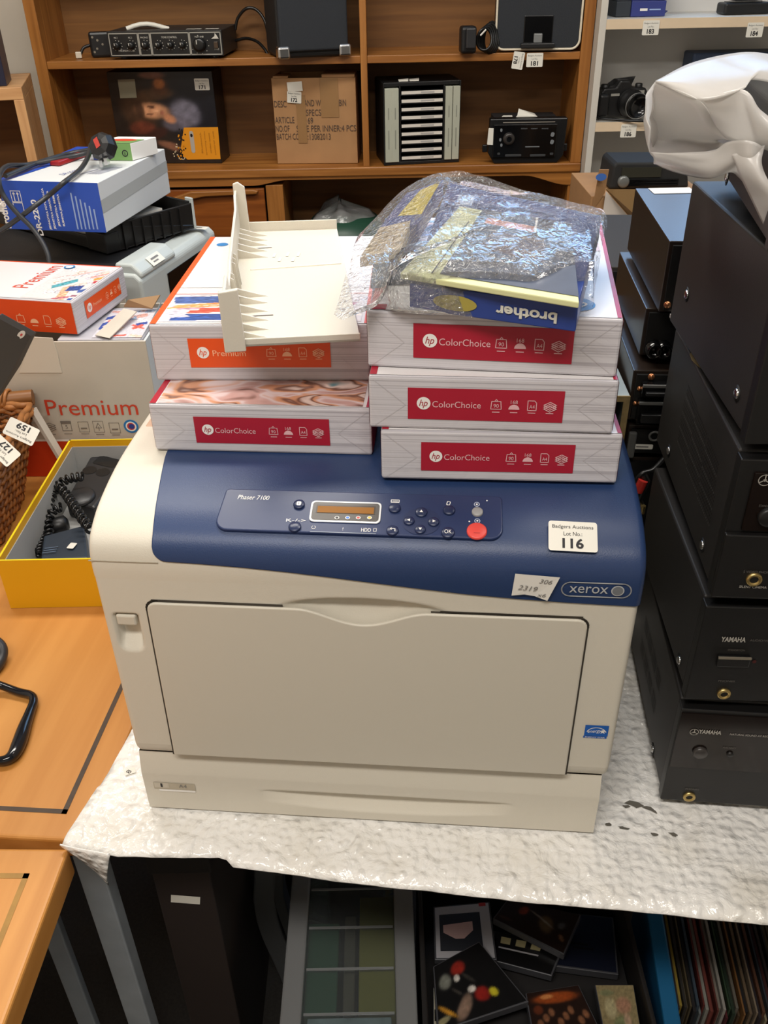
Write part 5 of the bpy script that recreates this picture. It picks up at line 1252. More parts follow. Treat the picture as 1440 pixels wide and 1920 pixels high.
g = B(); g.tube(onp(PZ(186, 282, TOPZ + .02), PZ(150, 290, TOPZ + .012), PZ(100, 300, TOPZ + .010), PZ(50, 309, TOPZ + .010), PY(12, 312, yF + .08), PY(-2, 335, yF), PY(6, 365, yF - .01), PY(28, 395, yF - .012), PY(58, 425, yF - .012), PY(78, 452, yF - .02), PY(90, 478, yF - .03), PY(94, 505, yF - .04)), .0046, CABLE, 8); g.build('cable', pl_)
g = B(); g.tube(onp(PZ(170, 272, TOPZ + .025), PZ(166, 292, TOPZ + .022), PZ(150, 318, TOPZ + .010), PZ(120, 342, TOPZ + .006), PY(92, 366, yF + .02), PY(60, 390, yF - .002), PY(20, 420, yF - .004), PY(-14, 442, yF - .004)), .0046, CABLE, 8); g.build('cable', pl_)
g = B(); g.tube(onp(PZ(176, 280, TOPZ + .014), PZ(130, 288, TOPZ + .008), PZ(80, 302, TOPZ + .008), PZ(40, 318, TOPZ + .008), PZ(10, 330, TOPZ + .008)), .0046, CABLE, 8); g.build('cable', pl_)

# ================================================================== yellow box with a desk phone
YEL = mat('yellow_card', (222, 164, 12), .45); YIN = mat('grey_card_lining', (160, 160, 158), .7); YRIM = mat('yellow_rim', (226, 196, 24), .45)
YX0, YX1, YY0, YY1, YH = -.548, -.288, 1.007, 1.365, .0850
yb = thing('yellow_box', 'open yellow card box on the desk, left of the printer', 'box', (YX0, YY0, DT), 0)
W_, D_ = YX1 - YX0, YY1 - YY0; t_ = .003
g = B()
for x0, x1, y0, y1 in ((0, W_, 0, t_), (0, W_, D_ - t_, D_), (0, t_, t_, D_ - t_), (W_ - t_, W_, t_, D_ - t_)): g.box(x0, x1, y0, y1, 0, YH, YEL)
g.box(t_, W_ - t_, t_, D_ - t_, 0, .003, YIN); yw = g.build('box_wall', yb)
g = B()
for x0, x1, y0, y1 in ((t_, W_ - t_, D_ - t_ - .0012, D_ - t_), (t_, t_ + .0012, t_, D_ - t_), (W_ - t_ - .0012, W_ - t_, t_, D_ - t_), (t_, W_ - t_, t_, t_ + .0012)): g.box(x0, x1, y0, y1, .003, YH - .012, YIN)
g.build('lining', yw)
g = B(); g.line(flat(0, 0, YH, .0005), [(t_ / 2, t_ / 2), (W_ - t_ / 2, t_ / 2), (W_ - t_ / 2, D_ - t_ / 2), (t_ / 2, D_ - t_ / 2)], t_, YRIM, 0, True); g.build('rim', yw)
bz = DT + .004
# phone base, leaning in the box
ph = thing('desk_phone', 'black corded desk phone base lying in the yellow box', 'phone', PZ(170, 900, bz)); po_ = ph.location.copy()
PHB = mat('phone_black', (34, 34, 36), .4, bump=.06, bs=500)
top = [PZ(122, 938, bz + .034), PZ(176, 952, bz + .034), PZ(246, 866, bz + .050), PZ(174, 846, bz + .050)]; low = [V((p.x, p.y, bz)) for p in top]
g = B(); g.hexa([p - po_ for p in low], [p - po_ for p in top], PHB); b_ = g.build('phone_base', ph, bevel=.005, bseg=3)
pn = (top[1] - top[0]).normalized(); pw = (top[3] - top[0]); pw = (pw - pn * pw.dot(pn)).normalized(); pp = Pl(top[0] - po_, pn, pw, .0008)
def php(x, y):
    d = ray(x, y); n = pp.n; q = C0 + d * (n.dot(top[0] - C0) / n.dot(d)) - top[0]; return q.dot(pp.u), q.dot(pp.w)
DIMB = mat('recess_black', (14, 14, 15), .4)
g = B(); a, b = php(200, 866); g.card(pp, a, b, .045, .024, DIMB, r=.004); g.build('ear_rest', b_)
g = B()
for x, y in ((168, 882), (193, 886)): a, b = php(x, y); g.disc(pp, a, b, .013, .011, DIMB)
g.build('speaker_grille', b_)
g = B(); a, b = php(152, 934); g.lathe([(.024, 0), (.024, .003), (.020, .006), (0, .007)], pp(a, b), pp.n, PHB, 28); g.build('mouth_rest', b_)
# coiled cord
def coil(path, R, r, turns, g, m):
    path = smooth_path(path, 10); n = len(path); L_ = [0]
    for a, b in zip(path, path[1:]): L_.append(L_[-1] + (b - a).length)
    pts = []; N = turns * 12; i = 0
    for k in range(N + 1):
        s = L_[-1] * k / N
        while i < n - 2 and L_[i + 1] < s: i += 1
        t = (path[i + 1] - path[i]).normalized(); c = path[i] + t * (s - L_[i]); e = V((0, 0, 1)) - t * t.z; e.normalize(); f = t.cross(e); a = 2 * pi * k / 12
        pts.append(c + (e * cos(a) + f * sin(a)) * R)
    g.tube(pts, r, m, 6)
COILM = mat('coil_cord_black', (16, 16, 17), .25)
cz = bz + .008
cc = thing('coiled_cord', 'black coiled telephone cord looping over the phone in the yellow box', 'cable', PZ(80, 960, cz)); co = cc.location.copy()
def rp(*p): return [PZ(x + 16, y, cz + h) - co for x, y, h in p]
g = B(); coil(rp((140, 893, .055), (112, 898, .052), (92, 912, .046), (76, 940, .034), (68, 968, .020), (70, 995, .010), (62, 1016, .006), (56, 1040, .006)),   .0062, .0027, 23, g, COILM); g.build('coil', cc)
g = B(); coil(rp((96, 912, .050), (110, 930, .048), (124, 950, .050), (140, 975, .050), (158, 998, .046)), .0060, .0027, 11, g, COILM); g.build('coil', cc)
g = B(); coil(rp((100, 950, .034), (84, 958, .030), (74, 975, .022), (76, 1000, .012), (72, 1022, .008), (70, 1042, .006)), .0060, .0027, 12, g, COILM); g.build('coil', cc)
ad = thing('power_adaptor', 'flat slate adaptor with a small white sticker at the front of the yellow box', 'adaptor', PZ(118, 1022, bz)); ao = ad.location.copy()
top = [PZ(76, 1050, bz + .026), PZ(165, 1046, bz + .026), PZ(158, 984, bz + .032), PZ(82, 1004, bz + .032)]
g = B(); g.hexa([V((p.x, p.y, bz)) - ao for p in top], [p - ao for p in top], mat('slate_plastic', (40, 50, 62), .45)); b_ = g.build('adaptor_body', ad, bevel=.003)
q = PZ(135, 1024, bz + .0300) - ao; g = B(); g.card(flat(q.x, q.y, q.z, .001), 0, 0, .011, .015, STICK, r=.002, rot=-.2); g.build('sticker', b_)
q = PZ(92, 1032, bz + .029) - ao; g = B()
for k in range(3): g.card(flat(q.x, q.y, q.z, .0012), .002, -.006 + .006 * k, .020, .0018, mat('dim_blue_text', (88, 104, 124), .5), rot=.2)
g.build('print', b_)
g = B(); a = PZ(112, 985, bz + .016); g.lathe([(.010, -.014), (.0145, -.008), (.0145, .010), (.008, .014), (0, .014)], (0, 0, 0), (.9, .3, .1), BLK, 16); o = g.build('round_plug', None); o.location = a; tag(o, 'stubby black round plug between phone and slate adaptor', 'plug')

# ================================================================== wicker basket and its neighbours
WIK = mat('wicker_cane', (150, 96, 48), .5, var=.25, vs=60); WIK2 = mat('wicker_cane_dark', (112, 68, 32), .55, var=.25, vs=60)
BK = thing('wicker_basket', 'brown wicker basket with lot stickers at the left picture edge', 'basket', (0, 0, 0))
c_fr, c_br = PZ(10, 1000, DT), PZ(41, 935, DT); BH = .155
rim_br = PZ(58, 770, DT + BH); rim_fr = PZ(-6, 872, DT + BH)
bo_ = (c_br + rim_br) / 2; bo_.z = DT; bo_ = V((-.72, 1.18, DT)); BK.location = bo_
A1_, A2_ = c_fr - bo_, c_br - bo_; R1, R2 = rim_fr - bo_, rim_br - bo_
A1_ = A1_ + (A1_ - A2_) * .35; R1 = R1 + (R1 - R2) * .35
xl = -.16
def side_pt(a, h):   # a along the visible right side then across the back
    P = A1_.lerp(A2_, min(a, 1)) if a <= 1 else A2_ + (V((A2_.x + xl, A2_.y + .02, 0)) - A2_) * (a - 1)
    Q = R1.lerp(R2, min(a, 1)) if a <= 1 else R2 + (V((R2.x + xl, R2.y + .02, R2.z)) - R2) * (a - 1)
    P = V((P.x, P.y, 0)); return P.lerp(Q, h)
def nrm(a): return V((.96, -.25, 0)) if a < .97 else V((.2, .97, 0))
rows = 20
for r_ in range(rows):
    g = B(); pts = []
    for k in range(61):
        a = 2 * k / 60; pts.append(side_pt(a, (r_ + .5) / rows) + nrm(a) * (.0032 * (1 if (r_ % 2) else -1) * cos(a * pi * 9)) + V((0, 0, .002 * sin(a * pi * 18))))
    g.tube(pts, .0036, WIK if r_ % 3 else WIK2, 6); g.build('weave', BK)
for k in range(19):
    a = k / 9.0; g = B(); g.tube([side_pt(min(a, 2), h / 6) for h in range(7)], .0028, WIK2, 6); g.build('stake', BK)
for dz, off in ((.0, .004), (.006, -.004), (.010, .002)):
    g = B(); g.tube([side_pt(2 * k / 40, 1) + nrm(2 * k / 40) * (off * cos(k * 1.3)) + V((0, 0, dz)) for k in range(41)], .0052, WIK, 8); g.build('rim_braid', BK)
g = B(); d0 = PZ(62, 745, DT + BH + .012) - bo_; g.tube([d0, d0 + V((-.030, -.006, 0)), d0 + V((-.10, -.02, -.002))], .0135, mat('turned_peg', (124, 78, 34), .45), 16); g.build('toggle_peg', BK)
for k in range(3):
    g = B(); c = d0 + V((-.040 - .007 * k, -.008, 0)); g.tube([c + V((.002 * sin(t), .0165 * cos(t), .0165 * sin(t))) for t in [2 * pi * j / 20 for j in range(20)]], .003, WIK, 6, closed=True); g.build('toggle_loop', BK)
def basket_label(x, y, num, a0):
    p = PZ(x, y, DT + BH - .004) - bo_; n_ = V((.80, -.45, .38)).normalized(); u_ = V((-.2, -.6, -.30)); u_ = (u_ - n_ * u_.dot(n_)).normalized()
    lot_label(Pl(p + n_ * .010, u_, n_.cross(u_), .001), 0, 0, .046, .030, num, BK)
q = Fr(PZ(40, 810, DT + BH) - V((0, 0, 0)), 0)
def facing(x, y, dist, ux):   # a small card facing up and towards the room, at the given distance
    p = C0 + ray(x, y) * dist; return p
for (x, y), num, rot, dist in (((40, 809), '159', radians(140), 1.325), ((4, 843), '127', radians(120), 1.285)):
    p = facing(x, y, dist, None) - bo_; n_ = V((.35, -.72, .6)).normalized(); u_ = V((1, .48, 0)); u_ = (u_ - n_ * u_.dot(n_)).normalized()
    lot_label(Pl(p, u_, n_.cross(u_), .0), 0, 0, .046, .028, num, BK, rot=rot)
# dark device leaning out of the basket with a round white sticker
DG = mat('dark_grey_metal', (70, 66, 62), .45, var=.08, vs=8)
pd = PY(58, 630, 1.24); dv = thing('flat_device', 'dark grey flat device with a round white sticker leaning over the wicker basket', 'device', pd)
pts = [PY(58, 630, 1.24), PY(-8, 594, 1.19), PY(-60, 640, 1.15), PY(-60, 800, 1.15), PY(-8, 748, 1.19), PY(28, 692, 1.22)]
g = B(); g.extr([p - pd for p in pts], (.004, .016, 0), DG); g.build('casing', dv, bevel=.002)
n_ = (pts[1] - pts[0]).cross(pts[5] - pts[0]).normalized(); n_ = n_ if n_.y < 0 else -n_
u_ = V((1, 0, 0)) - n_ * n_.x; u_.normalize(); P_ = PY(39, 627, 1.225); d = ray(39, 627); P_ = C0 + d * (n_.dot(pts[0] - C0) / n_.dot(d)) - pd
pp2 = Pl(P_, u_, (n_.cross(u_)) if n_.cross(u_).z > 0 else -n_.cross(u_)); pp2.n = n_; g = B(); g.disc(pp2, 0, 0, .0072, .0058, STICK, .0009); g.disc(pp2, 0, 0, .0022, .0020, mat('sticker_red', (206, 70, 66), .5), .0014); g.build('round_sticker', dv)
# clear acrylic sheet leaning between basket and carton
g = B(); a, b = PY(58, 775, 1.33), PY(110, 862, 1.33); c_ = (a + b) / 2
g.hexa([a - c_ + V((-.002, 0, 0)), b - c_ + V((-.002, 0, 0)), b - c_ + V((-.002, .02, 0)), a - c_ + V((-.002, .02, 0))], [a - c_ + V((.003, 0, .002)), b - c_ + V((.003, 0, .002)), b - c_ + V((.003, .02, .002)), a - c_ + V((.003, .02, .002))], mat('acrylic_edge', (190, 182, 172), .2)); 
o = g.build('acrylic_strip', None); o.location = c_; tag(o, 'pale clear plastic strip leaning diagonally in front of the white carton', 'strip')
# glossy black handle at the left edge
HZ = DT + .008
h0 = PZ(30, 1360, HZ); hd = thing('loop_handle', 'glossy black loop handle lying on the maple desk at the left edge', 'handle', h0)
g = B(); pth = smooth_path([PZ(x, y, HZ + h) - h0 for x, y, h in ((-60, 1262, .02), (-25, 1276, .012), (4, 1286, .004), (34, 1297, 0), (57, 1303, 0), (63, 1314, 0), (56, 1335, 0), (46, 1362, 0), (36, 1392, 0), (24, 1416, 0), (6, 1426, 0), (-20, 1424, .0), (-60, 1410, .01))], 7)
g.tube(pth, lambda t: .0048 + .0034 * math.exp(-((t - .66) / .13) ** 2) + .0006 * sin(pi * t), mat('glossy_black_resin', (10, 14, 22), .12), 12); g.build('loop', hd)
g = B(); pth = smooth_path([PZ(x, y, HZ + h) - h0 for x, y, h in ((-60, 1170, .03), (-20, 1195, .022), (2, 1212, .012), (3, 1232, .004), (-8, 1252, .0), (-30, 1272, 0))], 6)
g.tube(pth, .0075, mat('grey_black_grip', (40, 42, 46), .35), 10); g.build('grip', hd)
# ================================================================== things on the wall unit
UZ, LZ = 1.2632, .9800
SILV3 = mat('silver_panel_line', (170, 168, 160), .4, metal=.4); KNOB = mat('knob_black', (18, 18, 18), .3); DOT = mat('pale_dot', (200, 196, 186), .5)
def fr2(x0, y0, x1, y1, z):
    a, b = PZ(x0, y0, z), PZ(x1, y1, z); return Fr(a, math.atan2((b - a).y, (b - a).x)), (b - a).length
# mixer amplifier
F_, W_ = fr2(208, 112, 419, 110, UZ); H_ = F_.onv(310, 58).z; D_ = .20
mx = thing('mixer_amplifier', 'small black rotary-knob mixer amplifier on the upper shelf', 'amplifier', F_.o, F_.a + .03)
g = B(); g.box(0, W_, .006, D_, .006, H_, BLKM); cs = g.build('case', mx, bevel=.002)
g = B(); g.box(0, W_, 0, .006, .006, H_, BLK); fpn = g.build('front_panel', mx, bevel=.001)
for x in (.03, W_ - .03):
    for y in (.03, D_ - .03): g = B(); g.lathe([(.010, 0), (.010, .0062)], (x, y, 0), (0, 0, 1), BLK, 12); g.build('foot', mx)
fp = front(0, 0, 0, .0008); g = B()
xs = [.003, .085 / .32 * W_ * 1.0, .125 / .32 * W_, .232 / .32 * W_, W_ - .003]; xs = [.003, W_ * .27, W_ * .375, W_ * .715, W_ - .003]
for x0, x1 in zip(xs, xs[1:]): g.line(fp, [(x0 + .0015, .010), (x1 - .0015, .010), (x1 - .0015, H_ - .005), (x0 + .0015, H_ - .005)], .0026, SILV3, 0, True)
g.text('MONACOR', fp, W_ * .155, .021, .044, .0045, DOT); g.text('MIC 1', fp, W_ * .075, H_ - .015, .010, .004, DOT); g.text('MIC 2', fp, W_ * .20, H_ - .015, .010, .004, DOT); g.text('PHONO', fp, W_ * .323, H_ - .015, .020, .004, DOT); g.text('TONE CONTROL', fp, W_ * .54, H_ - .015, .042, .0045, DOT); g.text('VOLUME', fp, W_ * .80, H_ - .015, .024, .004, DOT); g.text('POWER', fp, W_ * .945, .022, .012, .004, DOT)
g.poly([fp(W_ * .905, H_ - .020), fp(W_ * .97, H_ - .020), fp(W_ * .95, H_ - .010), fp(W_ * .94, H_ - .007), fp(W_ * .935, H_ - .014)], DOT); g.build('panel_print', fpn)
for x, r in ((.075, .0095), (.20, .0095), (.323, .0095), (.44, .0085), (.545, .0085), (.65, .0085), (.80, .0175)):
    g = B(); z = H_ * .50; g.lathe([(r, 0), (r * .94, .012), (r * .6, .014), (0, .014)], (W_ * x, 0, z), (0, -1, 0), KNOB, 18)
    g.card(Pl((W_ * x, -.0145, z), (1, 0, 0), (0, 0, 1)), -r * .3, r * .4, .002, r * .6, DOT); k_ = g.build('knob', fpn)
g = B()
for x, r in ((.075, .0135), (.20, .0135), (.323, .0135), (.44, .0125), (.545, .0125), (.65, .0125), (.80, .024)):
    for t in range(8): a = radians(-50 + t * 35 - 60); g.disc(fp, W_ * x + r * sin(a + .9), H_ * .5 - r * cos(a + .9) * .9, .0011, .0011, DOT, 0, 6)
g.build('scale_dots', fpn)
g = B(); g.box(W_ * .925, W_ * .960, -.005, 0, H_ * .36, H_ * .60, mat('rocker_brown', (70, 54, 40), .3)); g.build('rocker_switch', fpn, bevel=.001)
g = B(); pts = [V((W_ * .13 + .05 * k / 6 * W_ / .08 * .55, .05 + .006 * k, H_ + .002 + .010 * sin(k * .6))) for k in range(7)]; g.tube(pts, .006, STICK, 6); g.build('curled_tag', mx)
g = B(); g.card(flat(W_ * .74, .03, H_, .0012), 0, 0, .04, .02, STICK); g.build('paper_tag', mx); g = B(); g.card(flat(W_ * .90, .03, H_, .0012), 0, 0, .036, .018, STICK); g.build('paper_tag', mx)
# its lead, looping up and behind the speaker
o = PY(441, 58, 2.84); ld = thing('speaker_lead', 'black lead looping from the mixer amplifier to behind the speaker', 'cable', o)
g = B(); g.tube(smooth_path([PY(x, y, Y) - o for x, y, Y in ((441, 56, 2.83), (446, 34, 2.83), (462, 16, 2.82), (480, 18, 2.82), (495, 36, 2.81), (502, 62, 2.80), (506, 96, 2.79))], 8), .0042, LEADB); g.build('wire', ld)
g = B(); g.tube(smooth_path([PY(x, y, Y) - o for x, y, Y in ((442, 76, 2.82), (462, 72, 2.81), (482, 78, 2.79), (496, 92, 2.77), (503, 103, 2.76), (509, 104, 2.76))], 8), .0042, LEADB); g.build('wire', ld)
# plug board to the left
o = PZ(188, 108, UZ); ex = thing('plug_adaptor', 'black multi-way mains adaptor beside the mixer amplifier', 'adaptor', (o.x, o.y, UZ), .25)
g = B(); g.box(-.022, .045, 0, .03, .0005, .062, BLK); b_ = g.build('adaptor_body', ex, bevel=.006)
g = B()
for x, z in ((-.012, .05), (0, .042), (.012, .032), (-.004, .022), (-.012, .014)): g.disc(front(0, 0, 0, .0008), x, z, .003, .003, mat('dim_pin_dot', (130, 122, 108), .4), 0, 10)
g.build('pin_holes', b_)
g = B(); g.tube(smooth_path([(-.022, .015, .030), (-.040, .012, .024), (-.050, .008, .010)], 6), .004, BLK); g.build('wire', ex); g = B(); g.box(-.064, -.048, 0, .014, .0, .016, mat('clear_plug', (206, 196, 178), .2)); g.build('clear_plug', ex, bevel=.002)

# black cabinet speaker with chrome corners
F_, W_ = fr2(524, 112, 657, 105, UZ); H_ = .26; D_ = .165
sp_ = thing('speaker', 'black guitar speaker with chrome corner guards on the upper shelf', 'speaker', F_.o, F_.a)
SPK = mat('black_tolex', (26, 26, 27), .6, bump=.4, bs=500); GRL = mat('blue_black_grille', (34, 38, 44), .75, bump=.5, bs=700)
g = B(); g.box(0, W_, .012, D_, .0, H_, SPK); g.build('cabinet', sp_, bevel=.010, bseg=3)
g = B(); g.box(.004, W_ - .004, 0, .014, .016, H_ - .012, GRL); g.build('grille', sp_, bevel=.006, bseg=3)
for x0, x1 in ((-.003, .030), (W_ - .030, W_ + .003)):
    g = B(); g.box(x0, x1, -.003, .03, -.0, .030, CHROME); g.build('corner_guard', sp_, bevel=.006, bseg=3)
for x0, x1 in ((-.003, .030), (W_ - .030, W_ + .003)):
    g = B(); g.box(x0, x1, -.003, .03, H_ - .03, H_ + .003, CHROME); g.build('corner_guard', sp_, bevel=.006, bseg=3)
# docking speaker
F_, W_ = fr2(927, 98, 1086, 96, UZ); H_ = .165
dk = thing('docking_speaker', 'black docking speaker with a pale rounded rim on the upper right shelf', 'speaker', F_.o, F_.a)
g = B(); g.extr([(W_ / 2 + x, 0, H_ / 2 + .004 + y) for x, y in rrect(W_, H_, .022, 6)], (0, .07, 0), BLK); g.build('cabinet', dk, bevel=.004)
g = B(); RIM = mat('cream_rim', (222, 212, 190), .3); ring = [V((W_ / 2 + x, -.001, H_ / 2 + .004 + y)) for x, y in rrect(W_ - .004, H_ - .004, .022, 6)]; g.tube(ring, .0030, RIM, 8, closed=True); g.build('rim', dk)
g = B(); g.extr([(W_ / 2 + x, -.002, H_ / 2 + .004 + y) for x, y in rrect(W_ - .012, H_ - .012, .018, 6)], (0, .003, 0), GRL); g.build('grille', dk)
g = B(); x0 = W_ * .33; g.box(x0, x0 + W_ * .34, -.004, 0, .018, .086, BLKG); b_ = g.build('dock_bay', dk, bevel=.003)
g = B(); g.box(x0 - .006, x0 + W_ * .34 + .006, -.022, 0, .010, .022, BLK); g.box(x0 + W_ * .12, x0 + W_ * .22, -.012, -.003, .022, .044, mat('dock_connector', (120, 122, 122), .3)); g.build('dock_ledge', dk, bevel=.002)
# adaptor bundle by it
o = PZ(885, 102, UZ); pa = thing('power_adaptor', 'black power adaptor with a bundled lead beside the docking speaker', 'adaptor', (o.x, o.y, UZ), .1)
g = B(); g.box(-.030, .012, 0, .04, .001, .066, BLK); g.build('adaptor_body', pa, bevel=.008, bseg=3)
g = B(); g.box(-.018, .008, -.008, 0, .014, .062, mat('grey_plug_face', (44, 44, 46), .35)); g.build('plug_face', pa, bevel=.003)
for k in range(5):
    g = B(); c = V((.034 + .006 * k, .01 + .006 * k, .034)); g.tube([c + V((.020 * cos(t), .004 * sin(2 * t), (.026 + .003 * k) * sin(t))) for t in [2 * pi * j / 20 for j in range(20)]], .0036, LEADB, 6, closed=True); g.build('lead_loop', pa)
g = B(); g.tube([(.020, -.004, .044), (.034, -.006, .058)], .0024, PAPER, 6); g.build('wire_tie', pa)

# ------------------------------------------------ lower row
# photographic carton 171
F_, W_ = fr2(228, 306, 416, 306, LZ); H_ = min(.2575, F_.onv(305, 134).z); D_ = .104
b1 = thing('product_carton', 'dark carton with a sideways photo portrait and an orange panel, on the sideboard top', 'carton', F_.o, F_.a)
CDK = mat('carton_dark_side', (26, 22, 22), .35); g = B(); g.box(0, W_, 0, D_, 0, H_, CDK); g.build('carton_body', b1, bevel=.0012)
fp = front(0, 0, 0, .0008)
def q_(x, y): p = F_.onv(x, y); return p.x, p.z
def pol(g, pts, m, lift=0.0): g.poly([fp(*q_(x, y), lift) for x, y in pts], m)
def pb(x, y): u, z = q_(x, y); return u / W_, z / H_
def bl(x, y, rx, ry, rot, col, k=1.0): a, b = pb(x, y); return (a, b, rx / 190, ry / 172, rot, col, k)
picture('portrait_photo', b1, fp, W_ / 2, H_ / 2, W_ - .002, H_ - .002, blobs((36, 28, 24), [bl(370, 190, 70, 80, 0, (20, 20, 28)), bl(258, 205, 30, 40, .3, (70, 46, 30), .9), bl(290, 176, 34, 12, .1, (92, 62, 38), .8), bl(348, 212, 26, 28, .5, (118, 114, 128), .95), bl(330, 232, 24, 14, 0, (104, 98, 110), .8),
    bl(286, 207, 30, 15, -.12, (206, 146, 106)), bl(318, 222, 13, 8, -.6, (190, 128, 92)), bl(283, 200, 7, 2.6, -.2, (70, 40, 30), .9), bl(281, 214, 6, 2.4, -.2, (80, 46, 34), .8), bl(304, 211, 4, 3.2, 0, (150, 84, 70), .8), bl(293, 208, 6, 2, -.1, (226, 172, 132), .8), bl(262, 206, 8, 16, .1, (60, 38, 26), .9),
    bl(268, 240, 24, 13, 0, (110, 50, 34), .8), bl(296, 250, 20, 10, .4, (60, 28, 22), .8), bl(298, 156, 10, 10, 0, (220, 136, 60), .95), bl(284, 140, 24, 7, 0, (150, 100, 80), .85), bl(300, 160, 16, 16, 0, (120, 60, 30), .4), bl(322, 274, 26, 7, -.35, (160, 106, 80), .8), bl(238, 290, 24, 18, 0, (58, 44, 36), .8)]), 60, 60, .0002)
g = B(); pol(g, [(345, 239), (409, 238), (414, 298), (352, 299), (338, 285), (342, 262)], mat('photo_amber', (222, 146, 30), .35), .0015)
for k in range(34):
    a, b = q_(338 + random.random() * 14 - 7, 240 + 58 * random.random()); g.card(fp, a + .006, b, .004, .004, mat('photo_amber', (0, 0, 0)) if k % 2 else CDK, lift=.0018 + .0001 * (k % 5))
for k in range(20):
    a, b = q_(325 + random.random() * 26, 270 + 30 * random.random()); g.card(fp, a, b, .003, .003, mat('photo_sparkle', (222, 206, 170), .4), lift=.0012)
a, b = q_(361, 266); g.card(fp, a, b, .012, .060, mat('remote_grey', (176, 170, 160), .4), r=.006, lift=.002); g.disc(fp, a, b + .018, .0035, .005, CDK, .0023)
for k in range(4): a, b = q_(378 + 8 * k, 268); g.text(('Bluetooth', 'streaming music', 'wireless remote', 'control unit')[k], fp, a, b, .055 + .010 * (k % 2), .0050, mat('amber_text', (160, 96, 10), .5), .002, rot=pi / 2)
g.build('orange_panel', b1)
g = B(); pol(g, [(221, 149), (253, 148), (257, 183), (226, 184)], mat('grey_green_tape', (150, 146, 124), .35), .0016); g.build('tape_patch', b1)
a, b = q_(379, 158); lot_label(Pl(fp(a, b, .002), (1, 0, 0), (0, 0, 1)), 0, 0, .042, .030, '171', b1)
# brown carton 172
F_, W_ = fr2(521, 307, 671, 306, LZ); H_ = min(.250, F_.onv(590, 146).z); D_ = .15
b2 = thing('cardboard_box', 'plain brown cardboard box with printed lines and lot stickers, on the sideboard top', 'box', F_.o, F_.a)
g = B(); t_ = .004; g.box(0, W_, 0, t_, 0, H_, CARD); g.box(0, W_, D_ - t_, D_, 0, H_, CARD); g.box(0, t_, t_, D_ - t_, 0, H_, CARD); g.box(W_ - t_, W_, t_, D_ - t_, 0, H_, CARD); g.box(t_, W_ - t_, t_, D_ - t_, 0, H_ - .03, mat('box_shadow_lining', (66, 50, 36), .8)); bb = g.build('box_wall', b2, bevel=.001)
g = B(); g.box(W_ * .60, W_ - .002, .0, .10, H_ + .0005, H_ + .008, CARD); g.build('flap', b2, bevel=.001); g = B(); g.box(.004, W_ * .2, .0, .06, H_ + .0005, H_ + .005, CARD); g.build('flap', b2, bevel=.001)
g = B(); BR = mat('stencil_ink', (84, 66, 54), .6)
for t, x0, x1, y in (('DESC', 514, 537, 195), ('AND WHITE CABIN', 570, 649, 193), ('SPECS', 574, 602, 211), ('ARTICLE', 516, 552, 225), ('4169', 566, 587, 226), ('NO.OF', 517, 543, 241), ('SALE PER INNER:4 PCS', 556, 668, 241), ('BATCH CODE', 519, 572, 256), (':13082013', 577, 620, 256)):
    a, b = q_(x0, y), q_(x1, y); g.text(t, front(0, 0, 0, .0012), (a[0] + b[0]) / 2, a[1], b[0] - a[0], .0165, BR)
g.build('stencil_print', bb)
g = B(); TAPE = mat('brown_tape', (150, 114, 74), .25)
for x, w_, y0, y1 in ((616, .050, 146, 220), (563, .026, 178, 268)): a, b = q_(x, y0), q_(x, y1); g.card(fp, a[0], (a[1] + b[1]) / 2, w_, a[1] - b[1], TAPE, lift=.001)
g.build('tape', bb)
a, b = q_(552, 182); lot_label(Pl(fp(a, b, .003), (1, 0, 0), (0, 0, 1)), 0, 0, .040, .030, '172', b2, rot=-.08)
a, b = q_(553, 162); g = B(); g.card(fp, a, b, .042, .024, STICK, lift=.003, rot=.06); g.build('blank_sticker', b2)
# CD rack
F_, W_ = fr2(722, 311, 860, 304, LZ); H_ = F_.onv(790, 154).z; D_ = .155
cr_ = thing('disc_rack', 'black disc rack filled with white edged cases, on the sideboard top', 'rack', F_.o, F_.a)
g = B(); xs0, xs1 = W_ * .20, W_ * .80
g.box(0, W_, .01, D_, H_ - .010, H_, BLK); g.box(0, W_, .004, D_, 0, .008, BLK); g.box(0, W_, D_ - .006, D_, .008, H_ - .01, BLK)
for x in (xs0, xs1 - .004): g.box(x, x + .004, .004, D_, .008, H_ - .01, BLK)
g.box(-.002, .002, .004, D_, 0, H_, BLK); g.box(W_ - .002, W_ + .002, .004, D_, 0, H_, BLK)
rk = g.build('rack_frame', cr_, bevel=.001)
STR = mat('grey_green_spine', (176, 178, 162), .45, var=.03, vs=20)
n = 9; st = (H_ - .022) / n
for k in range(n):
    g = B(); z = .012 + st * k; g.box(xs0 + .004, xs1 - .004, .006, D_ - .01, z - .002, z, BLK); g.build('slot_shelf', rk)
    t = thing('disc_case', 'slim black disc case with a white spine, %s slot of the black rack' % ('lowest', 'second lowest', 'third lowest', 'fourth lowest', 'middle', 'fourth from top', 'third from top', 'second from top', 'topmost')[k], 'disc case', F_.wor((xs0 + .0055, .004, z + .0006)), F_.a, 'disc cases in the rack')
    g = B(); L_ = xs1 - xs0 - .011; g.box(0, L_, .0012, .12, 0, .0096, mat('disc_case_clear_black', (30, 30, 32), .2)); g.build('case', t)
    g = B(); g.card(front(L_ / 2, .0012, .0048, .0004), 0, 0, L_ - .002, .0082, mat('spine_white', (220, 214, 204), .4)); g.card(front(L_ / 2, .0012, .0052, .0006), L_ * .13, -.0006, L_ * .32, .0044, mat('spine_grey_print', (176, 172, 168), .5)); g.build('spine', t)
k = 0
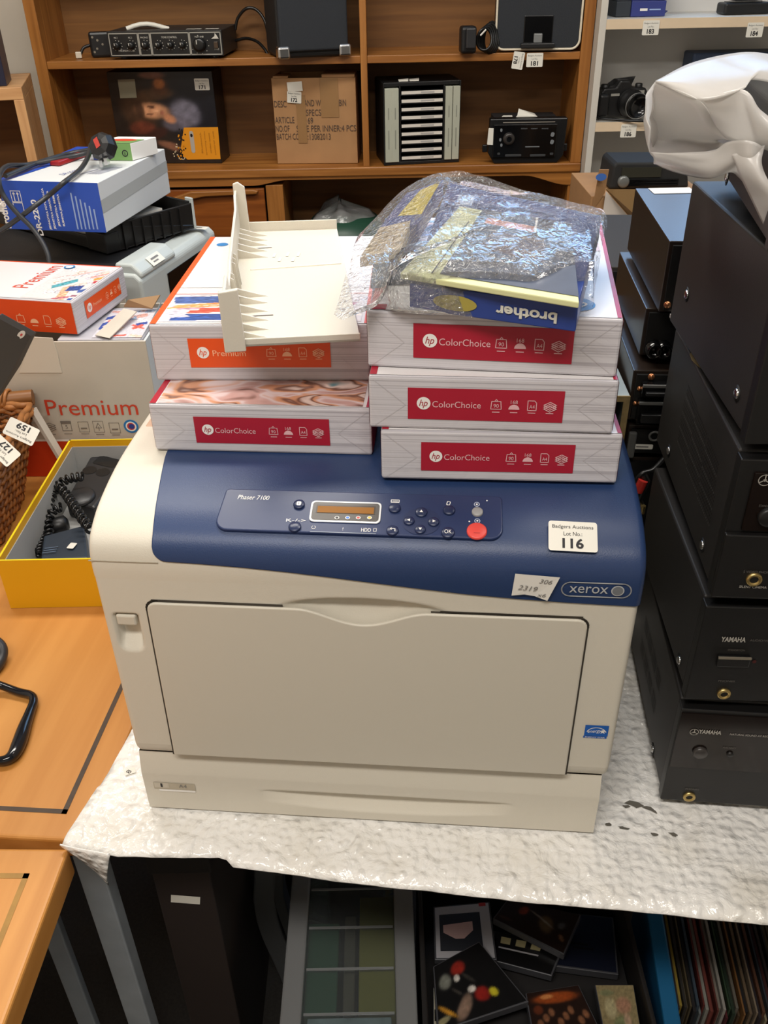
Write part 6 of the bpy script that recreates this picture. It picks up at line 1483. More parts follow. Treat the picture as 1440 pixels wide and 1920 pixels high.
for x in (.002, W_ * .098, xs1 + .001, W_ * .905):
    k += 1; w_ = W_ * .092; t = thing('disc_box', 'tall grey-green boxed disc set standing in the rack, %s' % ('at the far left', 'second from the left', 'just right of the white spines', 'at the far right')[k - 1], 'disc case', F_.wor((x, .0, .0085)), F_.a, 'boxed sets in the rack')
    g = B(); g.box(0, w_, 0, .12, 0, H_ - .022, STR); b_ = g.build('case', t, bevel=.001); g = B(); g.card(front(w_ / 2, 0, .06, .0006), 0, 0, .003, .05, mat('spine_dim_print', (140, 142, 130), .5)); g.card(front(w_ / 2, 0, H_ * .6, .0006), 0, 0, .003, .03, mat('spine_dim_print', (140, 142, 130), .5)); g.build('spine_print', b_)
for x, s in ((.045, .2), (.075, -.1)): g = B(); g.poly([V((x, .02, H_ + .001)), V((x + .026, .018, H_ + .001)), V((x + .030, .04, H_ + .006)), V((x + .002, .042, H_ + .004))], STICK); g.build('curled_label', cr_)
# car radio
F_, W_ = fr2(918, 307, 1047, 305, LZ); H_ = F_.onv(985, 222).z
cr2 = thing('car_radio', 'black double-height car radio in a fascia frame, on the right of the sideboard top', 'radio', F_.o, F_.a)
RB = mat('radio_black', (16, 17, 19), .35); g = B(); g.extr([(-.006, 0, .028), (.012, 0, 0), (W_ - .004, 0, 0), (W_ + .012, 0, .02), (W_ + .016, 0, H_), (-.004, 0, H_)], (0, .03, 0), RB); fs_ = g.build('fascia', cr2, bevel=.003)
g = B(); g.box(.012, W_ - .006, .03, .14, .004, H_ - .006, mat('radio_chassis', (40, 40, 42), .5)); g.build('chassis', cr2)
for x in (-.016, W_ + .014): g = B(); g.box(x - .006, x + .008, .004, .012, .03, .050, RB); g.build('bracket', fs_, bevel=.002)
g = B(); g.box(.006, W_ - .012, -.006, 0, .016, H_ - .014, BLKG); fc = g.build('face', cr2, bevel=.002)
def rp_(x, y): p = F_.onv(x, y, -.006); return p.x, p.z
fq = Pl((0, -.006, 0), (1, 0, 0), (0, 0, 1), .0008); RGR = mat('radio_grey', (120, 124, 128), .35)
a, b = rp_(954, 260); g = B(); g.lathe([(.0165, 0), (.0165, .006), (.013, .010), (.009, .010), (0, .010)], (a, -.006, b), (0, -1, 0), mat('radio_knob', (50, 46, 44), .25), 22); g.disc(Pl((a, -.0162, b), (1, 0, 0), (0, 0, 1)), 0, 0, .007, .007, BLKG, .0004); g.build('volume_knob', fc)
for x, y in ((1036, 252), (1035, 266)): a, b = rp_(x, y); g = B(); g.card(fq, a, b, .010, .012, RGR, r=.004, rot=-.3); g.build('button', fc)
for x, y in ((938, 262), (940, 244), (940, 272)): a, b = rp_(x, y); g = B(); g.card(fq, a, b, .006, .009, RGR, r=.003); g.build('button', fc)
for x, y, w_ in ((962, 291, .046), (1008, 291, .044), (1034, 288, .010), (935, 288, .008)): a, b = rp_(x, y); g = B(); g.card(fq, a, b, w_, .006, mat('radio_dim_key', (62, 64, 66), .35), r=.002); g.build('key_row', fc)
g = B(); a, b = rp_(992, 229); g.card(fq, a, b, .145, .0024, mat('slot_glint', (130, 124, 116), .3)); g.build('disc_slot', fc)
g = B()
for x, t in ((983, 'DISPLAY'), (1002, 'FORMAT'), (1022, 'PHONE')): a, b = rp_(x, 241); g.text(t, fq, a, b, .018, .003, RGR)
a, b = rp_(998, 275); g.card(fq, a, b, .040, .0026, RGR); g.build('lettering', fc)
p = F_.onv(922, 256, -.004); g = B(); g.card(Pl((p.x, -.004, p.z), (1, 0, 0), (0, 0, 1), .0006), 0, 0, .022, .044, STICK, r=.002, rot=-.06); g.build('blank_sticker', fs_)
g = B(); g.poly([V((.07, .02, H_ + .001)), V((.13, .02, H_ + .001)), V((.125, .05, H_ + .005)), V((.08, .05, H_ + .018)), V((.075, .03, H_ + .004))], STICK); g.poly([V((.03, .02, H_ + .002)), V((.06, .018, H_ + .002)), V((.06, .03, H_ + .004)), V((.035, .03, H_ + .004))], STICK); g.build('paper_tag', cr2)

# bin bag in the open bay
o = PY(640, 452, 2.78); gx = thing('bagged_tub', 'green tub wrapped in a clear plastic bag in the open bay of the wall unit', 'tub', (o.x, 2.78, .1005))
TUB = mat('bottle_green_tub', (38, 74, 58), .4); hz = PY(650, 400, 2.78).z - .10
g = B(); g.lathe([(.10, 0), (.115, .02), (.128, hz - .05), (.10, hz - .01), (.04, hz)], (.015, 0, 0), (0, 0, 1), TUB, 28); g.build('tub', gx)
g = B(); NA = 48; NR = 26; vs = []
for j in range(NR + 1):
    z = (hz + .035) * j / NR
    for i in range(NA):
        a = 2 * pi * i / NA; r = .145 * (1 - .1 * (j / NR)) * (1 if j < NR * .84 else math.sqrt(max(0, 1 - ((j / NR - .84) / .16) ** 2)) * .96 + .04)
        r *= 1 + .16 * noise.noise(V((cos(a) * 2, sin(a) * 2, z * 9))); zz = z + (.05 * noise.noise(V((cos(a) * 1.5, sin(a) * 1.5, 5))) if j > NR * .6 else 0)
        vs.append(V((.0 + r * cos(a) * 1.0, r * sin(a) * .75, max(.001, zz))))
g.add(vs, [(j * NA + i, j * NA + (i + 1) % NA, (j + 1) * NA + (i + 1) % NA, (j + 1) * NA + i) for j in range(NR) for i in range(NA)], film('bin_bag_film', (240, 245, 242), .04, .22, .8, 30, .25), True); g.build('bag', gx)

# ================================================================== things on the white shelving
HZ1, HZ2 = 1.3408, 1.0928
PKB = mat('pack_blue', (50, 60, 128), .45); PKD = mat('pack_slate', (48, 54, 62), .5)
def pack(x0, x1, yb, z, label, dx=0):
    a, b = PY(x0, yb, 2.655), PY(x1, yb, 2.655); W_ = (b - a).length; t = thing('ink_pack', label, 'ink pack', (a.x, 2.655, z), .03, 'blue ink packs on the white shelf')
    h = .036; g = B(); g.box(0, W_ * .30, .006, .09, 0, h, PKD); g.box(W_ * .30, W_, 0, .09, 0, h, PKB); b_ = g.build('pack_body', t, bevel=.0015)
    g = B(); g.card(front(W_ * .55, 0, h * .45, .0008), 0, 0, .020, .006, WHITE); g.card(front(W_ * .55, 0, h * .45, .0008), .03, 0, .03, .003, mat('pale_blue_text', (0, 0, 0))); g.build('pack_print', b_)
    g = B(); g.extr([(W_, .02, .001), (W_ + .012, .02, .010), (W_ + .012, .05, .010), (W_, .05, .001)], (0, 0, .0015), PKB); g.build('hang_tab', t); return h
h = pack(1154, 1246, 40, HZ1, 'blue and slate ink pack, lowest of the stack on the white shelf')
pack(1156, 1246, 24, HZ1 + h + .0006, 'blue and slate ink pack, middle of the stack on the white shelf')
pack(1172, 1258, 8, HZ1 + 2 * h + .0012, 'blue and slate ink pack, topmost of the stack on the white shelf')
a = PY(1148, 36, 2.67); t = thing('ink_carton', 'small white and red carton behind the ink packs on the white shelf', 'box', (a.x, 2.75, HZ1), .1)
g = B(); g.box(-.006, .022, 0, .05, 0, .066, WHITE); g.build('carton_body', t, bevel=.001); g = B(); g.card(front(.006, 0, .052, .0006), 0, 0, .022, .016, mat('carton_red', (190, 40, 60), .4)); g.build('red_print', t)
def phone(x0, x1, yb, Y, z, h, m, label, silver=False):
    a, b = PY(x0, yb, Y), PY(x1, yb, Y); W_ = (b - a).length; t = thing('handset', label, 'phone', (a.x, Y, z), .10, 'handsets on the white shelf')
    g = B(); g.box(0, W_, 0, .055, 0, h, m); b_ = g.build('handset_body', t, bevel=.006, bseg=3)
    g = B(); g.box(W_ * .12, W_ * .8, .008, .045, h, h + .0015, mat('silver_trim', (160, 162, 160), .3, metal=.4) if silver else BLKG); g.build('face_plate', t)
    if silver:
        g = B(); g.card(front(W_ * .45, 0, h * .5, .0008), 0, 0, W_ * .8, h * .35, mat('silver_trim', (0, 0, 0))); g.build('side_trim', t)
phone(1355, 1446, 42, 2.655, HZ1, .028, BLK, 'black handset lying flat, lower one of the pair on the white shelf')
phone(1374, 1432, 26, 2.665, HZ1 + .031, .034, mat('grey_handset', (60, 60, 62), .4), 'grey handset with silver trim, on top of the black one', True)
a, b = PY(1283, 132, 2.78), PY(1450, 132, 2.78); t = thing('blue_case', 'dark blue box at the back of the middle white shelf behind the white bag', 'box', (a.x, 2.72, HZ2), 0)
g = B(); g.box(0, b.x - a.x, 0, .09, 0, PY(1330, 98, 2.74).z - HZ2, mat('dusk_blue_case', (60, 76, 104), .5)); g.build('case', t, bevel=.006, bseg=3); g = B(); g.box(.03, .12, -.004, 0, .05, .08, mat('dusk_blue_latch', (48, 60, 84), .4)); g.build('latch', t)
# SLR camera
o = PZ(1165, 222, HZ2); F_ = Fr((o.x, o.y, HZ2), .10)
cm = thing('camera', 'black film camera with lens and strap lying on the middle white shelf', 'camera', F_.o, F_.a); CAMB = mat('camera_black', (22, 22, 23), .35, bump=.2, bs=400)
g = B(); g.extr([(x, 0, z) for x, z in ((-.066, .004), (.066, .004), (.070, .06), (.060, .076), (.022, .078), (.014, .096), (-.014, .097), (-.024, .080), (-.058, .078), (-.072, .06))], (0, .042, 0), CAMB); cb = g.build('camera_body', cm, bevel=.005, bseg=3)
g = B(); g.box(-.074, -.044, -.018, .01, .006, .066, CAMB); g.build('grip', cm, bevel=.008, bseg=3)
g = B(); g.lathe([(.036, 0), (.036, .018), (.033, .020), (.033, .042), (.031, .048), (.0, .046)], (.018, .0, .040), V((.12, -1, -.05)), CAMB, 28); ln = g.build('lens', cm)
g = B(); c = V((.018, 0, .040)) + V((.12, -1, -.05)).normalized() * .0475; g.lathe([(.0315, 0), (.0315, .002), (.028, .0025), (.028, .001), (0, .001)], c, V((.12, -1, -.05)), BLKG, 28); g.build('lens_cap', ln)
g = B(); g.tube([c + V((.0325 * cos(t), -.001, .0325 * sin(t))) for t in [2 * pi * k / 28 for k in range(28)]], .0012, mat('lens_ring', (120, 120, 118), .3), 6, closed=True); g.build('lens_ring', ln)
for x, r in ((-.050, .012), (.046, .010)): g = B(); g.lathe([(r, 0), (r, .008), (r * .8, .010), (0, .010)], (x, .02, .076), (0, 0, 1), BLK, 18); g.build('dial', cm)
g = B(); g.box(.026, .056, -.002, 0, .060, .070, mat('camera_name_plate', (150, 148, 140), .3)); g.build('name_plate', cb); g = B(); g.box(-.038, -.014, -.002, 0, .058, .064, mat('camera_name_plate', (0, 0, 0))); g.build('trim_plate', cb)
g = B(); g.tube(smooth_path([(-.068, .02, .05), (-.072, .012, .036), (-.074, .0, .014), (-.07, -.02, .006), (-.03, -.05, .005), (.03, -.075, .004), (.06, -.06, .004), (.085, .0, .006), (.12, .03, .006), (.16, .04, .005)], 8), .0034, BLK, 6); g.build('strap', cm)
for x in (-.071, .080): g = B(); g.box(x - .008, x + .008, .0, .02, .018, .038, BLK); g.build('strap_lug', cm, bevel=.005)
g = B(); g.extr([(-.05, .03, .080), (.03, .036, .078), (.034, .02, .104), (-.03, .012, .100)], (0, .0006, 0), film('tag_film', (245, 245, 245), .1, .5, .2, 40, .3)); g.build('clear_tag', cm)

# ================================================================== cartons and a radio behind the amplifiers
cx0, cx1 = PY(1128, 430, 2.05), PY(1215, 430, 2.05); cz = 1.0
cf = PY(1150, 372, 2.00); tz = PY(1140, 352, 2.12).z
t = thing('tall_carton', 'brown carton with white and blue print standing behind the amplifiers', 'carton', (cf.x - .035, 2.06, 0), 0)
H_ = tz - .004; g = B(); g.box(0, .26, 0, .24, 0, H_, CARD); g.build('carton_body', t, bevel=.0015)
def cq(x, y, Y=2.055): p = PY(x, y, Y) - V((cf.x - .035, 2.06, 0)); return p
g = B(); g.poly([cq(1136, 358), cq(1205, 435), cq(1200, 440), cq(1128, 415)], mat('flap_white', (200, 190, 180), .6)); g.poly([cq(1128, 408, 2.053), cq(1172, 434, 2.053), cq(1120, 436, 2.053)], mat('flap_blue', (30, 60, 160), .5)); g.build('front_print', t)
g = B(); P = [PY(1136, 356, 2.058), PY(1210, 440, 2.058), PY(1230, 440, 2.0), PY(1200, 356, 2.0)]; 
g.extr([p - V((cf.x - .035, 2.06, 0)) for p in P], (0, -.002, .002), mat('flap_kraft', (172, 138, 92), .75)); g.build('flap', t)
g = B(); P = [PY(1110, 396, 2.05), PY(1134, 362, 2.055), PY(1142, 318, 2.055), PY(1124, 318, 2.04)]
g.extr([p - V((cf.x - .035, 2.06, 0)) for p in P], (0, .003, 0), CARD); g.build('flap', t)
g = B(); p = cq(1127, 332, 2.035); g.disc(front(p.x, p.y, p.z, .0008), 0, 0, .012, .008, mat('blue_tape_scrap', (60, 100, 170), .5)); g.build('tape_scrap', t)
a, b = PY(1142, 354, 2.10), PY(1292, 350, 2.10); rz = tz
rd = thing('portable_radio', 'black portable radio with a ribbed front lying on the carton behind the amplifiers', 'radio', (a.x, 2.10, H_ + .0008), 0)
W_ = b.x - a.x; RH = PY(1150, 302, 2.10).z - H_ - .004
g = B(); g.extr([(0, 0, .004), (.004, 0, RH * .9), (.012, 0, RH), (W_ * .6, 0, RH * .98), (W_ - .008, 0, RH * .62), (W_, 0, .004)], (0, .12, 0), mat('matt_black_radio', (22, 22, 22), .75)); rb_ = g.build('casing', rd, bevel=.006, bseg=3)
g = B(); g.box(.024, W_ * .62, -.003, 0, RH * .48, RH * .82, mat('radio_mesh_olive', (38, 38, 28), .5)); g.build('speaker_mesh', rb_)
for k in range(3): g = B(); g.box(.04, W_ * .85, -.004, 0, RH * (.18 + .09 * k), RH * (.22 + .09 * k), BLKG); g.build('trim_bar', rb_)
g = B(); g.lathe([(.013, 0), (.013, .008), (.009, .010), (0, .010)], (.030, 0, RH * .34), (0, -1, 0), mat('grey_knob', (110, 112, 110), .3, metal=.3), 18); g.build('knob', rd)

# ================================================================== things on the pine unit
p = Fr((-.845, 2.32, 0), radians(14))
def lw(x, y, z): return p.wor((x, y, z))
t = thing('ink_box', 'dark blue ink carton with red and yellow labels on the pine unit', 'box', lw(-.20, .03, 1.2428), p.a)
g = B(); g.box(-.06, .165, 0, .12, 0, .150, mat('ink_box_navy', (20, 24, 46), .35, var=.2, vs=10)); b_ = g.build('box_body', t, bevel=.001); fp = front(0, 0, 0, .0008)
g = B(); g.card(fp, .128, .126, .060, .032, mat('ink_box_red', (186, 40, 66), .4)); g.card(fp, .125, .126, .030, .010, mat('pale_red_text', (226, 150, 160), .4), lift=.0003); g.card(fp, .138, .092, .048, .024, mat('ink_box_yellow', (222, 200, 70), .4)); g.card(fp, .138, .092, .026, .007, mat('olive_print', (140, 130, 50), .5), lift=.0003); g.text('AC', fp, .140, .034, .022, .014, WHITE, slant=.2); g.build('front_print', t)
t = thing('bagged_roll', 'black roll in a clear crinkled bag on top of the dark blue ink carton', 'roll', lw(-.20, .05, 1.2428 + .1512), p.a)
g = B(); g.tube([(-.08, .03, .030), (.12, .03, .030)], .028, mat('grey_black_roll', (44, 50, 56), .35), 20); g.build('roll', t)
g = B(); fl_ = film('roll_bag_film', (250, 250, 250), .12, .12, .8, 60, .15)
def fn(a, b):
    r = .034 * (1 - .55 * max(0, a - .55) / .45 * (1 + .3 * sin(6 * pi * b))) ; th = 2 * pi * b; x = -.09 + .29 * a
    r *= 1 + .25 * noise.noise(V((x * 30, cos(th), sin(th)))) * (a > .5); return V((x, .03 + r * cos(th), max(.001, .034 + r * sin(th) + .03 * max(0, a - .6))))
g.grid(fn, 30, 28, fl_); g.build('bag', t)
# ================================================================== under the trestle table
BKB = mat('black_carton_board', (24, 20, 19), .6, bump=.05, bs=80); BKC = mat('black_carton_warm', (40, 31, 28), .6)
UF = Fr(PY(292, 1660, .70), -.10)
def corner_box(name, label, cat, px, Y, W, D, z0, z1, m, yaw=-.12):
    pass
a, b = PY(300, 1700, .66), PY(406, 1700, .66)
t = thing('black_carton', 'black carton with a blank white sticker standing under the left of the table', 'carton', (a.x, .66, 0), .0)
W_ = b.x - a.x; TOP = .628
g = B(); g.box(0, W_, 0, .45, .0, TOP, BKC); b_ = g.build('carton_body', t, bevel=.002)
g = B(); g.box(-.003, W_ + .003, -.003, .453, TOP - .05, TOP + .003, BKB); g.build('lid', t, bevel=.002)
q = PY(348, 1686, .6595) - V((a.x, .66, 0)); g = B(); g.card(front(q.x, -.0005, q.z, .0006), 0, 0, .036, .0155, STICK, rot=-.16); g.build('blank_sticker', b_)
# dark block added further back, standing in for the shade under the table
t = thing('dark_backing', 'dark backing block added further back under the table in place of shade', 'case', (-.36, 1.145, 0), -.08)
g = B(); g.box(0, .30, 0, .06, 0, .60, BKB); g.build('backing_body', t, bevel=.004); g = B(); g.box(.10, .20, -.012, -.004, .5, .52, BLK); g.build('handle', t, bevel=.003)
# chrome table leg of the neighbouring side table, and grey folded chair frame
LEG = mat('pale_steel_leg', (160, 170, 180), .4, metal=.2, var=.1, vs=16)
def post(name, label, cat, px, py, Y, w, d, z1, z0=0.0):
    p = PY(px, py, Y); t = thing(name, label, cat, (p.x, Y, z0), -.05); g = B(); g.box(0, w, 0, d, 0, z1 - z0, LEG); g.build('upright', t, bevel=.002)
    g = B(); g.box(-.006, w + .006, -.006, d + .006, 0, .012, BLK); g.build('foot_cap', t, bevel=.002); return t
post('steel_post', 'pale steel upright under the table nearest the maple table edge', 'post', 86, 1770, .66, .026, .012, .50)
g = B(); PTS = [(468, 1640), (532, 1640), (532, 1672), (548, 1740), (580, 1850), (560, 1880), (545, 1880), (510, 1800), (484, 1745), (470, 1715)]
Yg = .84; o = PY(500, 1700, Yg); t = thing('grey_chair_frame', 'bent grey plastic frame under the table beside the clear storage box', 'frame', (o.x, Yg, 0))
FRM = mat('grey_plastic_frame', (96, 98, 100), .5)
def ribbon(pts, w, d, m):
    g = B(); P = smooth_path([PY(x, y, Yg) - V((o.x, Yg, 0)) for x, y in pts], 6)
    n = len(P); vs = []
    for i, p in enumerate(P):
        tg_ = (P[min(i + 1, n - 1)] - P[max(i - 1, 0)]).normalized(); s = V((tg_.z, 0, -tg_.x)).normalized()
        if s.x < 0: s = -s
        vs += [p - s * w / 2, p + s * w / 2, p + s * w / 2 + V((0, d, 0)), p - s * w / 2 + V((0, d, 0))]
    for i in range(n - 1):
        for k in range(4): g.f.append(((i * 4 + k, i * 4 + (k + 1) % 4, i * 4 + 4 + (k + 1) % 4, i * 4 + 4 + k), g.mi(m), False))
    g.f += [((3, 2, 1, 0), 0, False), (tuple((n - 1) * 4 + k for k in range(4)), 0, False)]
    g.v = [tuple(v) for v in vs]; return g
ribbon([(498, 1600), (498, 1650), (496, 1700), (508, 1750), (534, 1810), (560, 1870), (600, 1960)], .036, .02, FRM).build('frame_leg', t, bevel=.003)
ribbon([(520, 1640), (524, 1690), (548, 1760), (578, 1830)], .018, .03, mat('grey_plastic_frame_dark', (70, 72, 74), .5)).build('inner_rib', t, bevel=.002)
# ---- clear storage box
LZd = .350
A_, B_, C_, D_ = PZ(530, 1920, LZd), PZ(778, 1920, LZd), PZ(778, 1655, LZd), PZ(562, 1640, LZd)
XF = Fr((A_.x, A_.y - .02, 0), 0); BW, BD = B_.x - A_.x, D_.y - A_.y + .10
t = thing('storage_box', 'clear plastic storage box with a lid, on the floor under the table front', 'storage box', (A_.x, A_.y - .05, .002)); 
CLR = film('clear_box_plastic', (214, 226, 228), .02, .04, .25, 18, .2); CLRD = film('clear_box_rim', (150, 162, 164), .04, .22, .2, 18, .25)
g = B(); h = LZd - .004; 
g.add([(.012, .012, 0), (BW - .012, .012, 0), (BW - .012, BD - .012, 0), (.012, BD - .012, 0), (.004, .004, h), (BW - .004, .004, h), (BW - .004, BD - .004, h), (.004, BD - .004, h)], [(3, 2, 1, 0), (0, 1, 5, 4), (1, 2, 6, 5), (2, 3, 7, 6), (3, 0, 4, 7)], CLR); g.build('tub', t)
g = B(); g.box(.022, BW - .022, .022, BD - .022, h - .0005, h + .0008, CLR); lid = g.build('lid', t)
for x0, x1, y0, y1 in ((-.004, .024, -.004, BD + .004), (BW - .024, BW + .004, -.004, BD + .004), (.024, BW - .024, -.004, .024), (.024, BW - .024, BD - .02, BD + .004)):
    g = B(); g.box(x0, x1, y0, y1, h - .012, h + .006, CLRD); g.build('lid_rim', lid, bevel=.003)
for k in range(4): g = B(); y = .06 + k * .06; g.box(.026, BW - .026, y, y + .003, h + .0008, h + .0022, CLRD); g.build('lid_rib', lid)
bo2 = V((A_.x, A_.y - .05, .006))
def inside(name, label, cat, x0, x1, y0, y1, z0, z1, m):
    g = B(); cx, cy = (x0 + x1) / 2, (y0 + y1) / 2; g.box(x0 - cx, x1 - cx, y0 - cy, y1 - cy, 0, z1 - z0, m); o = g.build(name, None, bevel=.002); o.location = bo2 + V((cx, cy, z0)); tag(o, label, cat); return o
inside('folder', 'green folder at the left inside the clear storage box', 'folder', .024, .068, .07, .20, .0, .325, mat('dull_green_folder', (74, 108, 76), .5))
inside('folder', 'yellow folder at the right inside the clear storage box', 'folder', BW - .074, BW - .024, .07, .24, .0, .325, mat('dull_yellow_folder', (178, 146, 56), .5))
inside('booklet', 'brown booklet between the folders inside the clear storage box', 'booklet', .075, BW - .08, .08, .22, .0, .31, mat('brown_booklet', (126, 100, 80), .5, var=.3, vs=20))
o = inside('photo_print', 'pale printed photograph at the front inside the clear storage box', 'photo', .03, BW - .03, .024, .064, .0, .33, mat('pale_photo', (190, 182, 180), .5, var=.3, vs=40))
g = B(); g.lathe([(.042, 0), (.046, .08), (.045, .27), (.04, .285), (0, .287)], (0, 0, 0), (0, 0, 1), mat('charcoal_drum', (38, 42, 44), .5), 28); o = g.build('drum', None); o.location = bo2 + V((BW * .52, .292, .0)); tag(o, 'charcoal round drum at the back inside the clear storage box', 'drum')
# ---- crate of video cases
EZ = .335
P1, P2, P3 = PZ(812, 1925, EZ), PZ(812, 1690, EZ), PZ(1195, 1740, EZ)
CX0, CX1, CY0, CY1 = P1.x - .012, PZ(1200, 1840, EZ).x + .004, P1.y - .03, P2.y + .06
t = thing('black_crate', 'black open crate of video and disc cases under the middle of the table', 'crate', (CX0, CY0, .001))
g = B(); W_, D2 = CX1 - CX0, CY1 - CY0
for x0, x1, y0, y1 in ((0, W_, 0, .006), (0, W_, D2 - .006, D2), (0, .006, .006, D2 - .006), (W_ - .006, W_, .006, D2 - .006)): g.box(x0, x1, y0, y1, 0, EZ + .012, BKB)
g.box(.006, W_ - .006, .006, D2 - .006, 0, .006, BKB); g.build('crate_wall', t, bevel=.002)
g = B(); g.box(.008, W_ - .008, .008, D2 - .008, .0075, EZ - .0525, BKB); o = g.build('case_stack', None); o.location = (CX0, CY0, .001); tag(o, 'dark packed layer of disc cases low in the black crate', 'disc cases'); o['kind'] = 'stuff'
def dvd(pts, z, th, m, name, label, cat, extra=None, tilt=0.0):
    P = [PZ(x, y, z) for x, y in pts]; c = sum(P, V()) / 4; g = B()
    top = [p - c for p in P]; g.hexa([p - V((0, 0, th)) for p in top], top, mat('case_edge_grey', (70, 70, 74), .3)); o = bpy.data.objects.new(name, None); COL.objects.link(o); o.location = c; g.build('case', o, bevel=.001)
    tag(o, label, cat, 'video cases in the black crate'); g = B()
    def q(a, b, l=.0006): return top[0].lerp(top[1], a).lerp(top[3].lerp(top[2], a), b) + V((0, 0, l))
    g.poly([q(.03, .03), q(.97, .03), q(.97, .97), q(.03, .97)], m)
    if extra and not isinstance(extra, tuple): extra(g, q)
    c_ = g.build('cover', o)
    if isinstance(extra, tuple): picture('cover_picture', o, lambda a, b, l: q(.02 + .96 * a, .02 + .96 * b, .0008), .5, .5, 1, 1, blobs(*extra), 44, 44)
    return o
def quad(g, q, a0, b0, a1, b1, m, l): g.poly([q(a0, b0, l), q(a1, b0, l), q(a1, b1, l), q(a0, b1, l)], m)
def dsc(g, q, a, b, ra, rb, m, l, n=18): g.poly([q(a + ra * cos(2 * pi * k / n), b + rb * sin(2 * pi * k / n), l) for k in range(n)], m)
DRK = mat('cover_black', (18, 17, 18), .3); DRK2 = mat('cover_brown_black', (40, 26, 20), .35, var=.5, vs=40)
def e_white(g, q):
    quad(g, q, .10, .15, .80, .82, mat('cover_slate', (44, 46, 52), .4), .001); g.poly([q(.16, .62, .0014), q(.66, .66, .0014), q(.66, .50, .0014), (q(.50, .36, .0014)), q(.36, .36, .0014), q(.16, .48, .0014)], mat('cover_pink', (196, 164, 160), .4)); quad(g, q, .80, .92, .92, .98, mat('cover_red', (170, 50, 46), .4), .001)
dvd([(815, 1800), (932, 1800), (918, 1690), (812, 1700)], EZ - .012, .010, mat('cover_pale', (170, 168, 172), .4), 'video_case', 'pale framed video case at the upper left of the black crate', 'video case', e_white)
e_art = ((16, 15, 16), [(.16, .68, .10, .12, 0, (124, 126, 116), .9), (.42, .80, .13, .10, .2, (150, 40, 30), .95), (.35, .66, .05, .055, 0, (206, 200, 192), 1), (.60, .30, .10, .11, 0, (150, 34, 28), .95), (.50, .42, .055, .055, 0, (206, 200, 192), 1), (.74, .27, .055, .07, 0, (196, 182, 44), 1), (.34, .20, .08, .20, -.5, (150, 122, 104), .9), (.12, .22, .03, .16, .7, (200, 140, 44), .95), (.05, .10, .10, .05, .4, (186, 176, 130), .8), (.52, .60, .03, .12, .6, (70, 66, 60), .6), (.30, .46, .10, .02, -.9, (90, 84, 76), .6)])
dvd([(820, 1935), (992, 1878), (898, 1765), (812, 1812)], EZ + .004, .014, DRK, 'video_case', 'black video case with red and white spots and a yellow sticker, in the black crate', 'video case', e_art)
e_dark = ((34, 22, 17), [(.28, .70, .06, .16, 0, (130, 56, 38), .9), (.64, .50, .10, .24, .2, (104, 86, 60), .8), (.55, .62, .26, .02, -.7, (140, 132, 124), .8), (.84, .60, .05, .10, 0, (90, 96, 100), .7), (.12, .2, .1, .06, 0, (70, 46, 36), .7), (.90, .30, .03, .08, .4, (150, 110, 80), .7)])
dvd([(924, 1722), (1058, 1790), (1090, 1715), (952, 1685)], EZ - .004, .014, DRK2, 'video_case', 'dark brown video case lying aslant at the top of the black crate', 'video case', e_dark)
def e_bla(g, q):
    for k in range(3): quad(g, q, .12 + .22 * k, .62, .26 + .22 * k, .84, mat('cover_cream', (170, 160, 120), .5), .001)
    quad(g, q, .1, .45, .7, .5, mat('cover_pale', (0, 0, 0)), .001)
dvd([(920, 1800), (1035, 1830), (1060, 1770), (925, 1745)], EZ - .024, .014, DRK, 'video_case', 'black video case with small cream panels beneath the dark brown one', 'video case', e_bla)
e_fire = ((34, 20, 15), [(.5, .82, .40, .12, 0, (160, 72, 28), .9), (.35, .86, .12, .05, 0, (214, 150, 90), .7), (.15, .60, .08, .10, 0, (120, 54, 28), .7)] + [(.14 + .11 * k, .30 + .11 * (k % 3), .05, .09, 0, (146, 96, 66), .8) for k in range(8)])
dvd([(1000, 1950), (1130, 1940), (1085, 1846), (985, 1862)], EZ - .006, .014, DRK2, 'video_case', 'video case with orange flames and faces at the bottom of the black crate', 'video case', e_fire)
e_pale = ((136, 122, 88), [(.3, .55, .16, .2, 0, (176, 166, 128), .8), (.65, .6, .2, .16, 0, (170, 118, 98), .7), (.5, .25, .2, .14, .3, (112, 122, 84), .8), (.7, .3, .1, .14, .2, (190, 150, 130), .6), (.25, .85, .2, .06, 0, (110, 116, 84), .7)])
dvd([(1135, 1950), (1204, 1945), (1188, 1846), (1115, 1846)], EZ - .008, .014, mat('cover_faded', (140, 126, 92), .5, var=.4, vs=30), 'video_case', 'faded pastel video case at the lower right of the black crate', 'video case', e_pale)
dvd([(1040, 1812), (1160, 1828), (1150, 1720), (1060, 1710)], EZ - .030, .014, mat('cover_navy', (20, 24, 40), .35), 'video_case', 'plain near-black navy video case at the right of the black crate', 'video case', lambda g, q: (quad(g, q, .25, .35, .6, .39, mat('cover_steel', (0, 0, 0)), .001), quad(g, q, .08, .42, .5, .46, mat('cover_tan', (0, 0, 0)), .001)))
dvd([(812, 1960), (880, 1960), (850, 1870), (812, 1850)], EZ - .016, .012, mat('cover_cream_pale', (176, 170, 150), .5), 'video_case', 'cream and amber video case at the lower left corner of the crate', 'video case', lambda g, q: quad(g, q, .05, .4, .7, .6, mat('cover_amber', (0, 0, 0)), .001))
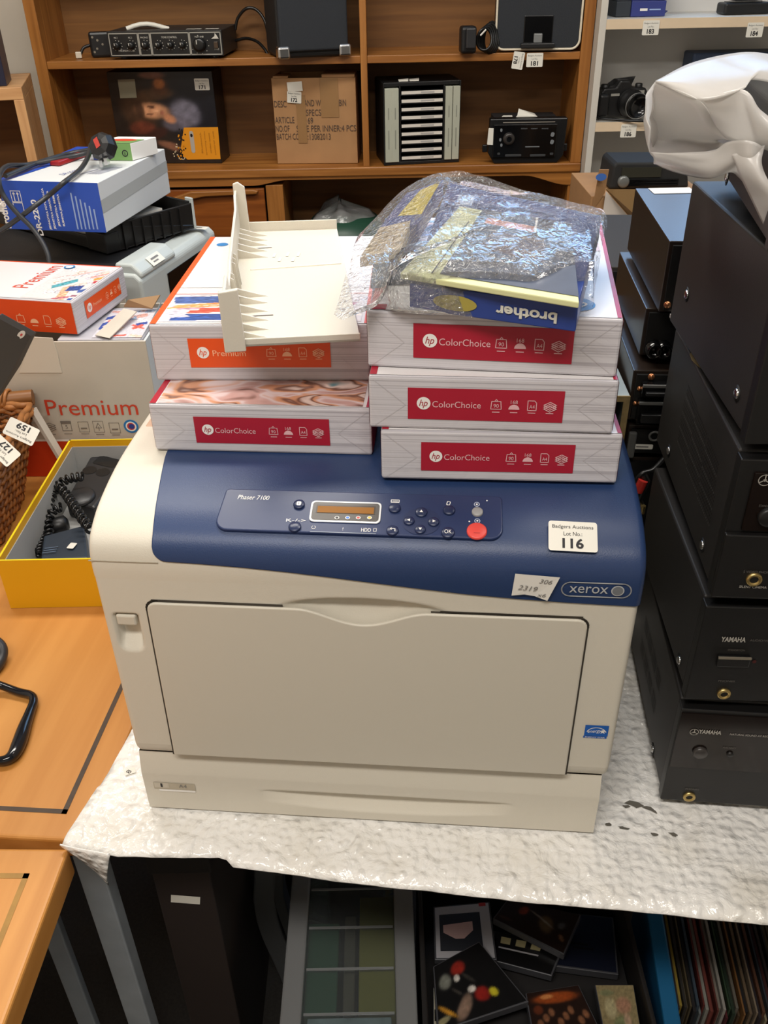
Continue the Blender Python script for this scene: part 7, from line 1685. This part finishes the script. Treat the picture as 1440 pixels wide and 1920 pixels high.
# ---- crate of records
RZ = .345
R0, R1, R2 = PZ(1213, 1708, RZ), PZ(1246, 1925, RZ), PZ(1293, 1882, RZ - .006)
RY = math.atan2((R0 - R1).y, (R0 - R1).x) - pi / 2
RF = Fr((R1.x, R1.y, 0), RY)
rc = thing('record_crate', 'blue plastic crate of records under the right of the table', 'crate', (R1.x, R1.y, .001), RY)
RBL = mat('crate_blue', (26, 92, 134), .45); CL = (R0 - R1).length + .06; CWd = .36; yf = RF.onw(1293, 1882, RZ - .006).y
g = B(); g.box(0, .022, -.03, CL, 0, RZ, RBL); g.box(CWd - .022, CWd, -.03, CL, 0, RZ, RBL); g.box(.022, CWd - .022, CL - .012, CL, 0, RZ - .05, RBL); g.box(.022, CWd - .022, -.03, CL - .012, 0, .01, RBL); g.build('crate_wall', rc, bevel=.003)
cols = [(60, 52, 48), (176, 150, 60), (52, 48, 44), (132, 116, 86), (96, 84, 60), (40, 36, 36), (64, 78, 92), (120, 128, 130), (110, 44, 36), (160, 160, 150), (128, 60, 50), (96, 40, 34), (104, 48, 40), (150, 140, 128), (176, 172, 164), (90, 30, 34), (52, 74, 50), (44, 60, 44), (118, 112, 100), (88, 66, 44), (140, 96, 50), (36, 34, 36), (120, 100, 76), (70, 60, 54), (150, 132, 110), (48, 40, 44), (108, 70, 50), (164, 150, 120), (58, 62, 70), (84, 44, 40)]
names = ['brown-black', 'mustard', 'dark', 'tan', 'olive brown', 'black', 'slate blue', 'silver grey', 'brick red', 'pale grey', 'dusty red', 'deep red', 'rust red', 'stone', 'off-white', 'wine red', 'moss green', 'dark green', 'putty', 'brown', 'ochre', 'charcoal', 'khaki', 'umber', 'sand', 'plum black', 'chestnut', 'cream', 'blue grey', 'maroon']
x = .0245; k = 0; recs = []
while x < CWd - .03 and k < 95:
    c = cols[k % 30]; w_ = .0022 + .0018 * ((k * 7) % 4) / 3; hh = RZ - .012 - .012 * ((k * 5) % 4) / 3 * (k % 2); m = mat('sleeve_%d' % (k % 30), [q * .78 for q in c], .5, var=.12, vs=50)
    p = RF.wor((x, yf + .002 * ((k * 3) % 5) - .004, .012)); t_ = 'th' if k not in (0, 1, 2) else ('st', 'nd', 'rd')[k]
    ordn = ('1st', '2nd', '3rd')[k] if k < 3 else ('%d%s' % (k + 1, 'st' if (k + 1) % 10 == 1 and k != 10 else 'nd' if (k + 1) % 10 == 2 and k != 11 else 'rd' if (k + 1) % 10 == 3 and k != 12 else 'th'))
    g = B(); g.box(0, w_, 0, CL - yf - .03, 0, hh - .012, m); o = g.build('record_sleeve', None); o.location = p; o.rotation_euler = (0, 0, RY)
    tag(o, '%s record sleeve, %s from the blue left wall of the record crate' % (names[k % 30], ordn), 'record', 'records in the blue crate')
    x += w_ + .0005 + .0006 * ((k * 11) % 3); k += 1
